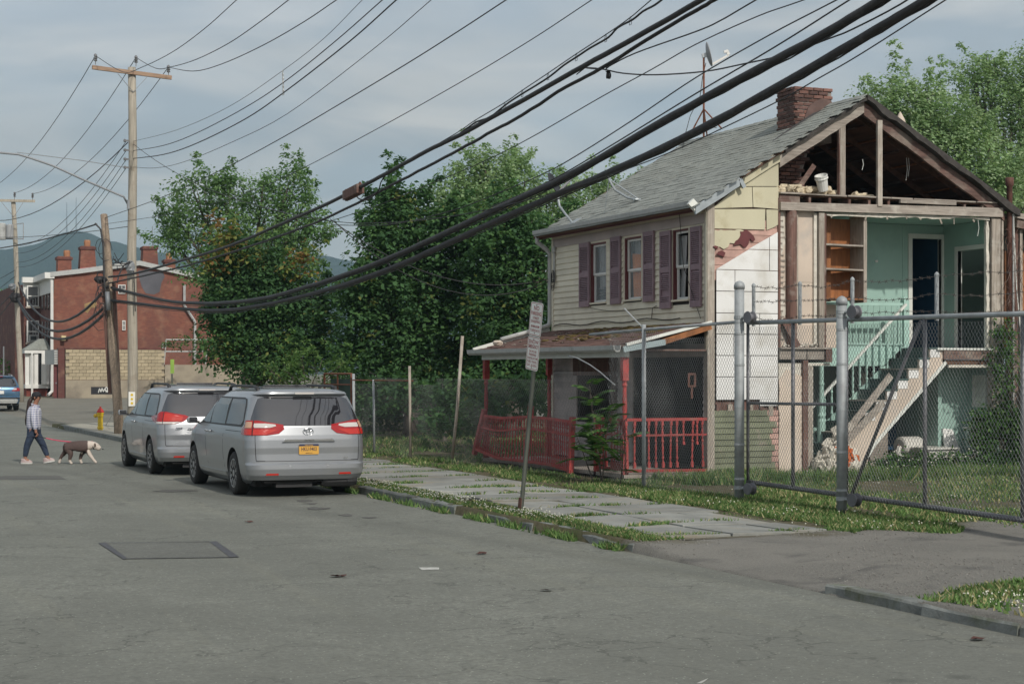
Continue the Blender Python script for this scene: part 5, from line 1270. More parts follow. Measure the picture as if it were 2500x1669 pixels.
VAN = [ # z, rear y, front y, half width
 (.20,-2.00,2.36,.86),(.27,-2.10,2.44,.93),(.285,-2.46,2.45,.94),(.36,-2.525,2.51,.965),(.46,-2.54,2.535,.98),(.53,-2.535,2.54,.987),(.56,-2.505,2.54,.988),(.70,-2.495,2.53,.992),(.80,-2.50,2.50,.993),(.92,-2.49,2.42,.99),
 (1.00,-2.475,2.30,.984),(1.08,-2.455,2.05,.975),(1.14,-2.44,1.70,.962),(1.20,-2.41,1.52,.945),(1.35,-2.335,1.22,.905),(1.50,-2.25,.92,.862),(1.60,-2.19,.66,.825),(1.645,-2.175,.52,.795),(1.655,-2.24,.48,.79),(1.69,-2.235,.36,.755),(1.72,-2.15,.16,.67),(1.742,-1.95,-.15,.50),(1.752,-1.6,-.5,.28)]
class CarBody:
    def __init__(s, sl, rrx=.34, rry=.26):
        a = np.array(sl); zs = np.unique(np.concatenate([np.linspace(a[0,0],a[-1,0],70), a[:,0]]))
        s.z = zs; s.P = np.stack([np.interp(zs,a[:,0],a[:,i]) for i in (1,2,3)],1); s.rrx, s.rry = rrx, rry
    def par(s, z): return [float(np.interp(z, s.z, s.P[:,i])) for i in range(3)]
    def S(s, q, z, off=0.0, side=1):   # q: 0..1 rear flat, 1..2 rear corner, 2..3 side, 3..4 front corner, 4..5 front flat
        yr, yf, w = s.par(z); rx, ry = min(s.rrx,w*.6), s.rry; fx, fy = min(.55,w*.75), min(.75,(yf-yr)*.3)
        if q <= 1: x = (w-rx)*q; y = yr + .02*q*q; nx, ny = .06*q,-1
        elif q <= 2:
            t = (q-1)*math.pi/2; x = (w-rx)+rx*math.sin(t)**.9; y = yr+.02+ry*(1-math.cos(t)**.9) if t < 1.5707 else yr+.02+ry; nx, ny = math.sin(t), -math.cos(t)
        elif q <= 3: t = q-2; x = w; y = (yr+.02+ry)*(1-t)+(yf-fy)*t; nx, ny = 1, 0; x -= .02*(2*t-1)**2 - .0
        elif q <= 4: t = (q-3)*math.pi/2; x = (w-.02-fx)+fx*math.cos(t); y = (yf-fy)+fy*math.sin(t); nx, ny = math.cos(t), math.sin(t)
        else: x = (w-.02-fx)*(5-q); y = yf; nx, ny = 0, 1
        return Vector(((x+nx*off)*side, y+ny*off, z))
    def q_at_y(s, y, z):
        yr, yf, w = s.par(z); y0 = yr+.02+s.rry; y1 = yf-min(.75,(yf-yr)*.3); return 2+(y-y0)/(y1-y0)
    def q_at_x(s, x, z):
        yr, yf, w = s.par(z); r = min(s.rrx,w*.6); return x/(w-r)
    def patch(s, name, mat, parent, rows, off=.006, side=1, nq=6, sub=4, sm=False):
        """rows: (z, q0, q1) list -> skin-following patch with a folded rim"""
        zz = []; 
        for (a,b) in zip(rows[:-1],rows[1:]):
            for i in range(sub): t = i/sub; zz.append(tuple(a[k]+(b[k]-a[k])*t for k in range(3)))
        zz.append(rows[-1]); V = []; F = []
        for (z,q0,q1) in zz:
            for j in range(nq+1): V.append(s.S(abs(q0+(q1-q0)*j/nq) , z, off, side if q0+(q1-q0)*j/nq >= 0 else -side))
        n = nq+1
        for i in range(len(zz)-1):
            for j in range(nq): F.append((i*n+j,i*n+j+1,(i+1)*n+j+1,(i+1)*n+j))
        mb = MB(); mb.add(V,F)
        if sm: return mb.build(name, mat, parent, smooth=True, local=True)
        # rim back to the skin so the piece has thickness
        ring = [j for j in range(n)] + [i*n+nq for i in range(1,len(zz))] + [(len(zz)-1)*n+j for j in range(nq-1,-1,-1)] + [i*n for i in range(len(zz)-2,0,-1)]
        cz = Vector((0,0,0))
        base = len(mb.v)
        for r_ in ring:
            i, j = divmod(r_, n); z,q0,q1 = zz[i]; q = q0+(q1-q0)*j/nq
            mb.v.append(tuple(s.S(abs(q), z, -.004, side if q >= 0 else -side)))
        m_ = len(ring)
        for k in range(m_): mb.f.append((ring[k],ring[(k+1)%m_],base+(k+1)%m_,base+k)); mb.m.append(0)
        return mb.build(name, mat, parent, smooth=False, local=True)
def car_shell(B, wheels, wr, mat, root, depth=.34):
    qs = list(np.linspace(0,1,6))[:-1]+list(np.linspace(1,2,9))[:-1]+list(np.linspace(2,3,44))[:-1]+list(np.linspace(3,4,9))[:-1]+list(np.linspace(4,5,4))
    V = []; F = []; k = len(qs)
    for z in B.z:
        for q in qs: V.append(B.S(q,z))
        for q in qs[-2:0:-1]: V.append(B.S(q,z,0,-1))
    n = 2*k-2; m = len(B.z)
    for i in range(m-1):
        for j in range(n): F.append((i*n+j,i*n+(j+1)%n,(i+1)*n+(j+1)%n,(i+1)*n+j))
    F.append(tuple(reversed(range(n)))); F.append(tuple((m-1)*n+j for j in range(n)))
    mb = MB(); mb.add(V,F); o = mb.build('body', [mat, m_under], root, smooth=True, local=True)
    cuts = []
    for (y,sx) in wheels:
        c = MB().lathe([(wr*1.17,-.02),(wr*1.17,.6)],36,M=Matrix.Translation((sx*(.97-depth),y,wr+.01)) @ Euler((0,R(90)*sx,0)).to_matrix().to_4x4()).build('cut', m_under, root, local=True)
        md = o.modifiers.new('arch','BOOLEAN'); md.operation = 'DIFFERENCE'; md.object = c; md.solver = 'EXACT'; 
        try: md.material_mode = 'TRANSFER'
        except Exception: pass
        cuts.append(c)
    dg = bpy.context.evaluated_depsgraph_get(); dg.update(); me = bpy.data.meshes.new_from_object(o.evaluated_get(dg))
    o.modifiers.clear(); o.data = me
    for c in cuts: bpy.data.objects.remove(c)
    me.polygons.foreach_set('use_smooth', [True]*len(me.polygons))
    e = o.modifiers.new('edges','EDGE_SPLIT'); e.split_angle = R(32)
    return o
def wheel(root, x, y, r, sx, wdt=.235, spokes=10):
    Mw = Matrix.Translation((x,y,r)) @ Euler((0,R(90)*sx,0)).to_matrix().to_4x4()    # local +z points outwards
    h = wdt/2
    W_ = MB().lathe([(r*.66,-h),(r*.9,-h),(r*.98,-h*.8),(r,-h*.5),(r,h*.5),(r*.98,h*.8),(r*.9,h),(r*.70,h*.98),(r*.66,h*.9)],36,M=Mw).build('wheel', m_tyre, root, smooth=True, local=True)
    rm = MB().lathe([(r*.66,h*.2),(r*.69,h*.88),(r*.66,h*.96),(r*.62,h*.9),(r*.6,h*.35),(.01,h*.30)],30,M=Mw).build('rim', m_rim, W_, smooth=True, local=True)
    sp = MB()
    for i in range(spokes):
        t = 2*math.pi*i/spokes
        for dt in (-.09,.09):
            a = Mw @ Vector((.10*r*math.cos(t),.10*r*math.sin(t),h*.72)); b = Mw @ Vector((.64*r*math.cos(t+dt),.64*r*math.sin(t+dt),h*.86))
            sp.beam(a,b,.016,.03,(Mw.to_3x3()@Vector((0,0,1))))
    sp.lathe([(.19*r,h*.4),(.19*r,h*.84),(.15*r,h*.92),(.01,h*.93)],16,M=Mw); sp.build('spokes', m_rim, W_, local=True)
    MB().lathe([(.58*r,h*.38),(.58*r,h*.40),(.01,h*.40)],24,M=Mw).build('brake_disc', m_under, W_, local=True)
def emblem(root, B, z, w, h, local=True):
    y = B.S(0,z).y-.012
    def ring(rx,rz,cx_,cz_,t,n=22):
        return MB().tube([(cx_+rx*math.cos(2*math.pi*i/n),y,cz_+rz*math.sin(2*math.pi*i/n)) for i in range(n+1)],t,5,False)
    mb = ring(w,h,0,z,.006); a = ring(w*.34,h*.88,0,z-.004,.005); b = ring(w*.72,h*.36,0,z+h*.42,.005)
    for q in (a,b): mb.add(q.v,q.f)
    return mb.build('emblem', m_chr, root, smooth=True, local=local)
def minivan(label, loc, rz, new):
    root = thing('parked_minivan', label, 'minivan', loc, rz, 'silver minivans parked by the kerb'); B = CarBody(VAN)
    wy = (-1.42, 1.61); ws = [(y,s) for y in wy for s in (-1,1)]
    body = car_shell(B, ws, .355, m_silver, root)
    MB().box(-.80,.80,-2.2,2.2,.17,.6).box(-.7,.7,-2.40,-2.2,.24,.34).build('underbody', m_under, root, local=True)
    mb = MB(); mb.lathe([(.10,0),(.12,.1),(.12,.5),(.10,.6)],10,M=Matrix.Translation((.25,-2.3,.27)) @ Euler((0,R(90),0)).to_matrix().to_4x4()); mb.tube([(.62,-1.9,.26),(.70,-2.42,.26)],.035,8); mb.box(-.5,.1,-2.35,-2.1,.16,.26); mb.build('exhaust', m_blkp, root, local=True)
    for y in wy:
        for s in (-1,1): wheel(root, s*.862, y, .355, s)
    # rear glass, spoiler, high stop lamp
    P = B.patch
    xq = lambda x,z: B.q_at_x(x,z)
    P('rear_window', m_cgl, root, [(1.155,-xq(.52,1.155),xq(.52,1.155)),(1.185,-1.2,1.2),(1.25,-1.66,1.66),(1.58,-1.50,1.50),(1.615,-1.3,1.3)], .007, nq=40, sub=6, sm=True)
    MB().box(-.16,.16,-2.262,-2.23,1.655,1.685).build('stop_lamp', m_lclr, root, local=True)
    P('spoiler_lip', m_silver, root, [(1.635,-1.4,1.4),(1.66,-1.5,1.5)], .012, nq=24)
    wip = MB().beam((-.05,-2.46,1.19),(.42,-2.43,1.215),.02,.02); wip.lathe([(.03,0),(.03,.03)],8,M=Matrix.Translation((-.05,-2.45,1.19)) @ Euler((R(90),0,0)).to_matrix().to_4x4()) if new else None
    if not new: wip.build('wiper', m_blkp, root, local=True)
    # tail lamps
    for s in (-1,1):
        qi = lambda x,z: B.q_at_x(x,z)
        if new:
            lp = P('tail_lamp', m_lred, root, [(1.005,1.05,2.05),(1.03,.75,2.06),(1.10,.62,2.06),(1.17,qi(.40,1.17),2.03),(1.20,.95,2.0),(1.24,1.35,1.95)], .010, s, 14)
            P('lens', m_lclr, lp, [(1.125,1.0,1.45),(1.15,.84,1.48),(1.175,.86,1.48),(1.195,1.12,1.48)], .016, s, 8)
            P('lens', m_amb, lp, [(1.12,1.56,1.93),(1.19,1.56,1.9),(1.22,1.58,1.85)], .016, s, 6)
            P('lens', m_lred2, lp, [(1.01,1.09,1.48),(1.095,.78,1.48)], .016, s, 6); P('lens', m_lred2, lp, [(1.01,1.54,2.02),(1.10,1.54,2.02)], .016, s, 6)
            P('seam', m_blkp, lp, [(1.0,1.495,1.515),(1.24,1.495,1.515)], .0175, s, 1)
        else:
            lp = P('tail_lamp', m_lred, root, [(1.01,1.05,2.0),(1.06,.80,2.12),(1.14,.62,2.2),(1.18,.75,2.08),(1.25,1.42,1.7)], .010, s, 14)
            P('lens', m_lclr, lp, [(1.015,1.08,1.95),(1.055,.86,2.05)], .016, s, 8)
            P('lens', m_lred2, lp, [(1.07,.85,1.48),(1.16,.82,1.48),(1.22,1.3,1.48)], .016, s, 6); P('seam', m_blkp, lp, [(1.01,1.495,1.515),(1.25,1.495,1.515)], .0175, s, 1)
        # seams: liftgate, bumper, doors
        P('liftgate_seam', m_blkp, root, [(.60,1.36,1.385),(1.0,1.40,1.42)], .0012, s, 1)
        P('liftgate_seam', m_blkp, root, [(.585,0,1.1),(.594,0,1.1)], .0012, s, 8); P('liftgate_seam', m_blkp, root, [(.585,1.1,1.36),(.60,1.1,1.385)], .0012, s, 4)
        P('reflector', m_lred2, root, [(.365,.80,1.14),(.395,.80,1.10)], .006, s, 3); P('reflector_trim', m_chr, root, [(.352,.80,1.15),(.363,.80,1.15)], .005, s, 3)
        for y0,z0,z1 in ((.30,.32,1.1),(1.22,.36,1.06),(-.86,.32,1.1)):
            P('door_seam', m_blkp, root, [(z0,B.q_at_y(y0,z0),B.q_at_y(y0+.012,z0)),(z1,B.q_at_y(y0,z1),B.q_at_y(y0+.012,z1))], .0012, s, 1, 6)
        P('slide_rail', m_blkp, root, [(1.045,B.q_at_y(-1.9,1.045),B.q_at_y(-.9,1.045)),(1.055,B.q_at_y(-1.9,1.055),B.q_at_y(-.9,1.055))], .0012, s, 4)
        P('sill_strip', m_silver, root, [(.30,B.q_at_y(-.9,.3),B.q_at_y(1.1,.3)),(.36,B.q_at_y(-.95,.36),B.q_at_y(1.15,.36))], .012, s, 6)
        # side glass: dark surround and three panes
        def qq(y,z): return B.q_at_y(y,z)
        sur = P('window_surround', m_blkp, root, [(1.125,qq(-1.9,1.125),qq(1.38,1.125)),(1.17,qq(-1.98,1.17),qq(1.32,1.17)),(1.50,qq(-1.86,1.50),qq(.80,1.50)),(1.575,qq(-1.78,1.575),qq(.58,1.575)),(1.60,qq(-1.6,1.60),qq(.2,1.60))], .004, s, 24)
        P('side_window', m_sgl, root, [(1.15,qq(.34,1.15),qq(1.25,1.15)),(1.50,qq(.30,1.50),qq(.74,1.50)),(1.56,qq(.29,1.56),qq(.52,1.56))], .0085, s, 8)
        P('side_window', m_sgl, root, [(1.15,qq(-.80,1.15),qq(.24,1.15)),(1.575,qq(-.80,1.575),qq(.22,1.575))], .0085, s, 8)
        P('side_window', m_cgl, root, [(1.16,qq(-1.84,1.16),qq(-.90,1.16)),(1.22,qq(-1.92,1.22),qq(-.90,1.22)),(1.50,qq(-1.80,1.50),qq(-.90,1.50)),(1.57,qq(-1.7,1.57),qq(-.90,1.57))], .0085, s, 8)
        for y0 in (.42,.18):
            c = B.S(B.q_at_y(y0,1.0),1.0,.03,s); MB().beam(c-Vector((0,.09,0)),c+Vector((0,.09,.008)),.03,.035).build('door_handle', m_silver, root, local=True, bevel=.01)
        mc = Vector((s*1.055,1.30,1.16)); mr = MB().hexa([mc+Vector((a*.095,b*.06,c*.075)) for a,b,c in ((-1,-.8,-.8),(1,-.6,-.7),(.9,1,-.6),(-1,1,-.6),(-1,-.8,.8),(1,-.6,.75),(.9,1,.6),(-1,1,.6))]).build('wing_mirror', m_silver, root, local=True, bevel=.03)
        MB().beam((s*.93,1.28,1.12),(s*1.02,1.30,1.13),.05,.04).build('mirror_stalk', m_blkp, mr, local=True); MB().box(min(s*.985,s*1.12),max(s*.985,s*1.12),1.242,1.247,1.11,1.21).build('mirror_glass', m_cgl, mr, local=True)
        rail = MB().tube([(s*.655,-1.85,1.69),(s*.66,-1.76,1.755),(s*.66,-1.62,1.778),(s*.66,-.2,1.785),(s*.65,.05,1.765),(s*.645,.14,1.70)],[.036,.036,.024,.02,.026,.034],8).build('roof_rail', m_blkp, root, smooth=True, local=True)
        P('parking_sensor', m_chr, root, [(.495,B.q_at_x(.30,.5),B.q_at_x(.33,.5)),(.52,B.q_at_x(.30,.5),B.q_at_x(.33,.5))], .006, s, 2, 1)
        if new: P('lower_valance', m_silver, root, [(.27,.3,1.6),(.33,.2,1.7)], .008, s, 12)
    MB().box(-.42,.42,-1.15,-.2,1.752,1.775).box(-.36,.36,-1.1,-1.0,1.775,1.80).build('sunroof', m_cgl, root, local=True, bevel=.01)
    emblem(root, B, 1.055, .085, .058)
    g = MB().prism([(-.44,.895),(.44,.895),(.40,.945),(-.40,.945)], lambda a,b,d:(a,d,b), -2.525, -2.485).build('chrome_garnish', m_chr if new else m_silver, root, local=True, bevel=.008)
    rc = MB(); rc.add([(-.36,-2.498,.89),(.36,-2.498,.89),(.22,-2.4985,.66),(-.22,-2.4985,.66)],[(0,1,2,3)]); 
    pk = MB().prism(rrect(.33,.165,.015), lambda a,b,d:(a,d,.775+b), -2.516, -2.511).build('licence_plate', M('plate_gold',(.62,.34,.06),.5,var=.06), root, local=True)
    MB().prism([(-.163,.825),(.163,.825),(.163,.852),(.15,.857),(-.15,.857),(-.163,.852)], lambda a,b,d:(a,d,b), -2.5175, -2.5165).build('plate_band', M('plate_blue',(.02,.03,.08),.5), pk, local=True)
    m_pt = M('plate_navy_print',(.05,.03,.05),.5); m_pg = M('plate_gold_print',(.6,.35,.08),.5)
    ax, ay, az = (1,0,0),(0,0,1),(0,-1,0)
    put_text('lettering','NEW YORK',.026,(0,-2.5185,.838),ax,ay,az,m_pg,pk,local=True)
    if new: put_text('lettering','HKU-9403',.085,(0,-2.5185,.775),ax,ay,az,m_pt,pk,local=True,maxw=.285,sx=.7)
    put_text('lettering','EMPIRE STATE',.018,(0,-2.5185,.712),ax,ay,az,m_pt,pk,local=True)
    if new: put_text('model_badge','XLE',.04,(.62,-2.515,.63),ax,ay,az,m_chr,root,local=True); put_text('model_badge','SIENNA',.026,(0,-2.527,.917),ax,ay,az,m_blkp,root,local=True,sx=2.0)
    else: MB().box(-.66,-.54,-2.516,-2.508,.915,.945).build('model_badge', m_chr, root, local=True)
    return root
p1 = gz(574,1206); p2 = gz(489,1178); hd = math.atan2(-(p2.x-p1.x), p2.y-p1.y)
minivan('silver minivan with New York plate, nearest of the two parked vans', (7.52, 29.35, 0), R(.4), True)
minivan('silver minivan parked in front of the other, half hidden behind it', (7.36, 35.75, 0), R(-.3), False)

SUV = [(.24,-2.1,2.1,.82),(.34,-2.20,2.2,.87),(.50,-2.24,2.25,.90),(.62,-2.24,2.26,.915),(.66,-2.19,2.26,.918),(.85,-2.18,2.2,.92),(1.0,-2.16,1.9,.915),(1.10,-2.13,1.4,.90),(1.2,-2.06,1.1,.87),(1.4,-1.93,.7,.80),(1.55,-1.82,.35,.735),(1.585,-1.80,.3,.72),(1.60,-1.88,.25,.70),(1.64,-1.80,.0,.62),(1.665,-1.5,-.3,.45),(1.675,-1.2,-.6,.25)]
def suv():
    root = thing('parked_suv', 'blue sport utility car parked at the far left behind the woman', 'car', (8.62,86.2,zfar(86)+.005), 0); B = CarBody(SUV,.28,.22); P = B.patch
    car_shell(B, [(-1.35,-1),(-1.35,1),(1.35,-1),(1.35,1)], .35, m_bluec, root)
    for y in (-1.35,1.35):
        for s in (-1,1): wheel(root, s*.80, y, .35, s, .22)
    P('rear_window', m_cgl, root, [(1.13,-1.0,1.0),(1.18,-1.4,1.4),(1.48,-1.4,1.4),(1.54,-1.2,1.2)], .008, nq=20)
    P('bumper_skid', m_gut, root, [(.36,-1.3,1.3),(.48,-1.45,1.45),(.55,-1.3,1.3)], .012, nq=20); P('lower_bumper', m_blkp, root, [(.25,-1.6,1.6),(.35,-1.6,1.6)], .008, nq=20)
    P('bumper_cladding', m_blkp, root, [(.56,-1.7,1.7),(.63,-1.7,1.7)], .006, nq=20)
    for s in (-1,1):
        lp = P('tail_lamp', m_lred, root, [(.93,.80,1.9),(1.08,1.0,1.95)], .012, s, 8); P('lens', m_lclr, lp, [(.99,.88,1.2),(1.06,.98,1.25)], .018, s, 4)
        P('side_window', m_sgl, root, [(1.14,B.q_at_y(-1.5,1.14),B.q_at_y(1.0,1.14)),(1.5,B.q_at_y(-1.3,1.5),B.q_at_y(.2,1.5))], .006, s, 8)
        MB().tube([(s*.60,-1.5,1.62),(s*.61,-1.3,1.69),(s*.61,.0,1.71),(s*.6,.2,1.64)],.018,6).build('roof_rail', m_gut, root, local=True)
        MB().blob((s*1.02,.75,1.1),(.10,.06,.075),3,8,5,.05).build('wing_mirror', m_bluec, root, local=True)
        MB().tube([(s*.5,-2.1,.30),(s*.5,-2.23,.30)],.04,8).build('exhaust_tip', m_chr, root, local=True)
    MB().box(-.16,.16,-2.20,-2.19,.80,.95).build('licence_plate', m_sgn, root, local=True); MB().blob((0,-2.14,1.06),(.09,.02,.04),2,8,5,.03).build('emblem', m_chr, root, local=True)
    P('chrome_strip', m_chr, root, [(.735,-.9,.9),(.75,-.9,.9)], .01, nq=10)
    MB().box(-.15,.15,-1.90,-1.86,1.605,1.625).build('stop_lamp', m_lred2, root, local=True)
suv()
# ================================================================ WOMAN, DOG, LEASH, HYDRANT
def skin(name, pts, edges, mat, parent, sub=2, smooth=True, extra=None, mats=None):
    """pts: (x,y,z,rx[,ry]) joints grown with a Skin modifier"""
    me = bpy.data.meshes.new(name); me.from_pydata([p[:3] for p in pts], edges, [])
    o = bpy.data.objects.new(name, me); COL.objects.link(o)
    o.modifiers.new('skin','SKIN').use_smooth_shade = True
    if not me.skin_vertices: raise RuntimeError('no skin layer')
    for i,p in enumerate(pts):
        sv = me.skin_vertices[0].data[i]; sv.radius = (p[3], p[4] if len(p) > 4 else p[3]); sv.use_root = (i == 0)
    s_ = o.modifiers.new('sub','SUBSURF'); s_.levels = s_.render_levels = sub
    dg = bpy.context.evaluated_depsgraph_get(); dg.update()
    m2 = bpy.data.meshes.new_from_object(o.evaluated_get(dg)); bpy.data.objects.remove(o)
    if extra:
        bm = bmesh.new(); bm.from_mesh(m2); t = bpy.data.meshes.new('x'); t.from_pydata(extra.v, [], extra.f); bm.from_mesh(t); bm.to_mesh(m2); bm.free(); bpy.data.meshes.remove(t)
    m2.materials.clear()
    for m in (mats or [mat]): m2.materials.append(m)
    m2.polygons.foreach_set('use_smooth', [True]*len(m2.polygons))
    return link(name, m2, parent, True)
fwd_rz = -CAM_YAW       # local +x = towards the right of the picture, local -y = towards the viewer
m_skin = M('skin', (.30,.145,.095), .6, var=.06); m_hair = M('dark_brown_hair', (.028,.014,.011), .55, var=.4, grain=(9,9,1), scale=5)
m_cap = M('black_cap', (.012,.012,.016), .8, var=.2); m_jean = M('dark_blue_denim', (.022,.035,.065), .85, var=.3, scale=14)
m_shoe = M('pink_grey_trainer', (.42,.33,.32), .7, var=.2, scale=18); m_sole = M('white_sole', (.62,.61,.58), .6, var=.05)
def plaid():
    m, nt, N, L, b = nodes('blue_white_plaid'); tc = N.new('ShaderNodeTexCoord'); sep = N.new('ShaderNodeSeparateXYZ'); L.new(tc.outputs['Object'], sep.inputs[0])
    def band(sock, period, w, ph):
        a = N.new('ShaderNodeMath'); a.operation = 'MULTIPLY_ADD'; a.inputs[1].default_value = 1/period; a.inputs[2].default_value = ph; L.new(sock, a.inputs[0])
        f = N.new('ShaderNodeMath'); f.operation = 'FRACT'; L.new(a.outputs[0], f.inputs[0])
        c = N.new('ShaderNodeMath'); c.operation = 'LESS_THAN'; c.inputs[1].default_value = w; L.new(f.outputs[0], c.inputs[0]); return c.outputs[0]
    col = (.42,.43,.50)
    c = mixn(N, L, band(sep.outputs['X'], .05, .42, .1), col, (.30,.32,.43)); c2 = mixn(N, L, .5, c, mixn(N, L, band(sep.outputs['Z'], .05, .45, .3), (.50,.50,.55), (.18,.20,.36)))
    c3 = mixn(N, L, band(sep.outputs['Z'], .05, .12, .55), c2, (.68,.68,.70)); c4 = mixn(N, L, band(sep.outputs['X'], .05, .12, .6), c3, (.66,.66,.69))
    L.new(c4, b.inputs['Base Color']); b.inputs['Roughness'].default_value = .9; bumpn(N, L, b, noise(N, L, tc.outputs['Object'], 16, 3), .5, .02)
    return m
m_plaid = plaid()
WP = (gz(62,1131).x, gz(62,1131).y)
wpos = gz(84,1131); WM = thing('person', 'woman in black cap, plaid shirt and jeans walking a dog across the street', 'person', (wpos.x, wpos.y, 0), fwd_rz)
k = .001235
def cp(cx_, cy_): return ((cx_-330)*k, (1432-cy_)*k)
N_ = -.10      # near side (towards viewer)
J = {}
pts = []; ed = []
def addp(name, x, y, z, rx, ry=None, frm=None):
    pts.append((x,y,z,rx,ry or rx)); J[name] = len(pts)-1
    if frm is not None: ed.append((J[frm], J[name]))
addp('pel', -.02,0,.74,.125,.15); addp('waist', -.01,0,.90,.11,.13,'pel'); addp('chest', .0,0,1.13,.12,.16,'waist'); addp('neckb', .01,0,1.28,.06,.07,'chest'); addp('neck', .03,0,1.335,.047,.047,'neckb')
addp('jaw', .055,0,1.395,.062,.06,'neck'); addp('head', .05,0,1.47,.088,.078,'jaw'); addp('crown', .042,0,1.545,.068,.065,'head'); 
addp('nose', .145,0,1.438,.012,.012,'head')
for sd_, nm in ((-1,'n'),(1,'f')):
    addp('hip'+nm, -.01,sd_*.08,.72,.095,.09,'pel')
    addp('sh'+nm, .01,sd_*.16,1.225,.058,.055,'chest')
# near side leg is the trailing one
for nm, kn, an in (('n',(215,1120),(182,1345)),('f',(472,1115),(548,1335))):
    kx,kz = cp(*kn); ax_,az_ = cp(*an); y = -.09 if nm == 'n' else .09
    addp('kn'+nm, kx,y,kz,.066,.066,'hip'+nm); addp('calf'+nm, kx*.62+ax_*.38,y,kz*.62+az_*.38,.062,.06,'kn'+nm); addp('an'+nm, ax_,y,az_,.038,.038,'calf'+nm)
    addp('ball'+nm, ax_+.11,y,max(.045,az_-.085) if nm=='n' else az_-.06,.036,.045,'an'+nm)
# near arm hanging and holding the leash, far arm behind the body
addp('eln', .045,-.20,.965,.046,.046,'shn'); addp('wrn', cp(400,862)[0],-.19,cp(400,862)[1],.03,.03,'eln'); addp('paln', cp(405,892)[0],-.19,cp(405,892)[1],.034,.026,'wrn')
addp('elf', -.05,.20,.98,.046,.046,'shf'); addp('wrf', .03,.21,.74,.03,.03,'elf'); addp('palf', .05,.20,.69,.03,.024,'wrf')
ex = MB()
for cx_,cy_,cz_,sgn in ((*[cp(405,892)[0]],-.19,cp(405,892)[1],1),(.05,.20,.69,1)):
    for i in range(4):     # fingers curled round the leash
        y = cy_-.027+i*.018; ln = (.9,1.0,.95,.78)[i]
        ex.tube([(cx_+.012,y,cz_-.015),(cx_+.026,y,cz_-.050*ln),(cx_+.008,y,cz_-.072*ln),(cx_-.014,y,cz_-.058*ln)],[.0095,.009,.0085,.007],6)
    ex.tube([(cx_+.022,cy_-.02,cz_+.012),(cx_+.042,cy_-.012,cz_-.012),(cx_+.036,cy_-.004,cz_-.040)],[.011,.0095,.0075],6)
for sd_ in (-1,1): ex.blob((.028,sd_*.078,1.45),(.018,.012,.03),2,6,4,.05); ex.blob((.122,sd_*.032,1.468),(.010,.012,.008),2,6,4,.05)
ex.blob((.128,0,1.408),(.010,.022,.006),2,6,4,.05)
body = skin('body', pts, ed, m_skin, WM, 2, True, ex)
# clothes follow the body
sp_ = []; se = []
def sadd(x,y,z,rx,ry,frm=None): sp_.append((x,y,z,rx,ry)); (se.append((frm,len(sp_)-1)) if frm is not None else None); return len(sp_)-1
a0 = sadd(.0,0,1.12,.148,.185); a1 = sadd(-.015,0,.90,.165,.17,a0); a2 = sadd(-.02,0,.68,.178,.175,a1); b1 = sadd(.005,0,1.25,.10,.13,a0); 
for s_,(ex_,ez_),(hx_,hz_) in ((-1,(.045,.965),cp(396,850)),(1,(-.05,.98),(.02,.76))):
    c1 = sadd(.01,s_*.165,1.215,.075,.075,a0); c2 = sadd(ex_,s_*.205,ez_,.070,.068,c1); c3 = sadd(hx_,s_*.195,hz_+.02,.052,.05,c2)
skin('shirt', sp_, se, m_plaid, WM)
MB().tube([(-.04,-.06,1.305),(.06,-.065,1.285),(.10,0,1.27),(.06,.065,1.285),(-.04,.06,1.305),(-.07,0,1.315),(-.04,-.06,1.305)],.016,6).build('collar', m_plaid, WM, local=True)
jp = [(-.015,0,.70,.12,.14)]; je = []
for nm in ('n','f'):
    b0 = len(jp); src = ['hip'+nm,'kn'+nm,'calf'+nm,'an'+nm]
    for q,r_ in zip(src,(.105,.075,.068,.048)): x,y,z = pts[J[q]][:3]; jp.append((x,y,z+(.03 if q.startswith('an') else 0),r_,r_))
    je += [(0,b0),(b0,b0+1),(b0+1,b0+2),(b0+2,b0+3)]
skin('jeans', jp, je, m_jean, WM)
for nm,tilt in (('n',0.0),('f',.18)):
    x,y,z = pts[J['an'+nm]][:3]; zb = .0 if nm == 'n' else .012
    Mt = Matrix.Translation((x-.02,y,zb)) @ Euler((0,-tilt,0)).to_matrix().to_4x4()
    def loop(z_, s_, x0, x1): return [Mt @ Vector((x0+(x1-x0)*(.5-.5*math.cos(t)), s_*math.sin(t)*(1 if True else 1), z_)) for t in [2*math.pi*i/14 for i in range(14)]]
    rows_ = [loop(.028,.044,-.075,.185),loop(.06,.043,-.072,.178),loop(.085,.036,-.068,.125),loop(.115,.034,-.062,.05)]
    mb = MB()
    for r_ in rows_: mb.v += [tuple(p) for p in r_]
    for i in range(3):
        for j in range(14): mb.f.append((i*14+j,i*14+(j+1)%14,(i+1)*14+(j+1)%14,(i+1)*14+j)); mb.m.append(0)
    mb.f.append(tuple(42+j for j in range(14))); mb.m.append(0)
    sh = mb.build('shoe', m_shoe, WM, smooth=True, local=True)
    mb = MB(); l0 = loop(.0,.044,-.075,.18); l1 = loop(.03,.049,-.082,.192); mb.v = [tuple(p) for p in l0+l1]
    for j in range(14): mb.f.append((j,(j+1)%14,14+(j+1)%14,14+j)); mb.m.append(0)
    mb.f += [tuple(reversed(range(14))),tuple(range(14,28))]; mb.m += [0,0]; mb.build('sole', m_sole, sh, local=True)
hm = MB().blob((.025,0,1.475),(.093,.088,.088),5,12,8,.03); hm.tube([(-.05,0,1.46),(-.10,-.01,1.38),(-.125,-.01,1.25),(-.15,-.015,1.08),(-.175,-.015,.95),(-.185,-.015,.85)],[.035,.05,.046,.04,.032,.012],9)
hm.build('hair', m_hair, WM, smooth=True, local=True)
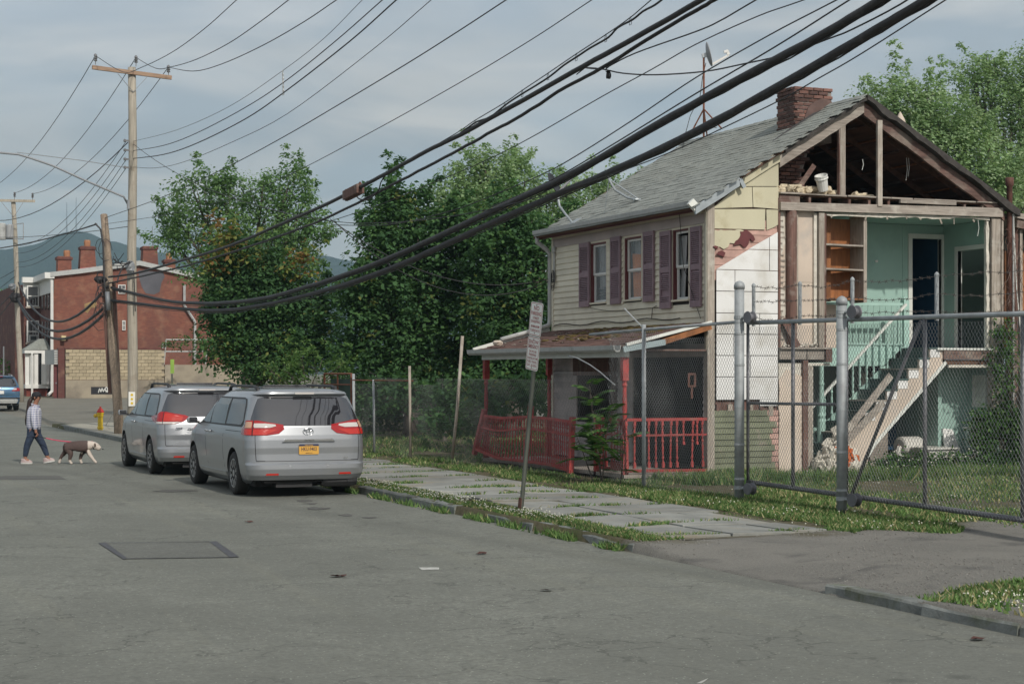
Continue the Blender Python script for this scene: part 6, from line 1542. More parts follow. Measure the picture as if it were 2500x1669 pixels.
cm_ = MB(); rr_ = [(.098,0),(.099,.03),(.092,.065),(.07,.095),(.035,.112),(.002,.116)]
cm_.lathe(rr_,18,M=Matrix.Translation((.045,0,1.48)) @ Matrix.Diagonal((1.05,.92,.95,1))); 
cpv = MB().prism([(-.0,-.075),(.06,-.07),(.098,-.04),(.105,0),(.098,.04),(.06,.07),(0,.075)], lambda a,b,d: (.115+a,b,1.492+d-.25*a), 0, .008)
cm_.add(cpv.v,cpv.f); cm_.build('cap', m_cap, WM, smooth=False, local=True)

# dog
m_nose = M('dog_nose', (.02,.015,.015), .4)
def coat():
    m, nt, N, L, b = nodes('brown_and_white_coat'); tc = N.new('ShaderNodeTexCoord'); sep = N.new('ShaderNodeSeparateXYZ'); L.new(tc.outputs['Object'], sep.inputs[0])
    wob = noise(N, L, tc.outputs['Object'], 7, 3)
    def lin(sx, sz, c0, k=.10):
        a = N.new('ShaderNodeMath'); a.operation = 'MULTIPLY'; a.inputs[1].default_value = sx; L.new(sep.outputs['X'], a.inputs[0])
        d = N.new('ShaderNodeMath'); d.operation = 'MULTIPLY_ADD'; d.inputs[1].default_value = sz; L.new(sep.outputs['Z'], d.inputs[0]); L.new(a.outputs[0], d.inputs[2])
        w = N.new('ShaderNodeMath'); w.operation = 'MULTIPLY_ADD'; w.inputs[1].default_value = k; L.new(wob, w.inputs[0]); L.new(d.outputs[0], w.inputs[2])
        g = N.new('ShaderNodeMapRange'); g.inputs['From Min'].default_value = c0-.01; g.inputs['From Max'].default_value = c0+.01; L.new(w.outputs[0], g.inputs[0]); return g.outputs[0]
    br = mixn(N, L, noise(N, L, tc.outputs['Object'], 30, 3), (.058,.036,.032), (.10,.066,.058)); wh = (.55,.48,.42)
    c = mixn(N, L, lin(1,.1,.33), br, wh)           # neck and chest
    c = mixn(N, L, lin(0,-1,-.045), c, wh)           # feet
    L.new(c, b.inputs['Base Color']); b.inputs['Roughness'].default_value = .7
    return m
m_coat = coat(); m_headc = M('pale_dog_face', (.52,.44,.37), .75, var=.12, scale=9); m_ear = M('brown_ear', (.13,.10,.08), .8)
dpos = gz(190,1132); DG = thing('dog', 'stocky brown and white dog walking on a pink lead', 'dog', (dpos.x, dpos.y, 0), fwd_rz)
kd = .00124
def dc(cx_, cy_): return ((cx_-1010)*kd, (1442-cy_)*kd)
dp = []; de = []
def dadd(cx_, cy_, y, rx, ry=None, frm=None):
    x,z = dc(cx_,cy_); dp.append((x,y,z,rx,ry or rx)); 
    if frm is not None: de.append((frm,len(dp)-1))
    return len(dp)-1
ch = dadd(1130,1125,0,.152,.14); mdl = dadd(980,1125,0,.142,.13,ch); ru = dadd(860,1120,0,.135,.12,mdl); ta = dadd(790,1100,0,.06,.06,ru)
t1 = dadd(752,1150,.01,.022,.022,ta); t2 = dadd(758,1230,.015,.014,.014,t1)
nk = dadd(1245,1105,0,.11,.10,ch); hd0 = dadd(1330,1118,0,.088,.088,nk); mz = dadd(1385,1165,0,.058,.06,hd0); mt = dadd(1414,1182,0,.05,.054,mz)
# hind legs
a = dadd(850,1170,-.07,.10,.06,ru); b = dadd(905,1265,-.075,.062,.05,a); c = dadd(878,1368,-.075,.034,.032,b); d = dadd(900,1422,-.075,.03,.03,c); e = dadd(935,1430,-.075,.029,.034,d)
a = dadd(810,1160,.07,.098,.06,ru); b = dadd(762,1245,.075,.06,.05,a); c = dadd(690,1330,.075,.034,.032,b); d = dadd(664,1415,.075,.03,.03,c); e = dadd(668,1434,.075,.029,.034,d)
# fore legs
a = dadd(1190,1190,-.075,.062,.05,ch); b = dadd(1235,1270,-.08,.05,.046,a); c = dadd(1295,1352,-.08,.035,.033,b); d = dadd(1338,1405,-.08,.031,.031,c); e = dadd(1362,1422,-.08,.029,.034,d)
a = dadd(1120,1200,.075,.06,.05,ch); b = dadd(1058,1275,.08,.048,.044,a); c = dadd(1036,1360,.08,.035,.033,b); d = dadd(1052,1418,.08,.03,.03,c); e = dadd(1080,1430,.08,.029,.034,d)
skin('body', dp, de, m_coat, DG, 2)
hx,hz = dc(1335,1120)
for s_ in (-1,1):
    MB().blob((hx-.01,s_*.075,hz+.015),(.028,.016,.05),3,7,5,.1).build('ear', m_ear, DG, smooth=True, local=True)
    MB().blob((hx+.05,s_*.045,hz+.02),(.009,.009,.009),3,6,4,.0).build('eye', m_nose, DG, local=True)
nx_,nz_ = dc(1432,1185); MB().blob((nx_+.028,0,nz_+.008),(.016,.022,.014),3,7,5,.05).build('nose', m_nose, DG, smooth=True, local=True)
MB().blob((dc(1075,1240)[0],0,dc(1075,1240)[1]),(.03,.02,.03),2).build('belly_tuft', m_headc, DG, local=True)
cxn,czn = dc(1285,1115); MB().lathe([(.086,-.014),(.09,-.012),(.09,.012),(.086,.014)],16,M=Matrix.Translation((cxn,0,czn)) @ Euler((0,R(75),0)).to_matrix().to_4x4()).build('collar', m_cap, DG, local=True)
# lead from the hand to the collar
hand = Matrix.Translation((wpos.x,wpos.y,0)) @ Matrix.Rotation(fwd_rz,4,'Z') @ Vector((cp(405,892)[0]+.01,-.19,cp(405,892)[1]-.045))
col_ = Matrix.Translation((dpos.x,dpos.y,0)) @ Matrix.Rotation(fwd_rz,4,'Z') @ Vector((cxn-.02,.0,czn+.088))
LD = thing('dog_lead', 'pink dog lead running from the hand of the woman to the dog collar', 'lead', hand)
def sagp(p,q,s,n=10): return [p.lerp(q,i/n)-Vector((0,0,s*4*(i/n)*(1-i/n))) for i in range(n+1)]
full = sagp(hand, col_, .06, 12)
MB().tube(full[:3],.009,5).build('handle', m_cap, LD); MB().tube(full[2:],.011,5).build('strap', M('pink_webbing',(.62,.05,.12),.7,var=.1), LD)

# hydrant
m_hy = M('yellow_hydrant_paint', (.66,.46,.03), .5, var=.12, scale=6); m_hr = M('red_hydrant_paint', (.52,.035,.03), .5, var=.12, scale=6)
hp = gz(245,1049,.132); HY = thing('fire_hydrant', 'yellow fire hydrant with red bonnet on the corner sidewalk', 'hydrant', (hp.x,hp.y,.132))
o = Vector((hp.x,hp.y,.13))
MB().lathe([(.085,0),(.085,.05),(.105,.06),(.105,.085),(.085,.095),(.083,.40),(.10,.44),(.105,.50),(.11,.53),(.12,.54),(.12,.57)],16,o).build('barrel', m_hy, HY, smooth=False)
MB().lathe([(.12,.571),(.12,.60),(.105,.63),(.075,.68),(.045,.71),(.03,.72),(.03,.755),(.022,.77)],16,o).build('bonnet', m_hr, HY)
lv = -Vector((_ca,-_sa,0))
for dv,r_,ln in ((lv,.058,.20),(Vector((lv.y,-lv.x,0)),.045,.15),(-Vector((lv.y,-lv.x,0)),.045,.15)):
    Mn = Matrix.Translation(o+Vector((0,0,.47))) @ dv.to_track_quat('Z','Y').to_matrix().to_4x4()
    nz = MB().lathe([(r_*.8,.06),(r_*.8,ln-.07),(r_*1.15,ln-.07),(r_*1.15,ln-.02),(r_*.9,ln),(.02,ln),(.02,ln+.03),(.012,ln+.03)],12,M=Mn).build('nozzle', m_hy, HY)
for i in range(6): t = i*1.047; MB().lathe([(.012,.055),(.012,.1)],6,o+Vector((.095*math.cos(t),.095*math.sin(t),0))).build('flange_bolt', m_hy, HY)
# scraps by the far kerb and in the road
for i,(u,v,lab) in enumerate(((150,1045,'crumpled white paper scrap by the far kerb, leftmost of the three scraps'),(172,1047,'crumpled white paper scrap by the far kerb, rightmost of the three scraps'),(161,1044,'crumpled white paper scrap by the far kerb, middle of the three scraps'))):
    p = gz(u,v); o_ = MB().blob((p.x,p.y,.03),(.10,.05,.035),i+3,7,5,.4).build('paper_scrap', m_brd); tag(o_, lab, 'litter', 'litter by the far kerb')
for i,(u,v,lab) in enumerate(((820,1408,'curled brown dead leaf on the road, larger left one of a pair'),(832,1407,'curled brown dead leaf on the road, smaller right one of a pair'),(608,1275,'single dark leaf on the road behind the nearest van'),(1336,1442,'small reddish leaf lying in the middle of the road'),(2388,1562,'dark dead leaf near the right kerb'),(1175,1353,'dark pebble-like clod on the road below the sign post'))):
    p = gz(u,v); rr2 = random.Random(i); n = 8; mb = MB()
    mb.add([(p.x+.055*math.cos(6.28*j/n)*(1+.3*rr2.random()), p.y+.045*math.sin(6.28*j/n)*(1+.3*rr2.random()), .008+.022*rr2.random()) for j in range(n)]+[(p.x,p.y,.012)], [(j,(j+1)%n,n) for j in range(n)])
    tag(mb.build('dead_leaf', M('dead_leaf_brown',(.07,.025,.018),.8,var=.3)), lab, 'leaf', 'leaves on the road')
# ================================================================ UTILITY POLES AND CABLES
m_pole = M('pale_pole_wood', (.38,.345,.285), .9, var=.28, grain=(7,7,.25), scale=5, dirt=(.27,.23,.18), dirt_scale=2.5, bump=.3, bscale=8)
m_pold = M('brown_pole_wood', (.27,.21,.155), .9, var=.35, grain=(7,7,.25), scale=5, dirt=(.16,.115,.09), dirt_scale=2, bump=.3, bscale=8)
m_xarm = M('crossarm_wood', (.34,.23,.16), .9, var=.3, grain=(.5,7,7), scale=5)
m_ins = M('grey_insulator', (.16,.165,.17), .4, var=.15); m_cab = M('black_cable_sheath', (.022,.020,.022), .6, var=.35, scale=12, dirt=(.05,.045,.045), dirt_scale=8); m_cabl = M('thin_wire', (.035,.035,.038), .6, var=.2)
m_stel = M('lamp_arm_steel', (.26,.275,.29), .6, .4, var=.1)
def insulator(p, parent, s=1.0):
    MB().lathe([(.012*s,0),(.012*s,.10*s),(.05*s,.11*s),(.055*s,.14*s),(.03*s,.16*s),(.055*s,.18*s),(.058*s,.21*s),(.03*s,.23*s),(.05*s,.25*s),(.045*s,.29*s),(.02*s,.32*s)],10,p).build('insulator', m_ins, parent)
def pole(label, base, top, r0, r1, mat, arm=None, armz=.25):
    base = Vector(base); top = Vector(top); T_ = thing('utility_pole', label, 'utility pole', base, 0, 'utility poles')
    MB().tube([base.lerp(top,i/8)+Vector((.02*math.sin(i*1.3),0,0)) for i in range(9)],[r0+(r1-r0)*i/8 for i in range(9)],14).build('shaft', mat, T_, smooth=True)
    return T_
D1 = 58.0
b1 = gd(323,910,D1); mp_b = Vector((b1.x,b1.y,.0)); mp_t = Vector((b1.x,b1.y,gd(323,165,D1).z))
P1 = pole('tall pale wooden utility pole with crossarm behind the parked vans', mp_b, mp_t, .175, .13, m_pole)
xa = Vector((-1.36,-.05,.10)); xb = Vector((1.30,.05,-.06)); ac = mp_t+Vector((0,-.16,-.22))
AR = MB().beam(ac+xa,ac+xb,.11,.13).build('crossarm', m_xarm, P1)
for s_ in (-.52,.50): MB().beam(ac+Vector((s_,-.07,-.06)),mp_t+Vector((0,-.16,-.85)),.03,.012).build('crossarm_brace', m_stel, P1)
INS = [ac+xa*.92+Vector((0,0,.10)), mp_t+Vector((.10,-.14,.02)), ac+xb*.92+Vector((0,0,.05))]
for p in INS: insulator(p, P1, 1.15)
for v in (345,368,390,410):
    p = gd(312,v,D1)+Vector((-.12,-.12,0)); MB().beam(p,p+Vector((.25,0,0)),.03,.06).lathe([(.03,-.05),(.045,-.03),(.045,.03),(.03,.05)],8,p).build('secondary_rack', m_ins, P1)
pa = gd(311,497,D1); arm = [pa, pa+Vector((-.12,0,.22))]+[gd(u,v,D1-(311-u)*.004) for u,v in ((270,467),(200,437),(130,405),(75,386),(45,377),(0,373),(-60,372))]
LA = MB().tube(arm,.035,8).build('street_light_arm', m_stel, P1, smooth=True)
MB().tube([gd(312,410,D1),gd(200,392,D1),gd(42,372,D1-1)],.012,5).build('arm_stay', m_stel, P1); MB().box(mp_b.x-.2,mp_b.x-.12,mp_b.y-.2,mp_b.y-.1,pa.z-.2,pa.z+.1).build('arm_bracket', m_stel, P1)
MB().blob(arm[-1]+Vector((-.3,0,-.05)),(.35,.14,.08),2,10,6,.03).build('lamp_head', m_stel, P1)
for k_,(v,c_) in enumerate(((968,(.62,.5,.1)),(977,(.62,.5,.1)),(986,(.62,.5,.1)))): pass
tgp = gd(323,972,D1)+Vector((-.05,-.19,0)); tg = MB().box(tgp.x-.11,tgp.x+.11,tgp.y-.01,tgp.y,tgp.z-.26,tgp.z+.22).build('number_tag', m_sgn, P1)
for dz in (-.16,-.02,.12): MB().lathe([(.045,0),(.045,.004)],10,M=Matrix.Translation((tgp.x,tgp.y-.011,tgp.z+dz)) @ Euler((R(90),0,0)).to_matrix().to_4x4()).build('tag_digit', m_hy, tg)
lb = gz(291,1058,.13); lt = gd(255,525,55.5); lt = Vector((lt.x,lt.y,lt.z))
P2 = pole('leaning weathered pole carrying thick telephone cables beside the fire hydrant', (lb.x,lb.y,.0), lt, .15, .115, m_pold)
for du in (-10,12):
    a_ = gd(279+du,960,54.2); b_ = gd(262+du+ (0 if du<0 else 4),690,54.2); MB().beam(a_,b_,.12,.10).build('splint_board', m_wdk, P2)
MB().tube([gd(262,712,54.0),gd(265,757,54.0)],.075,10).build('cable_terminal', m_stel, P2, smooth=True); MB().blob(gd(246,683,54.2),(.20,.12,.12),3,9,6,.2).build('splice_box', m_cab, P2, smooth=True)
mb = MB(); rr_ = random.Random(12)
for i in range(12):
    c_ = gd(250+rr_.uniform(-8,8),610+rr_.uniform(-10,170),54.0); r_ = rr_.uniform(.15,.4)
    mb.tube([c_+Vector((r_*.6*math.cos(t*.75),-.05,r_*math.sin(t*.75))) for t in range(8)],.010,4)
mb.tube([gd(232,545,54),gd(246,560,54),gd(252,600,54),gd(254,680,54),gd(258,720,54)],.03,6); mb.build('loose_wires', m_cabl, P2)
mb = MB()
for i in range(14):
    c_ = gd(285+rr_.uniform(-35,40),630+rr_.uniform(-14,20),56.0); d_ = gd(285+rr_.uniform(-40,50),632+rr_.uniform(-14,24),56.0); mb.tube(sagp(c_,d_,.12,5),.012,4)
mb.tube([gd(318,640,57.5),gd(300,650,57),gd(290,672,56.5),gd(286,690,56)],.025,5); mb.tube([gd(327,690,57.7),gd(326,650,57.7),gd(330,760,57.7)],.02,5); mb.build('tangled_wires', m_cabl, P2)
MB().blob(gd(318,652,57.6),(.16,.12,.22),3,9,6,.15).build('splice_can', m_stel, P1)
D3 = 97.0
b3 = gd(52,910,D3); t3 = gd(33,487,D3)
P3 = pole('distant wooden utility pole with transformers at the left edge', (b3.x,b3.y,zfar(b3.y)-.1), t3, .16, .125, m_pole)
ac3 = t3+Vector((-.1,-.2,-.12)); MB().beam(ac3+Vector((-1.9,0,0)),ac3+Vector((1.25,0,.05)),.12,.14).build('crossarm', m_pole, P3)
for s_ in (-.6,.6): MB().beam(ac3+Vector((s_,-.05,-.05)),t3+Vector((0,-.15,-1.0)),.03,.02).build('crossarm_brace', m_stel, P3)
I3 = [ac3+Vector((-1.7,0,.08)), t3+Vector((.05,-.1,.0)), ac3+Vector((1.12,0,.1))]
for p in I3: insulator(p, P3, 1.3)
for u,v0,v1,r_ in ((3,545,585,.27),(24,548,582,.20)):
    p = gd(u,v1,D3-.5); q = gd(u,v0,D3-.5); MB().lathe([(r_*.9,0),(r_,.04),(r_,q.z-p.z-.05),(r_*.8,q.z-p.z),(.05,q.z-p.z+.02)],14,p).build('transformer', m_dish if u > 10 else m_gut, P3)
MB().beam(gd(12,583,D3-.4),gd(58,583,D3-.4),.05,.06).beam(gd(57,545,D3-.4),gd(57,583,D3-.4),.04,.04).beam(gd(36,548,D3-.4),gd(57,545,D3-.4),.04,.04).build('transformer_bracket', m_stel, P3)
MB().blob(gd(38,727,D3-.5),(.3,.2,.28),3,9,6,.25).build('splice_box', m_cab, P3); MB().blob(gd(30,700,D3-.5),(.2,.2,.2),4,9,6,.25).build('splice_box', m_stel, P3)

def crom(P, n=5):
    out = []; k = len(P)
    for i in range(k-1):
        p0,p1,p2,p3 = P[max(i-1,0)],P[i],P[i+1],P[min(i+2,k-1)]
        for j in range(n):
            t = j/n; out.append(.5*((2*p1)+(p2-p0)*t+(2*p0-5*p1+4*p2-p3)*t*t+(3*p1-p0-3*p2+p3)*t*t*t))
    return out+[P[-1]]
def cable(label, px_, x, r, mat, n=5, sides=7, group='overhead cables', wob=0.0, end=None):
    P = [gx(u,v,x) for u,v in px_]
    # carry the run on to the next pole, out of the picture on the right
    d = (P[0]-P[1]); 
    P = [P[0]+d.normalized()*3.0] + P
    if end is not None: P = P[:-1]+[Vector(end)]
    C_ = crom(P,n)
    if wob:
        rr2 = random.Random(len(label)); C_ = [c+Vector((rr2.uniform(-wob,wob),0,rr2.uniform(-wob,wob))) for c in C_]
    o = MB().tube(C_, r, sides).build('overhead_cable', mat, None, smooth=True)
    return tag(o, label, 'cable', group)
le1 = gd(272,702,54.3); le2 = gd(272,733,54.3); le0 = gd(266,676,54.4)
TH1 = [(2150,0),(2001,90),(1809,191),(1596,309),(1384,431),(1224,505),(1064,580),(905,649),(745,702),(639,729),(532,740),(426,737),(351,722),(290,700)]
TH2 = [(2262,0),(2128,80),(1916,202),(1703,319),(1490,420),(1277,511),(1064,607),(958,654),(798,708),(639,745),(532,758),(426,752),(351,743),(290,732)]
cable('thick black telephone cable, upper of the two fattest crossing in front of the roof', TH1, 9.35, .046, m_cab, wob=.004, end=le1)
cable('thick black telephone cable, lower of the two fattest crossing in front of the roof', TH2, 9.40, .046, m_cab, wob=.004, end=le2)
cable('thin lashing wire hugging the underside of the upper fat cable', [(u,v+13*(0.35+u/3200)) for u,v in TH1], 9.36, .009, m_cabl, wob=.01, end=le1-Vector((0,0,.06)))
cable('thin lashing wire hugging the underside of the lower fat cable', [(u,v+13*(0.35+u/3200)) for u,v in TH2], 9.41, .009, m_cabl, wob=.01, end=le2-Vector((0,0,.06)))
C3 = [(1720,-4),(1551,92),(1424,162),(1296,234),(1211,281),(1126,328),(1040,370),(955,417),(883,455),(806,494),(700,541),(560,600),(430,640),(330,667),(282,675)]
C4 = [(1762,-10),(1700,25),(1551,115),(1466,168),(1381,213),(1275,281),(1189,328),(1104,375),(998,430),(913,475),(806,528),(700,570),(560,618),(430,655),(282,688)]
cable('medium black cable carrying the brown splice box', C3, 9.30, .034, m_cab, wob=.003, end=le0)
cable('medium bundle of black cables just below the one with the splice box', C4, 9.45, .024, m_cab, wob=.006, end=le0-Vector((0,0,.2)))
C5 = [(1590,0),(1539,43),(1479,85),(1407,132),(1338,179),(1275,221),(1232,251),(1160,294),(1121,321),(1070,351),(1023,379),(955,413),(890,449)]
cable('thin support wire with hanger rings above the splice box cable', C5, 9.28, .007, m_cabl)
o = MB().tube(crom([gx(u,v,9.28) for u,v in ((1625,-8),(1600,12),(1570,28),(1545,48),(1508,68),(1485,92),(1440,118),(1410,138),(1376,160),(1345,185),(1310,208),(1280,226),(1250,245),(1232,258),(1215,272),(1195,287),(1165,297),(1145,310),(1125,324))],3),.013,6).build('overhead_cable', m_cab, None, True); tag(o,'slack black cable looping through hanger rings under a support wire','cable','overhead cables')
hg = thing('cable_hangers', 'row of thin wire hanger rings between support wire and slack cable', 'hangers', gx(1407,132,9.28))
for u,v in ((1539,43),(1479,85),(1407,132),(1338,179),(1275,221),(1232,251),(1160,294)):
    c_ = gx(u,v,9.28); MB().tube([c_+Vector((0,.0,.01)),c_+Vector((0,.03,-.04)),c_+Vector((0,.025,-.09)),c_+Vector((0,-.025,-.09)),c_+Vector((0,-.03,-.04)),c_+Vector((0,0,.01))],.004,4).build('ring', m_cabl, hg)
sb_ = thing('splice_box', 'brown rusty splice box clamped on the medium cable', 'splice box', gx(862,466,9.30))
pA, pB = gx(845,474,9.30), gx(880,456,9.30); MB().beam(pA-Vector((0,0,.03)),pB-Vector((0,0,.03)),.15,.17).build('case', m_wdk, sb_, bevel=.01)
MB().beam(pA-Vector((0,0,.03)),pB-Vector((0,0,.03)),.05,.20).build('lid_flange', m_mtl, sb_); 
for t in (.02,.98): MB().beam(pA.lerp(pB,t)+Vector((0,0,.02)),pA.lerp(pB,t)+Vector((0,0,.09)),.03,.03).build('clamp', m_mtl, sb_)
o = MB().tube(crom([gx(u,v,9.38) for u,v in ((940,430),(930,445),(925,462),(912,478),(895,488),(878,486),(870,478))]),.012,6).build('overhead_cable', m_cab, None, True); tag(o,'short looped cable hanging between the splice box and the bundle below','cable','overhead cables')
thin = [
 ('upper left power wire rising from the left crossarm insulator', [(578,0),(500,70),(420,128),(345,165),(300,176),(246,168)], 9.5, .011, INS[0]+Vector((0,0,.3))),
 ('power wire rising from the pole-top insulator', [(705,0),(640,50),(560,105),(480,145),(420,163),(380,167),(338,163)], 9.5, .011, INS[1]+Vector((0,0,.3))),
 ('power wire rising from the right crossarm insulator', [(822,0),(740,55),(640,112),(540,157),(470,174),(410,176)], 9.6, .011, INS[2]+Vector((0,0,.3))),
 ('faint thin wire passing the hanging white spacer', [(885,0),(790,95),(690,173),(560,260),(430,318),(345,345)], 9.7, .006, gd(325,345,D1)),
 ('dark secondary wire through the middle of the white spacer', [(934,0),(820,100),(700,196),(600,262),(480,325),(400,355),(340,368)], 9.7, .011, gd(325,368,D1)),
 ('knotted black secondary wire at the foot of the white spacer', [(968,0),(853,102),(700,221),(600,290),(480,350),(400,377),(330,386)], 9.7, .014, gd(325,387,D1)),
 ('thin wire leaving the lowest rack of the tall pole', [(1053,0),(913,119),(700,279),(560,350),(450,395),(380,410),(335,410)], 9.7, .007, gd(325,408,D1)),
 ('dark wire running down to the top of the leaning pole', [(1236,0),(1126,72),(998,153),(828,255),(700,330),(560,405),(400,480),(268,531)], 9.3, .010, lt+Vector((0,-.1,-.1))),
 ('thin wire crossing the crown of the left tree', [(1445,0),(1296,98),(1126,200),(913,319),(700,430),(560,485),(430,520),(268,548)], 9.3, .007, lt+Vector((0,-.1,-.3))),
 ('wire leaving the knot of cables towards the upper right', [(1846,0),(1760,50),(1700,77),(1551,130),(1480,166)], 9.45, .009, None),
 ('thin wire passing just above the satellite dish mast', [(1963,0),(1850,40),(1700,108),(1594,168),(1466,238),(1296,336),(1168,400),(1000,470),(913,505),(806,540)], 9.5, .007, None),
 ('thin wire passing through the satellite dish mast', [(2043,0),(1880,85),(1700,189),(1551,289),(1424,370),(1338,419),(1232,465),(1100,515),(950,548),(810,549)], 9.55, .008, None),
 ('thin wire running close above the upper fat cable', [(2090,-10),(1900,110),(1700,228),(1509,345),(1381,421),(1300,462),(1200,505)], 9.5, .009, None),
 ('thin lone wire crossing the chimney', [(2309,0),(2100,133),(1994,194),(1904,245),(1760,315),(1664,360),(1560,402),(1430,447),(1300,485),(1150,520),(1000,540),(880,545),(810,540)], 9.3, .007, None)]
for lab, p_, x, r, e in thin: cable(lab, p_, x, r, m_cabl, sides=5, end=e)
o = MB().tube(crom([gx(u,v,9.45) for u,v in ((1420,165),(1466,168),(1520,179),(1600,183),(1719,175),(1813,157),(1919,133),(2026,94),(2079,73),(2200,10),(2300,-60))],4),.009,5).build('overhead_cable', m_cabl, None, True); tag(o,'sagging service wire running right from the knot of cables','cable','overhead cables')
kn = thing('cable_knot', 'knot of coiled wire tied to the cable bundle left of the dish mast', 'cable knot', gx(1475,168,9.45))
kc = gx(1478,170,9.43)
for i in range(5): MB().tube([kc+Vector((-.02+.01*i,-.10*(.6+.1*i)*math.sin(t*.7)*.5-.05-.04*t*.2,-.03-.05*(1-math.cos(t*.7)))) for t in range(10)],.006,4).build('coil', m_cab, kn)
MB().tube([gx(1408,182,9.43),gx(1428,166,9.43),gx(1445,168,9.43),kc,gx(1500,152,9.43),gx(1540,118,9.43)],.008,5).build('tail', m_cab, kn)
spc = thing('wire_spacer', 'white lattice wire spacer hanging in the left sky', 'spacer', gx(690,205,9.7))
a_ = gx(690,173,9.7); b_ = gx(692,232,9.7)
MB().tube([a_,b_],.012,5).build('rod', m_wht, spc)
for i in range(6):
    p = a_.lerp(b_,i/6); q = a_.lerp(b_,(i+1)/6); MB().beam(p+Vector((.0,.06,0)),q+Vector((0,-.06,0)),.012,.012).beam(p+Vector((0,-.06,0)),q+Vector((0,.06,0)),.012,.012).build('lattice', m_wht, spc)
# house drops
hd_ = Vector((14.5,YE+.05,3.97))
for k_,(u,v,s_,lab) in enumerate(((806,535,.55,'upper thin service drop sagging to the far corner of the house'),(815,540,.75,'lower thin service drop sagging to the far corner of the house'))):
    o = MB().tube(sagp(gx(u,v,9.45), hd_-Vector((0,0,.05*k_)), s_, 16),.009,5).build('overhead_cable', m_cabl, None, True); tag(o, lab, 'cable', 'overhead cables')
o = MB().tube(sagp(gx(806,540,9.45), gd(326,352,D1-.1), .4, 16),.009,5).build('overhead_cable', m_cabl, None, True); tag(o,'thin wire dropping from the tall pole over the left tree to the cable bundle','cable','overhead cables')
# runs from the two near poles to the distant pole, and on to the left
def span(lab, a_, b_, s_, r, m=m_cabl): tag(MB().tube(sagp(Vector(a_),Vector(b_),s_,14),r,5).build('overhead_cable', m, None, True), lab, 'cable', 'overhead cables')
nm_ = ('left','middle','right')
for i in range(3): span(f'far span power wire from the {nm_[i]} insulator of the tall pole to the distant pole', INS[i]+Vector((0,0,.3)), I3[i]+Vector((0,0,.36)), .9, .013)
for i,(v,v3) in enumerate(((345,600),(368,618),(390,640),(410,652))):
    span(('highest','second','third','lowest')[i]+' secondary wire from the tall pole rack down to the distant pole', gd(308,v,D1), gd(40,v3,D3), .9, .011)
span('upper heavy sagging telephone cable from leaning pole to distant pole', gd(262,700,54.4), gd(45,690,D3-.4), 1.6, .05, m_cab)
span('middle heavy sagging telephone cable from leaning pole to distant pole', gd(268,738,54.4), gd(42,727,D3-.4), 1.35, .055, m_cab)
span('lowest heavy sagging telephone cable from leaning pole to distant pole', gd(268,752,54.4), gd(44,735,D3-.4), 1.5, .055, m_cab)
span('black cable from the top of the leaning pole out to the left edge', gd(236,547,54.6), gd(-60,612,80), .15, .025, m_cab)
span('thin level wire above the leaning pole out to the left edge', gd(312,553,57.5), gd(-60,578,85), .15, .012)
span('dark wire from the tall pole down to the lower left edge', gd(312,348,57.6), gd(-40,535,90), .9, .018)
for i,v in enumerate((665,690,735,760)):
    span(('first','second','third','fourth')[i]+' wire from the top fanning out left from the distant pole', gd(36,v-5-10*i,D3-.3), gd(-160,v+30+34*i,160), .8, .03 if i > 1 else .016)
span('guy wire slanting from the leaning pole to the sidewalk beside the hydrant', gd(290,985,56), gz(258,1038,.13), 0, .012, m_gut)
# ================================================================ BRICK ROW HOUSE AND WALLS ACROSS THE SIDE STREET
def brick_mat(name, c1, c2, mor, stain=(.10,.05,.045)):
    m, nt, N, L, b = nodes(name); tc = N.new('ShaderNodeTexCoord')
    # fold y into x so that both wall directions carry courses
    sep = N.new('ShaderNodeSeparateXYZ'); L.new(tc.outputs['Object'], sep.inputs[0]); ad = N.new('ShaderNodeMath'); ad.operation = 'ADD'; L.new(sep.outputs['X'], ad.inputs[0]); L.new(sep.outputs['Y'], ad.inputs[1])
    cm = N.new('ShaderNodeCombineXYZ'); L.new(ad.outputs[0], cm.inputs[0]); L.new(sep.outputs['Z'], cm.inputs[1])
    bt = N.new('ShaderNodeTexBrick'); bt.inputs['Scale'].default_value = 1; bt.inputs['Brick Width'].default_value = .22; bt.inputs['Row Height'].default_value = .075; bt.inputs['Mortar Size'].default_value = .007
    bt.inputs['Color1'].default_value = (*c1,1); bt.inputs['Color2'].default_value = (*c2,1); bt.inputs['Mortar'].default_value = (*mor,1); L.new(cm.outputs[0], bt.inputs['Vector'])
    n = noise(N, L, tc.outputs['Object'], .30, 7, .7, .6); c = mixn(N, L, ramp(N, L, n, .47, .66), bt.outputs['Color'], mixn(N, L, .6, bt.outputs['Color'], stain))
    n2 = noise(N, L, tc.outputs['Object'], 1.4, 5, .6); c = mixn(N, L, ramp(N, L, n2, .50, .72), c, mixn(N, L, .35, c, (.40,.24,.15)))
    L.new(c, b.inputs['Base Color']); b.inputs['Roughness'].default_value = .9; bumpn(N, L, b, bt.outputs['Fac'], -.4, .02)
    return m
m_bw = brick_mat('red_brick_wall', (.25,.088,.058), (.185,.064,.045), (.17,.085,.06)); m_bdk = brick_mat('dark_red_brick_wall', (.14,.042,.035), (.105,.032,.028), (.11,.07,.06))
BD = 110.0; bc_ = gd(128,970,BD); BX, BY = bc_.x, bc_.y; BZ = bc_.z-.1
BH = thing('brick_row_house', 'long red brick row house with white cornice and chimneys across the side street', 'house', (BX,BY,BZ))
def by(u,v): p = gy(u,v,BY); return (p.x,p.z)
top = [by(128,676),by(200,668),by(345,648),(by(450,672)[0],by(450,672)[1]),by(560,700)]
MB().prism([(BX,BZ)]+top+[(by(560,970)[0],BZ)], lambda a,b,d:(a,d,b), BY, BY+9).build('side_wall', m_bw, BH)
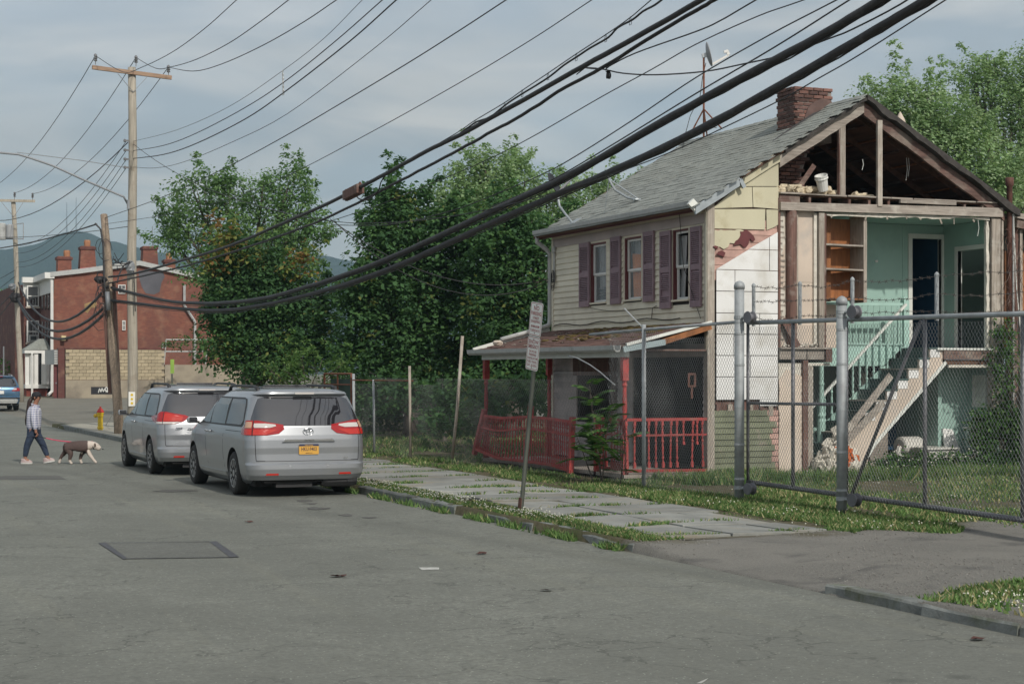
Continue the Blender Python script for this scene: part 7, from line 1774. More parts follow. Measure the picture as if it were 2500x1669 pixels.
MB().prism([(p[0]-.15,p[1]) for p in top]+[(p[0]-.15,p[1]+.30) for p in top[::-1]], lambda a,b,d:(a,d,b), BY-.25, BY+.4).build('cornice', m_gut, BH)
MB().box(top[0][0],top[0][0]+9,BY+.3,BY+9,top[0][1]-.4,top[0][1]-.2).build('flat_roof', m_felt, BH)
# street front, receding to the left, with a projecting bay
FY = 131.0; zc = top[0][1]
MB().box(BX-.02,BX+3,BY+.02,FY,BZ,zc-.2).build('street_front', m_bdk, BH)
bay0, bay1 = gx(98,800,BX).y, FY
MB().hexa([(BX-.02,bay0,BZ),(BX-1.5,bay0+1.2,BZ),(BX-1.5,bay1,BZ),(BX-.02,bay1,BZ),(BX-.02,bay0,zc-.2),(BX-1.5,bay0+1.2,zc-.2),(BX-1.5,bay1,zc-.2),(BX-.02,bay1,zc-.2)]).build('bay', m_bdk, BH)
MB().box(BX-.12,BX+.1,BY+.0,bay0,zc-1.0,zc-.1).box(BX-.5,BX+.1,BY-.2,bay0,zc-.098,zc+.28).build('frieze', m_wht, BH)
def bwin(cx_, cy0, cy1, w, name='window', ac=False):
    # window on the bay's slanted face or front: placed from pixels at the face
    y = bay0+.62 if cx_ > 75 else bay0+1.25
    pa_ = gd(cx_, cy0, BD+ (cx_<100)*5); pb_ = gd(cx_, cy1, BD+(cx_<100)*5)
    fr = MB().box(pa_.x-w/2-.08,pa_.x+w/2+.08,pa_.y-.06,pa_.y+.1,pb_.z-.08,pa_.z+.08).build(name, m_wht, BH)
    zm = (pa_.z+pb_.z)/2
    for z0,z1 in ((pb_.z,zm-.04),(zm+.04,pa_.z)): MB().box(pa_.x-w/2,pa_.x+w/2,pa_.y-.08,pa_.y-.061,z0,z1).build('pane', m_cgl, fr)
    MB().box(pa_.x-w/2-.15,pa_.x+w/2+.15,pa_.y-.16,pa_.y+.1,pb_.z-.2,pb_.z-.081).build('sill', m_wgr, fr)
    if ac: 
        a_ = MB().box(pa_.x-w/2+.05,pa_.x+w/2-.05,pa_.y-.4,pa_.y-.081,pb_.z+.0,pb_.z+.42).build('air_conditioner', m_gut, fr); MB().box(pa_.x-w/2+.12,pa_.x+w/2-.12,pa_.y-.41,pa_.y-.401,pb_.z+.08,pb_.z+.34).build('grille', m_blkp, a_)
# bay face that looks at us: a pane of brick wall at the bay's near end
fb_ = gd(80,910,BD+5.5)
MB().box(gd(57,910,BD+5.5).x,gd(101,910,BD+5.5).x,fb_.y,fb_.y+.3,BZ,zc-.98).build('bay_end', m_bdk, BH)
MB().box(gd(56,910,BD+5.4).x,gd(101,910,BD+5.4).x,fb_.y-.12,fb_.y+.2,zc-.97,zc-.1).box(gd(52,910,BD+5.4).x,gd(101,910,BD+5.4).x,fb_.y-.5,fb_.y+.2,zc-.098,zc+.26).build('frieze', m_wht, BH)
bwin(80,700,745,.62); bwin(80,785,833,.62,ac=True)
for v0,v1 in ((700,756),(785,840)):
    for u in (104,112,119):
        p = gx(u,v0,BX-.03); q = gx(u,v1,BX-.03); MB().box(BX-.06,BX-.021,p.y-.35,p.y+.35,q.z,p.z).build('window', m_cgl, BH)
# ground-floor white bay and doorway
EB = thing('entry_bay', 'white framed ground-floor shop bay with grey hipped roof on the brick house', 'bay window', gd(92,960,BD+.5))
def ebp(u,v,d=.0): return gd(u,v,BD+.5+d)
o = ebp(92,940); zt_, zb_ = ebp(92,862).z, ebp(92,938).z
xl, xr = ebp(64,900).x, ebp(118,900).x
for u in (66,77,88,106,116): p = ebp(u,900); MB().box(p.x-.12,p.x+.12,p.y-.1,p.y+.1,zb_,zt_).build('mullion', m_wht, EB)
MB().box(xl-.15,xr+.15,o.y-.15,o.y+1.5,zt_,zt_+.22).build('lintel', m_wht, EB); MB().box(xl-.1,xr+.1,o.y-.12,o.y+1.4,zb_-.25,zb_).build('sill', m_wht, EB)
MB().box(xl,xr,o.y+.1,o.y+1.4,BZ,zb_-.26).build('red_base', M('red_base_paint',(.22,.05,.035),.8,var=.3), EB); MB().box(xl+.1,xr-.1,o.y+.25,o.y+.3,zb_,zt_).build('shop_glass', m_cgl, EB)
MB().hexa([(xl-.2,o.y-.2,zt_+.22),(xr+.2,o.y-.2,zt_+.22),(xr+.2,o.y+1.5,zt_+.22),(xl-.2,o.y+1.5,zt_+.22),(xl+.9,o.y+1.0,zt_+.95),(xr,o.y+1.0,zt_+.95),(xr,o.y+1.5,zt_+.95),(xl+.9,o.y+1.5,zt_+.95)]).build('hipped_roof', m_shg2, EB)
p = ebp(77,960); MB().tube([(p.x,p.y-.3,BZ),(p.x,p.y-.3,zt_)],.07,6).build('white_post', m_wht, EB)
dsx = by(126,700)[0]; MB().tube([(dsx,BY-.15,zc-.2),(dsx,BY-.15,BZ+1.0),(dsx,BY-.15,BZ+.5),(dsx-.3,BY-.4,BZ+.25)],.10,6).build('downspout', m_wht, BH)
# things on the side wall
def poly_wall(name, pts, mat, th, parent=BH, y=None):
    return MB().prism([by(u,v) for u,v in pts], lambda a,b,d:(a,d,b), (y or BY)-th, (y or BY)-.003).build(name, mat, parent)
poly_wall('grey_paint_patch', [(338,660),(398,664),(402,676),(394,690),(390,712),(376,719),(356,716),(346,700),(340,680)], M('slate_grey_paint',(.10,.10,.115),.85,var=.3,scale=.6), .012)
poly_wall('red_sign_board', [(196,653),(250,650),(250,658),(196,661)], M('faded_red_board',(.33,.10,.09),.8,var=.2), .03)
poly_wall('pale_patch', [(206,742),(222,736),(236,738),(234,750),(222,752),(214,764),(206,760)], M('yellow_lime_patch',(.32,.22,.10),.9,var=.3), .008)
for u0,u1,v0,v1 in ((288,306,695,717),(298,306,782,806)):
    f = poly_wall('window', [(u0,v1),(u1,v1),(u1,v0),(u0,v0)], m_wht, .08); mx_, mz_ = (u0+u1)/2, (v0+v1)/2
    for a,b,c,d in ((u0+1.5,mx_-.7,v0+2,mz_-1),(mx_+.7,u1-1.5,v0+2,mz_-1),(u0+1.5,mx_-.7,mz_+1,v1-2),(mx_+.7,u1-1.5,mz_+1,v1-2)):
        MB().prism([by(a,d),by(b,d),by(b,c),by(a,c)], lambda p_,q_,r_:(p_,r_,q_), BY-.10, BY-.081).build('pane', m_cgl, f)
lamp = poly_wall('wall_lamp', [(148,831),(158,831),(159,820),(148,819)], m_ins if False else M('yellowed_lamp_glass',(.6,.5,.28),.4), .45); poly_wall('lamp_bracket', [(159,829),(166,828),(166,822),(159,822)], m_dark, .2)
def chim(u0,u1,ub0,ub1,v0,v1,dy,pots,lab):
    y = BY+dy; P_ = lambda u,v: gy(u,v,y)
    c = thing('chimney_stack', lab, 'chimney', P_((u0+u1)/2,v1), 0, 'chimneys of the brick house')
    w = P_(ub1,v1).x-P_(ub0,v1).x; zb_ = P_(ub0,v1).z-1.2; zt_ = P_(u0,v0).z
    MB().hexa([(P_(ub0,v1).x,y,zb_),(P_(ub1,v1).x,y,zb_),(P_(ub1,v1).x,y+1.0,zb_),(P_(ub0,v1).x,y+1.0,zb_),(P_(u0,v0).x,y+.1,zt_),(P_(u1,v0).x,y+.1,zt_),(P_(u1,v0).x,y+.9,zt_),(P_(u0,v0).x,y+.9,zt_)]).build('stack', m_bw, c)
    MB().box(P_(u0,v0).x-.08,P_(u1,v0).x+.08,y+.02,y+.98,zt_-.22,zt_-.05).build('corbel', m_bdk, c)
    for u in pots: MB().lathe([(.20,0),(.22,.3),(.19,.42)],8,(P_(u,v0).x,y+.5,zt_)).build('chimney_pot', M('terracotta',(.36,.17,.09),.8), c)
chim(142,175,141,175,625,652,1.5,(166,),'small square brick chimney leftmost on the brick row house')
chim(199,232,193,238,600,648,1.5,(216,),'flared brick chimney with terracotta pot left of the leaning pole')
chim(351,384,346,390,600,650,1.5,(),'flared brick chimney right of the tall pole')
chim(404,428,402,432,632,660,2.5,(416,),'small brick chimney half hidden behind the left tree')
p = gy(372,600,BY+2); MB().tube([p-Vector((0,0,.3)),gy(372,552,BY+2)],.02,4).build('roof_aerial', m_stel, BH)
mb = MB(); mb.tube([gy(450,695,BY-.2),gy(450,745,BY-.2),gy(474,782,BY-.2),gy(476,786,BY-.2),gy(476,890,BY-.2)],.09,6); mb.build('drain_pipe', m_gut, BH)
# block wall with graffiti in front
WY = BY-5.0
def wy(u,v): p = gy(u,v,WY); return (p.x,p.z)
x0,_ = wy(160,900); x1,_ = wy(401,900); zt_ = wy(280,852)[1]; zm = wy(280,927)[1]; zb_ = BZ-.2
m_cmu = M('tan_concrete_block', (.40,.335,.225), .9, var=.16, scale=1.5, rv=.14, bump=.3, dirt=(.22,.18,.13), dirt_scale=.5, dirt_lo=.48, dirt_hi=.62); m_ccw = M('stained_concrete', (.33,.285,.215), .9, var=.2, scale=.5, dirt=(.17,.145,.12), dirt_scale=.45, dirt_lo=.48, grain=(1,1,.4))
BW = thing('block_wall', 'tan concrete block wall with a black graffiti panel behind the poles', 'wall', ((x0+x1)/2,WY,BZ))
MB().box(x0,x1,WY+.05,WY+.5,zm,zt_-.02).build('core', m_ccw, BW); MB().box(x0,x1,WY-.02,WY+.5,zb_,zm-.01).build('concrete_base', m_ccw, BW); MB().box(x0-.05,x1+.05,WY-.04,WY+.5,zt_-.015,zt_+.08).build('coping', m_bdk, BW)
rows_ = 9; rh = (zt_-.03-zm)/rows_; co = None; rr_ = random.Random(3); bl = .42
for i in range(rows_):
    x = x0 - (bl/2 if i%2 else 0)
    while x < x1-.02:
        a,b = max(x,x0), min(x+bl,x1)
        if b-a > .3:
            Mx = Matrix.Translation(((a+b)/2,WY+.02+rr_.uniform(-.008,.008),zm+(i+.5)*rh))
            if co is None: co = MB().box(-bl/2+.008,bl/2-.008,-.05,.03,-rh/2+.008,rh/2-.008).build('block', m_cmu, BW); co.matrix_basis = Mx
            else: share('block', co, BW, Mx)
        x += bl
MB().box(x0-.45,x0-.06,WY-.05,WY+.5,zb_,zt_+.05).build('brick_pier', m_bdk, BW)
gpn = MB().prism([wy(222,962),wy(283,962),wy(286,944),wy(222,944)], lambda a,b,d:(a,d,b), WY-.035, WY-.022).build('graffiti_panel', M('black_paint_panel',(.02,.02,.025),.8,var=.3), BW)
scr = MB(); base_ = [(240,958),(243,948),(246,957),(249,947),(252,956),(256,948),(259,957),(262,950),(260,945),(256,950),(262,957),(266,948),(268,957),(271,949)]
scr.tube(crom([Vector((wy(u,v)[0],WY-.04,wy(u,v)[1])) for u,v in base_],3),.03,4); scr.tube([Vector((wy(277+5*math.cos(t*.6),952+5*math.sin(t*.6))[0],WY-.04,wy(277,952+5*math.sin(t*.6))[1])) for t in range(12)],.03,4); scr.blob((wy(277,952)[0],WY-.04,wy(277,952)[1]),(.06,.02,.06),2)
scr.build('graffiti', m_wht, gpn)
# dark doors and grey clad box left of the block wall
dx0 = wy(133,900)[0]; dx1 = wy(151,900)[0]; DN = thing('side_entrance', 'dark red double door below a grey clad box beside the block wall', 'entrance', (dx0,WY,BZ))
MB().box(dx0,dx1,WY+.1,WY+4.5,wy(140,889)[1],wy(140,853)[1]).build('clad_box', m_gut, DN)
for i in range(6): z = wy(140,889)[1]+.12+i*.15; MB().box(dx0-.01,dx1+.01,WY+.085,WY+.1,z,z+.02).build('cladding_groove', m_blkp, DN)
for a,b in ((dx0,(dx0+dx1)/2-.02),((dx0+dx1)/2+.02,dx1)): d_ = MB().box(a,b,WY+.3,WY+.36,BZ-.1,wy(140,890)[1]).build('door', m_trim, DN); MB().box(a+.1,a+.16,WY+.26,WY+.3,BZ+1.0,BZ+1.1).build('handle', m_stel, d_)
# rendered retaining wall with pipe frame and creeper
rx0 = wy(402,930)[0]; rx1 = wy(640,930)[0]; rzt = wy(420,890)[1]
RWL = MB().box(rx0,rx1,WY-.1,WY+.4,zb_,rzt).build('retaining_wall', m_ccw); tag(RWL,'stained rendered retaining wall right of the block wall','wall')
PF = thing('pipe_frame', 'white pipe fence frame with mesh on top of the retaining wall', 'fence', (rx0+1,WY+.1,rzt))
P_ = lambda u,v: Vector((wy(u,v)[0],WY+.1,wy(u,v)[1]))
for a,b in (((401,889),(406,829)),((403,858),(505,858)),((406,829),(520,829)),((502,889),(508,842)),((398,889),(398,838))): MB().tube([P_(*a),P_(*b)],.05,6).build('pipe', m_gut, PF)
chain('mesh', lambda s,z: Vector((rx0+.1+s,WY+.12,z)), 2.7, lambda s:rzt, lambda s:rzt+1.5, m_wird, PF, pitch=.12, r=.004)
gs = thing('street_marker', 'lime green upright marker on a thin post behind the second van', 'marker', gd(420,960,70))
MB().tube([gd(420,985,70)-Vector((0,0,.6)),gd(420,912,70)],.035,6).build('post', m_chn, gs); q = gd(420,894,70); MB().box(q.x-.075,q.x+.075,q.y-.05,q.y-.035,gd(420,911,70).z,gd(420,877,70).z).build('panel', M('lime_green_paint',(.24,.40,.06),.6), gs)
# bits at the left edge: low house, wall
LH = thing('low_house', 'low red-roofed house with a brown chimney at the far left edge', 'house', gd(20,930,150))
MB().box(gd(-120,900,150).x,gd(46,900,150).x,gd(20,900,150).y,gd(20,900,150).y+6,0,gd(20,874,150).z).build('wall', m_bdk, LH); MB().box(gd(-120,900,150).x-.3,gd(47,900,150).x+.3,gd(20,900,150).y-.3,gd(20,900,150).y+6.3,gd(20,874,150).z,gd(20,868,150).z).build('roof', M('red_roof',(.40,.09,.06),.8), LH)
MB().box(gd(33,860,150).x,gd(45,860,150).x,gd(20,900,150).y-.8,gd(20,900,150).y+.3,gd(33,864,150).z,gd(33,822,150).z).build('chimney', M('tan_render',(.36,.27,.18),.9), LH); MB().box(gd(35,860,150).x,gd(43,860,150).x,gd(20,900,150).y-.6,gd(20,900,150).y+.1,gd(33,822,150).z,gd(33,816,150).z).build('chimney_pot', M('terracotta',(.36,.17,.09),.8), LH)
GW = MB().box(gd(-100,930,120).x,gd(47,930,120).x,gd(20,930,120).y,gd(20,930,120).y+.4,0,gd(20,916,120).z).build('garden_wall', m_ccw); tag(GW,'low grey garden wall behind the blue car','wall')
LP = thing('thin_post', 'thin grey post standing left of the distant pole', 'post', gd(9,930,112)); MB().tube([gd(9,945,112),gd(9,845,112)],.05,6).build('tube', m_stel, LP); MB().box(gd(9,0,112).x-.12,gd(9,0,112).x+.12,gd(9,0,112).y-.12,gd(9,0,112).y+.12,gd(9,950,112).z,gd(9,940,112).z).build('base', m_stel, LP)
# ================================================================ TREES, SHRUBS, VINES, GRASS
def leafmat(name, col, tr=.45):
    if name in _mats: return _mats[name]
    m, nt, N, L, b = nodes(name); v = mapped(N, L)
    c = mixn(N, L, ramp(N, L, noise(N, L, v, 1.1, 4), .3, .7), tuple(x*.78 for x in col), tuple(x*1.25 for x in col))
    L.new(c, b.inputs['Base Color']); b.inputs['Roughness'].default_value = .7; b.inputs['Specular IOR Level'].default_value = .15
    t = N.new('ShaderNodeBsdfTranslucent'); L.new(mixn(N, L, .5, c, (col[0]*1.3, col[1]*1.3, col[2]*.6)), t.inputs['Color'])
    mx = N.new('ShaderNodeMixShader'); mx.inputs[0].default_value = tr; L.new(b.outputs[0], mx.inputs[1]); L.new(t.outputs[0], mx.inputs[2])
    L.new(mx.outputs[0], N['Material Output'].inputs['Surface']); _mats[name] = m; return m
LM = {'maple': [leafmat('maple_leaf_dark',(0.062,0.134,0.060)), leafmat('maple_leaf',(0.081,0.171,0.066)), leafmat('maple_leaf_light',(0.104,0.206,0.069)), leafmat('maple_leaf_tip',(0.224,0.258,0.078))],
      'left': [leafmat('lobed_leaf_dark',(0.114,0.213,0.083)), leafmat('lobed_leaf',(0.146,0.266,0.101)), leafmat('lobed_leaf_light',(0.176,0.289,0.114)), leafmat('lobed_leaf_pale',(0.248,0.372,0.165))],
      'willow': [leafmat('silver_leaf_dark',(0.212,0.326,0.163)), leafmat('silver_leaf',(0.264,0.389,0.191)), leafmat('silver_leaf_light',(0.303,0.423,0.230)), leafmat('silver_leaf_pale',(0.461,0.581,0.364))],
      'tips': [leafmat('bronze_leaf',(0.260,0.150,0.058)), leafmat('yellow_green_leaf',(0.247,0.273,0.078)), leafmat('maple_leaf_light',(0.104,0.206,0.069)), leafmat('maple_leaf',(0.081,0.171,0.066))],
      'bush': [leafmat('bush_leaf_dark',(0.062,0.125,0.037)), leafmat('bush_leaf',(0.112,0.213,0.062)), leafmat('bush_leaf_light',(0.163,0.263,0.088)), leafmat('bush_leaf_pale',(0.213,0.300,0.125))],
      'vine': [leafmat('vine_leaf_dark',(0.041,0.095,0.027)), leafmat('vine_leaf',(0.068,0.155,0.041)), leafmat('vine_leaf_light',(0.108,0.209,0.061)), leafmat('vine_leaf_pale',(0.149,0.243,0.081))]}
m_bark = M('grey_bark', (.10,.085,.07), .95, var=.4, grain=(5,5,.8), scale=4, bump=.5, bscale=12)
def leaves(rs, clumps, per, spread, size, droop=.35, mi_w=(.3,.4,.22,.08), aspect=.62, wind=(0,0,0)):
    """clumps (n,4): centre + radius factor -> leaf quads (V,T,mi)"""
    C = np.repeat(clumps[:,:3], per, 0); F = np.repeat(clumps[:,3], per)[:,None]; n = len(C)
    off = rs.normal(size=(n,3)); off /= np.linalg.norm(off,axis=1)[:,None]+1e-9; off *= (rs.uniform(size=(n,1))**.45)*spread*F; off[:,2] *= .72
    P = C+off
    nr = rs.normal(size=(n,3))*.55; nr[:,2] += 1.0; nr += off/(spread+1e-6)*.8; nr /= np.linalg.norm(nr,axis=1)[:,None]
    d = rs.normal(size=(n,3)); d[:,2] -= droop*2; d += off/(spread+1e-6)*1.0 + np.array(wind); d -= nr*np.sum(d*nr,1)[:,None]; d /= np.linalg.norm(d,axis=1)[:,None]+1e-9
    s_ = np.cross(nr,d); sz = size*rs.uniform(.6,1.25,(n,1))
    a = P; b = P+d*sz*.45+s_*sz*aspect*.5+nr*sz*.06; c = P+d*sz; e = P+d*sz*.45-s_*sz*aspect*.5+nr*sz*.06
    V = np.stack([a,b,c,e],1).reshape(-1,3); T = np.arange(n*4).reshape(-1,4)
    cm = rs.choice(4, len(clumps), p=mi_w); mi = np.repeat(cm, per); fl = rs.uniform(size=n) < .3; mi[fl] = rs.choice(4, fl.sum(), p=mi_w)
    return V, T, mi
def clump_cloud(rs, blobs, dens, inner=.25):
    out = []
    for (c, r) in blobs:
        r = np.array(r if hasattr(r,'__len__') else (r,r,r*.9)); n = max(6, int(dens*(r[0]*r[1]*r[2])**(2/3)))
        v = rs.normal(size=(n,3)); v /= np.linalg.norm(v,axis=1)[:,None]; k = np.where(rs.uniform(size=n) < inner, rs.uniform(.2,.8,n), rs.uniform(.8,1.12,n))
        out.append(np.concatenate([np.array(c)+v*r*k[:,None], rs.uniform(.6,1.3,(n,1))],1))
    return np.concatenate(out,0)
def tree(label, blobs, base, kind, seed, dens=22, per=16, spread=.45, size=.16, trunk=.2, group=None, name='tree', cat='tree', mi_w=(.3,.4,.22,.08), droop=.35, inner=.25, aspect=.62, extra=None, wind=(0,0,0), sprigs=0):
    rs = np.random.RandomState(seed); base = Vector(base); T_ = thing(name, label, cat, base, 0, group)
    cl = clump_cloud(rs, blobs, dens, inner)
    if sprigs:      # shoots that stick out of the outline
        bb = [blobs[i] for i in rs.choice(len(blobs), sprigs)]
        for (c,r) in bb:
            r_ = np.array(r if hasattr(r,'__len__') else (r,r,r*.9)); v = rs.normal(size=3); v[2] = abs(v[2])+.3; v /= np.linalg.norm(v)
            p0 = np.array(c)+v*r_; L_ = rs.uniform(.4,1.0)
            sp = np.stack([np.append(p0+v*L_*t+np.array((0,0,.3*L_*t)), .55-.25*t) for t in np.linspace(0,1,4)]); cl = np.concatenate([cl,sp],0)
    V,T,mi = leaves(rs, cl, per, spread, size, droop, mi_w, aspect, wind)
    npmesh('crown', V, T, LM[kind], T_, mi)
    mb = MB(); cen = sum((Vector(c) for c,_ in blobs), Vector())/len(blobs); fork = base.lerp(cen,.45)
    mb.tube([base-Vector((0,0,.2)), base.lerp(fork,.5)+Vector((.1,0,0)), fork],[trunk*1.25,trunk,trunk*.75],9); mb.build('trunk', m_bark, T_, smooth=True)
    for i,(c,r) in enumerate(blobs):
        c = Vector(c); mid = fork.lerp(c,.5)+Vector((0,0,.25)); lm = MB().tube([fork-Vector((0,0,.2)),mid,c,c+(c-fork).normalized()*(r[0] if hasattr(r,'__len__') else r)*.6],[trunk*.5,trunk*.32,trunk*.16,trunk*.05],6)
        for j in range(4):
            d = Vector(rs.normal(size=3)); d.z = abs(d.z); d.normalize(); lm.tube([mid.lerp(c,.3+.2*j), c+d*(r[0] if hasattr(r,'__len__') else r)*.75],[trunk*.14,trunk*.03],4)
        lm.build('limb', m_bark, T_, smooth=True)
    return T_
def PB(lst, d, sv=0):   # blobs from photo pixels at a depth: (u,v,r px[,dd])
    out = []
    for q in lst: dd = q[3] if len(q) > 3 else 0; p = gd(q[0],q[1]+sv,d+dd); r = q[2]*(d+dd)/FPX; out.append((tuple(p),(r,r*.9,r*.88)))
    return out
g_ = lambda u,d: Vector((gd(u,910,d).x, gd(u,910,d).y, .1))
TG = 'street trees behind the fence'
# left lobed tree
tree('loose-crowned tree rising behind the brick house, left of the gap of sky', PB([(480,450,62),(448,520,58),(545,430,45),(560,500,72),(640,440,58),(700,430,52),(730,490,62),(640,550,80),(500,590,66),(750,560,42),(715,600,58),(580,640,70),(420,560,35),(690,520,50,4),(600,590,60,3)],70,38), g_(600,70), 'left', 1, dens=40, per=38, spread=.62, size=.165, trunk=.26, mi_w=(.25,.4,.25,.1), sprigs=34, inner=.12, wind=(.2,-.1,0))
# maple masses behind the low fence
tree('dark maple with bronze-tipped top behind the second van', PB([(590,710,76),(545,760,56),(650,690,75),(610,790,86),(550,850,60),(690,790,82),(630,880,76),(720,720,60),(560,650,45),(530,690,40),(700,880,60),(770,760,60),(780,850,60),(640,640,42)],52), g_(620,52), 'maple', 2, dens=100, per=40, spread=.46, size=.15, trunk=.16, group=TG, sprigs=22, mi_w=(.36,.42,.18,.04), inner=.5)
tree('young bronze and yellow-green maple shoots above the dark maple', PB([(545,635,34),(585,620,30),(510,660,30),(620,650,30),(740,655,28),(700,655,26)],51.5), g_(640,53.5), 'tips', 12, dens=34, per=12, spread=.35, size=.17, trunk=.03, group=TG, sprigs=20, mi_w=(.22,.38,.25,.15), name='young_tree')
tree('tall dense maple left of the house filling the middle', PB([(960,560,80),(915,655,62),(1020,640,95),(930,740,95),(1060,760,90),(1130,680,85),(870,740,62),(1000,850,90),(1130,860,80),(880,850,70),(1060,560,65),(1130,570,70),(925,570,42),(950,490,36),(990,500,45)],49), g_(1000,49), 'maple', 3, dens=100, per=40, spread=.46, size=.15, trunk=.2, group=TG, sprigs=40, mi_w=(.34,.46,.18,.02), inner=.5)
tree('dark maple pressed against the far corner of the house', PB([(1220,640,85),(1200,760,90),(1290,740,75),(1300,620,70),(1260,850,80),(1180,560,60),(1270,540,62),(1350,820,60,2),(1200,900,60),(1330,900,55,1)],47.5), g_(1240,47.5), 'maple', 4, dens=100, per=40, spread=.46, size=.15, trunk=.17, group=TG, sprigs=20, mi_w=(.38,.45,.15,.02), inner=.5)
tree('pale feathery tree behind the maples, rising left of the roof', PB([(1120,420,62),(1170,400,60),(1230,400,62),(1280,420,62),(1200,470,80),(1120,490,66),(1300,480,70),(1240,530,75),(1360,440,48),(1340,520,60),(1400,420,38),(1420,460,40),(1460,440,34),(1500,420,26),(1090,450,36),(1390,500,50),(1250,365,28),(1180,358,24)],62,40), g_(1250,62), 'willow', 5, dens=64, per=34, spread=.55, size=.14, trunk=.22, mi_w=(.28,.4,.24,.08), sprigs=40, inner=.15, wind=(.8,-.3,.3), group='trees behind the roof')
# right-hand silver trees behind the gable
tree('broad silvery tree behind the right slope of the roof', PB([(2130,250,60),(2190,230,70),(2150,330,70),(2230,320,85),(2300,290,75),(2250,410,80),(2340,380,85),(2400,450,80),(2330,480,70),(2180,400,60),(2270,240,55),(2360,320,66),(2110,300,40),(2420,530,60),(2180,190,30),(2260,205,30),(2440,400,60)],60,28), g_(2280,60), 'willow', 6, dens=84, per=34, spread=.5, size=.14, trunk=.25, mi_w=(.3,.4,.22,.08), sprigs=46, inner=.2, wind=(.9,-.4,.25), group='trees behind the roof')
tree('taller dark silvery tree at the right edge', PB([(2400,200,66),(2470,230,75),(2380,160,44),(2500,170,60),(2540,260,90),(2450,320,66),(2500,400,80),(2480,480,80),(2370,270,40),(2520,110,40),(2410,130,30)],66,28), g_(2470,66), 'willow', 7, dens=64, per=34, spread=.55, size=.14, trunk=.28, mi_w=(.42,.38,.16,.04), sprigs=24, inner=.15, wind=(.9,-.4,.25), group='trees behind the roof')
# small things far left
tree('dark round tree at the far left edge beside the distant pole', PB([(0,770,50),(30,820,42),(-50,780,70),(20,740,30),(-10,840,50)],135), g_(5,135), 'left', 8, dens=10, per=14, spread=1.0, size=.5, trunk=.25, mi_w=(.5,.35,.12,.03))
tree('low green hedge on the garden wall at the far left', PB([(10,895,18),(35,893,16),(-20,893,20),(42,898,12)],119), g_(15,119), 'vine', 9, dens=30, per=14, spread=.35, size=.22, trunk=.05, name='hedge', cat='hedge')
tree('green creeper hanging over the white pipe fence', PB([(430,838,16),(460,832,16),(490,836,16),(520,830,14),(410,842,9)],104.5), Vector((gd(470,910,104.5).x,gd(470,910,104.5).y,3.0)), 'vine', 10, dens=40, per=12, spread=.3, size=.2, trunk=.03, name='creeper', cat='creeper')
tree('bright light-green bush behind the roof of the nearest van', PB([(700,905,34),(740,890,38),(780,900,40),(815,915,30),(720,935,40),(770,940,45),(680,930,30),(650,900,20),(835,890,16)],43.5), g_(750,43.5), 'bush', 11, dens=70, per=14, spread=.28, size=.11, trunk=.06, name='bush', cat='bush', sprigs=18, droop=-.1, aspect=.4)
# dark undergrowth behind the low fence
tree('shaded undergrowth of saplings behind the sagging fence', PB([(1100,990,60,-4),(1200,960,50,-6),(1000,960,50),(900,970,46,2),(1180,1010,46,-7),(1280,960,45,-7),(1060,1030,30,-5),(880,900,60,10),(980,900,70,10),(1080,900,70,10),(1180,900,70,8),(1280,900,70,6),(900,980,50,8),(1000,990,50,8),(1120,980,50,6),(1380,930,60,6),(1240,985,50,3),(860,960,40,6),(940,950,60,12),(1040,960,60,12),(1140,950,60,12),(1240,940,60,10),(1330,960,50,8),(840,1010,30,4),(960,1010,40,9),(1060,1000,44,9),(1160,1010,40,8)],47), g_(1080,45), 'maple', 13, dens=110, per=22, spread=.5, size=.17, trunk=.05, name='undergrowth', cat='shrubs', mi_w=(.5,.4,.09,.01))
# compound-leaved weed tree by the fence post, vines on the right corner
def frond(label, stems, seed, size=.10, name='weed_tree', base=None):
    rs = np.random.RandomState(seed); T_ = thing(name, label, 'weed', base); Vs=[]; n0=0; mb = MB()
    for (p,q,cnt) in stems:
        p = Vector(p); q = Vector(q); mb.tube([p,p.lerp(q,.5)+Vector((0,0,.03)),q],[.012,.009,.004],5)
        for i in range(cnt):      # each frond: rachis with paired leaflets
            c = p.lerp(q,.25+.75*(i+.5)/cnt); d = Vector((rs.normal(),rs.normal(),rs.uniform(-.1,.7))).normalized(); L_ = rs.uniform(.28,.5)
            e = c+d*L_+Vector((0,0,-.08)); mb.tube([c,c.lerp(e,.5)+Vector((0,0,.03)),e],.004,4)
            sd = d.cross(Vector((0,0,1))).normalized()
            for j in range(8):
                r_ = c.lerp(e,(j+1)/8.5)+Vector((0,0,.03*math.sin(j/8*3.1)))
                for s_ in (-1,1):
                    w = (sd*s_*.85+d*.45+Vector((0,0,-.25))).normalized()*size*rs.uniform(.8,1.2); t_ = d*size*.22
                    Vs += [tuple(r_),tuple(r_+w*.45+t_),tuple(r_+w),tuple(r_+w*.45-t_)]
    mb.build('stem', m_bark, T_); T = np.arange(len(Vs)).reshape(-1,4); npmesh('leaves', np.array(Vs), T, LM['vine'], T_, rs.choice(4,len(T),p=(.3,.4,.22,.08)))
b0 = Vector((12.35,26.0,.13))
frond('feathery weed tree growing through the fence at the porch corner', [(b0,b0+Vector((-.1,.3,1.75)),11),(b0,b0+Vector((.1,.7,1.5)),10),(b0,b0+Vector((.05,-.2,1.3)),10),(b0+Vector((0,.3,0)),b0+Vector((-.1,1.0,1.0)),6),(b0,b0+Vector((.0,.2,.9)),9),(b0+Vector((.05,-.6,0)),b0+Vector((.05,-.8,.9)),5)], 4, .15, base=b0)
rs_ = np.random.RandomState(31)
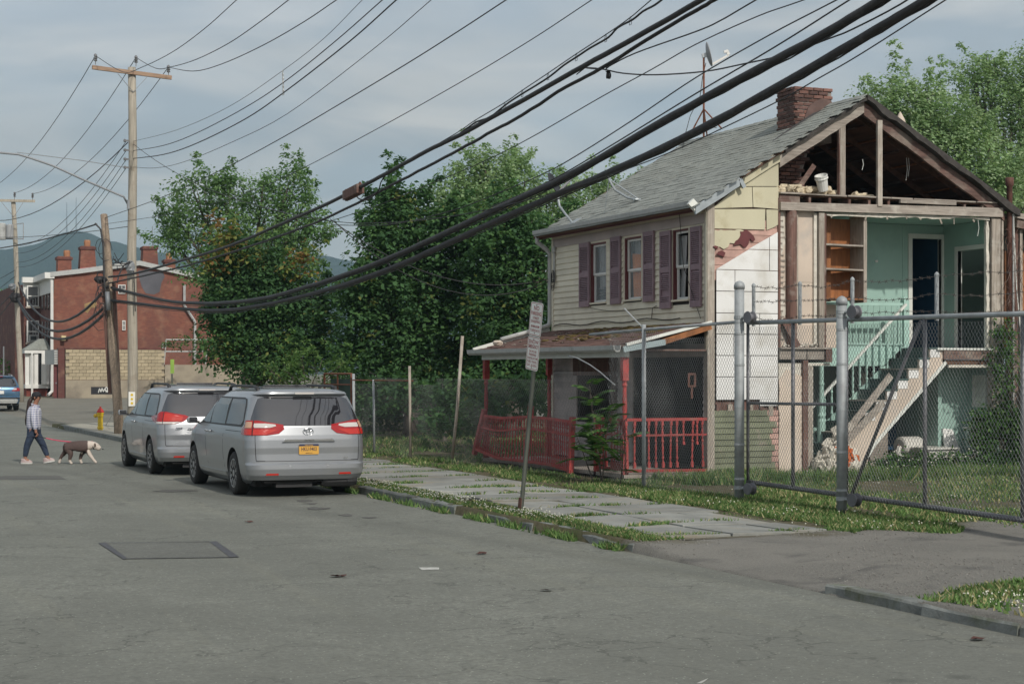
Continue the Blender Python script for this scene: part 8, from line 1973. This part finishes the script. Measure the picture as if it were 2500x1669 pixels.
def strip(label, pts, r, seed, name='climbing_vine', dens=1000, size=.105, base=None):
    bl = [((p[0],p[1],p[2]),(r*p[3],r*p[3]*.6,r*p[3])) for p in pts]; return tree(label, bl, base, 'vine', seed, dens=dens, per=12, spread=.16, size=size, trunk=.02, name=name, cat='vine', inner=.3, droop=.5, aspect=.45)
vb = Vector((20.95,26.2,.1))
strip('green vine climbing the right corner of the house up to the upper floor', [(20.75,26.25,2.9,.8),(20.8,26.2,2.6,1.0),(20.72,26.2,2.3,1.2),(20.8,26.2,2.0,1.2),(20.75,26.2,1.7,1.0),(21.3,26.1,1.9,.9),(21.35,26.05,1.5,1.0),(21.3,26.0,1.1,1.2)], .23, 41, dens=420, base=vb)
strip('dense vine bush spilling over the old kitchen cabinet', [(20.35,26.3,1.05,1.0),(20.55,26.25,1.1,1.0),(20.8,26.25,1.08,1.1),(21.05,26.2,1.0,1.3),(21.3,26.1,.85,1.7),(21.25,25.95,.5,1.8),(21.0,25.95,.35,1.3),(20.25,26.2,.85,.9),(20.22,26.15,.6,.8),(20.25,26.1,.4,.8),(20.9,25.95,.25,1.2),(21.5,25.8,.4,1.9)], .28, 42, name='vine_bush', base=Vector((21.1,26.1,.15)))
strip('low green weeds with white flowers under the stairs and tub', [(18.0,26.2,.25,1.0),(18.3,26.3,.3,1.0),(18.6,26.2,.3,1.1),(18.9,26.2,.35,1.1),(19.2,26.15,.3,1.2),(19.5,26.1,.32,1.2),(19.8,26.1,.3,1.1),(20.1,26.05,.28,1.0),(20.4,26.0,.25,1.0),(20.7,25.95,.25,1.0)], .2, 43, name='weed_patch', base=Vector((19.2,26.2,.15)))

# ---- grass blades, clover, pebbles
def zts(P): return np.array([zt(x,y) for x,y in P])
gm = [leafmat('grass_green',(0.115,0.202,0.063),.25), leafmat('grass_dark',(0.070,0.137,0.040),.25), leafmat('grass_dry',(0.369,0.339,0.179),.2), leafmat('grass_pale',(0.200,0.267,0.107),.25)]
def grass(name, label, P, h0, h1, mix, seed, w=.014, zf=None):
    rs = np.random.RandomState(seed); n = len(P); z = (zf or zts)(P)
    base = np.concatenate([P, z[:,None]],1); ang = rs.uniform(0,6.283,n); hh = rs.uniform(h0,h1,(n,1)); ww = w*rs.uniform(.6,1.5,(n,1))
    sd = np.stack([np.cos(ang),np.sin(ang),np.zeros(n)],1)*ww; ln = rs.normal(size=(n,3))*.5; ln[:,2] = 1; tip = base+ln*hh
    V = np.stack([base-sd,base+sd,tip],1).reshape(-1,3); T = np.arange(n*3).reshape(-1,3)
    o = npmesh(name, V, T, gm, None, rs.choice(4,n,p=mix)); return tag(o, label, 'grass', kind='stuff')
def scatter(rs, n, x0,x1,y0,y1, keep=None):
    P = np.stack([rs.uniform(x0,x1,n), rs.uniform(y0,y1,n)],1)
    if keep is not None: P = P[keep(P, rs)]
    return P
def patchy(P, rs, f=1.3, th=0.0):
    x,y = P[:,0],P[:,1]; return (np.sin(x*2.1*f+1.3*np.sin(y*f*1.1))+np.sin(y*1.7*f+1.1*np.sin(x*f*1.9)) + rs.normal(size=len(P))*.5) > th
rs = np.random.RandomState(77)
P = scatter(rs, 52000, 8.66, 9.26, 17.3, 47.5, lambda P,rs: (rs.uniform(size=len(P)) < np.clip(1.4-(P[:,1]-17)/26,.25,1)) & patchy(P,rs,1.5,-.9))
grass('verge_grass', 'grass strip between kerb and sidewalk flags', P, .012, .055, (.36,.26,.20,.18), 1)
P = scatter(rs, 60000, 11.3, 12.75, 15.6, 40, lambda P,rs: (rs.uniform(size=len(P)) < np.clip(1.5-(P[:,1]-16)/16,.22,1)) & (patchy(P,rs,1.2,-.9)|(P[:,1]<24)) & (P[:,0]+.35*np.sin(P[:,1]*2.3) > 11.25+.0*P[:,1]) & (P[:,1] > 17.0-.25*(P[:,0]-11)+.3*np.sin(P[:,0]*5)))
grass('fence_grass', 'thick grass along the foot of the fence', P, .015, .075, (.36,.31,.17,.16), 2)
P = scatter(rs, 70000, 12.7, 21.5, 14.5, 26.4, lambda P,rs: patchy(P,rs,.9,-.25+0*P[:,0]) & ((P[:,1] > 17.6) | (patchy(P,rs,1.6,.9))))
grass('yard_grass', 'patchy grass in the yard behind the gate', P, .02, .085, (.38,.25,.20,.17), 3)
P = scatter(rs, 16000, 13.4, 20.5, 24.6, 26.35, lambda P,rs: patchy(P,rs,1.4,-.6))
grass('house_foot_grass', 'taller grass at the foot of the torn gable', P, .06, .24, (.45,.3,.08,.17), 4)
P = scatter(rs, 14000, 8.72, 10.2, 8.5, 12.6, lambda P,rs: patchy(P,rs,1.9,.15+0*P[:,0]))
grass('driveway_grass', 'ragged grass tuft patch beside the driveway kerb', P, .015, .07, (.36,.24,.22,.18), 5)
P = scatter(rs, 26000, 12.1, 22, 28, 50, lambda P,rs: patchy(P,rs,.9,-.2) & ((P[:,0] < 12.9) | (P[:,1] > 33.6)))
grass('lot_grass', 'dry patchy grass in the shaded lot under the maples', P, .04, .14, (.3,.42,.16,.12), 6, .022)
# tufts between flags
P = []
for yj in np.arange(17.5,46,1.45):
    for _ in range(5): 
        cx_, cy_ = rs.uniform(9.25,11.4), yj+rs.uniform(-.1,.1); P.append(np.stack([cx_+rs.normal(size=60)*.12, cy_+rs.normal(size=60)*.03],1))
P = np.concatenate(P); grass('joint_grass', 'grass tufts growing in the joints of the sidewalk flags', P, .03, .07, (.45,.3,.1,.15), 7, .012, lambda P: np.full(len(P),.125))
P = scatter(rs, 3800, 8.42, 8.58, 17.4, 30, lambda P,rs: patchy(P,rs,2.6,.55)); grass('kerb_weeds', 'small weeds sprouting in the gutter along the kerb', P, .03, .12, (.5,.3,.05,.15), 8, .014, lambda P: np.zeros(len(P)))
# clover heads
def dots(name, label, P, r, mat, seed, zadd, zf=None):
    rs = np.random.RandomState(seed); z = (zf or zts)(P)+rs.uniform(*zadd,len(P)); C = np.concatenate([P,z[:,None]],1); R_ = r*rs.uniform(.6,1.2,(len(P),1))
    o6 = np.array([(1,0,0),(0,1,0),(-1,0,0),(0,-1,0),(0,0,1),(0,0,-1)],float); V = (C[:,None,:]+o6[None]*R_[:,None,:]).reshape(-1,3)
    f8 = np.array([(0,1,4),(1,2,4),(2,3,4),(3,0,4),(1,0,5),(2,1,5),(3,2,5),(0,3,5)]); T = (f8[None]+6*np.arange(len(P))[:,None,None]).reshape(-1,3)
    return tag(npmesh(name, V, T, mat), label, 'flowers' if 'clover' in name else 'gravel', kind='stuff')
m_clo = M('clover_white', (.62,.62,.52), .8, var=.1)
P = np.concatenate([scatter(rs, 1150, 8.68, 9.25, 19.5, 31, lambda P,rs: patchy(P,rs,1.1,.1)), scatter(rs, 260, 11.4, 12.8, 16.8, 24, lambda P,rs: patchy(P,rs,1.6,.3)), scatter(rs, 130, 8.8, 9.6, 9.5, 12.0, lambda P,rs: patchy(P,rs,1.7,.2)), scatter(rs, 500, 12.8, 19, 17, 26, lambda P,rs: patchy(P,rs,1.3,.5))])
dots('clover_flowers', 'white clover heads dotted through the grass', P, .0115, m_clo, 3, (.03,.07))
P = scatter(rs, 90, 17.8, 20.6, 25.6, 26.3); dots('clover_by_stairs', 'small white flowers in the weeds by the stairs', P, .018, m_clo, 4, (.1,.45))
m_gvl = M('pale_gravel', (.19,.185,.17), .9, var=.35, scale=3)
P = np.concatenate([scatter(rs, 5200, 8.6, 13.6, 8.5, 17.4, lambda P,rs: patchy(P,rs,.9,-.1)), scatter(rs, 1600, 12.6, 20, 13, 24, lambda P,rs: patchy(P,rs,.8,.2))])
dots('driveway_gravel', 'loose gravel scattered over the driveway', P, .011, m_gvl, 5, (-.002,.006))
# ================================================================ AIR
hz = MB().box(-4500, 6000, -70, 4200, -6, 330).build('haze', [])
hz.data.materials.clear(); hm_ = bpy.data.materials.new('haze_air'); hm_.use_nodes = True; nt = hm_.node_tree; nt.nodes.clear()
out = nt.nodes.new('ShaderNodeOutputMaterial'); pv = nt.nodes.new('ShaderNodeVolumePrincipled'); pv.inputs['Color'].default_value = (.60,.86,1.0,1); pv.inputs['Density'].default_value = 2.8e-4; pv.inputs['Anisotropy'].default_value = .2
nt.links.new(pv.outputs[0], out.inputs['Volume']); hz.data.materials.append(hm_); tag(hz, 'thin bluish haze in the air over the street and hills', 'haze', kind='stuff')
S.cycles.volume_bounces = 0; S.cycles.volume_max_steps = 64
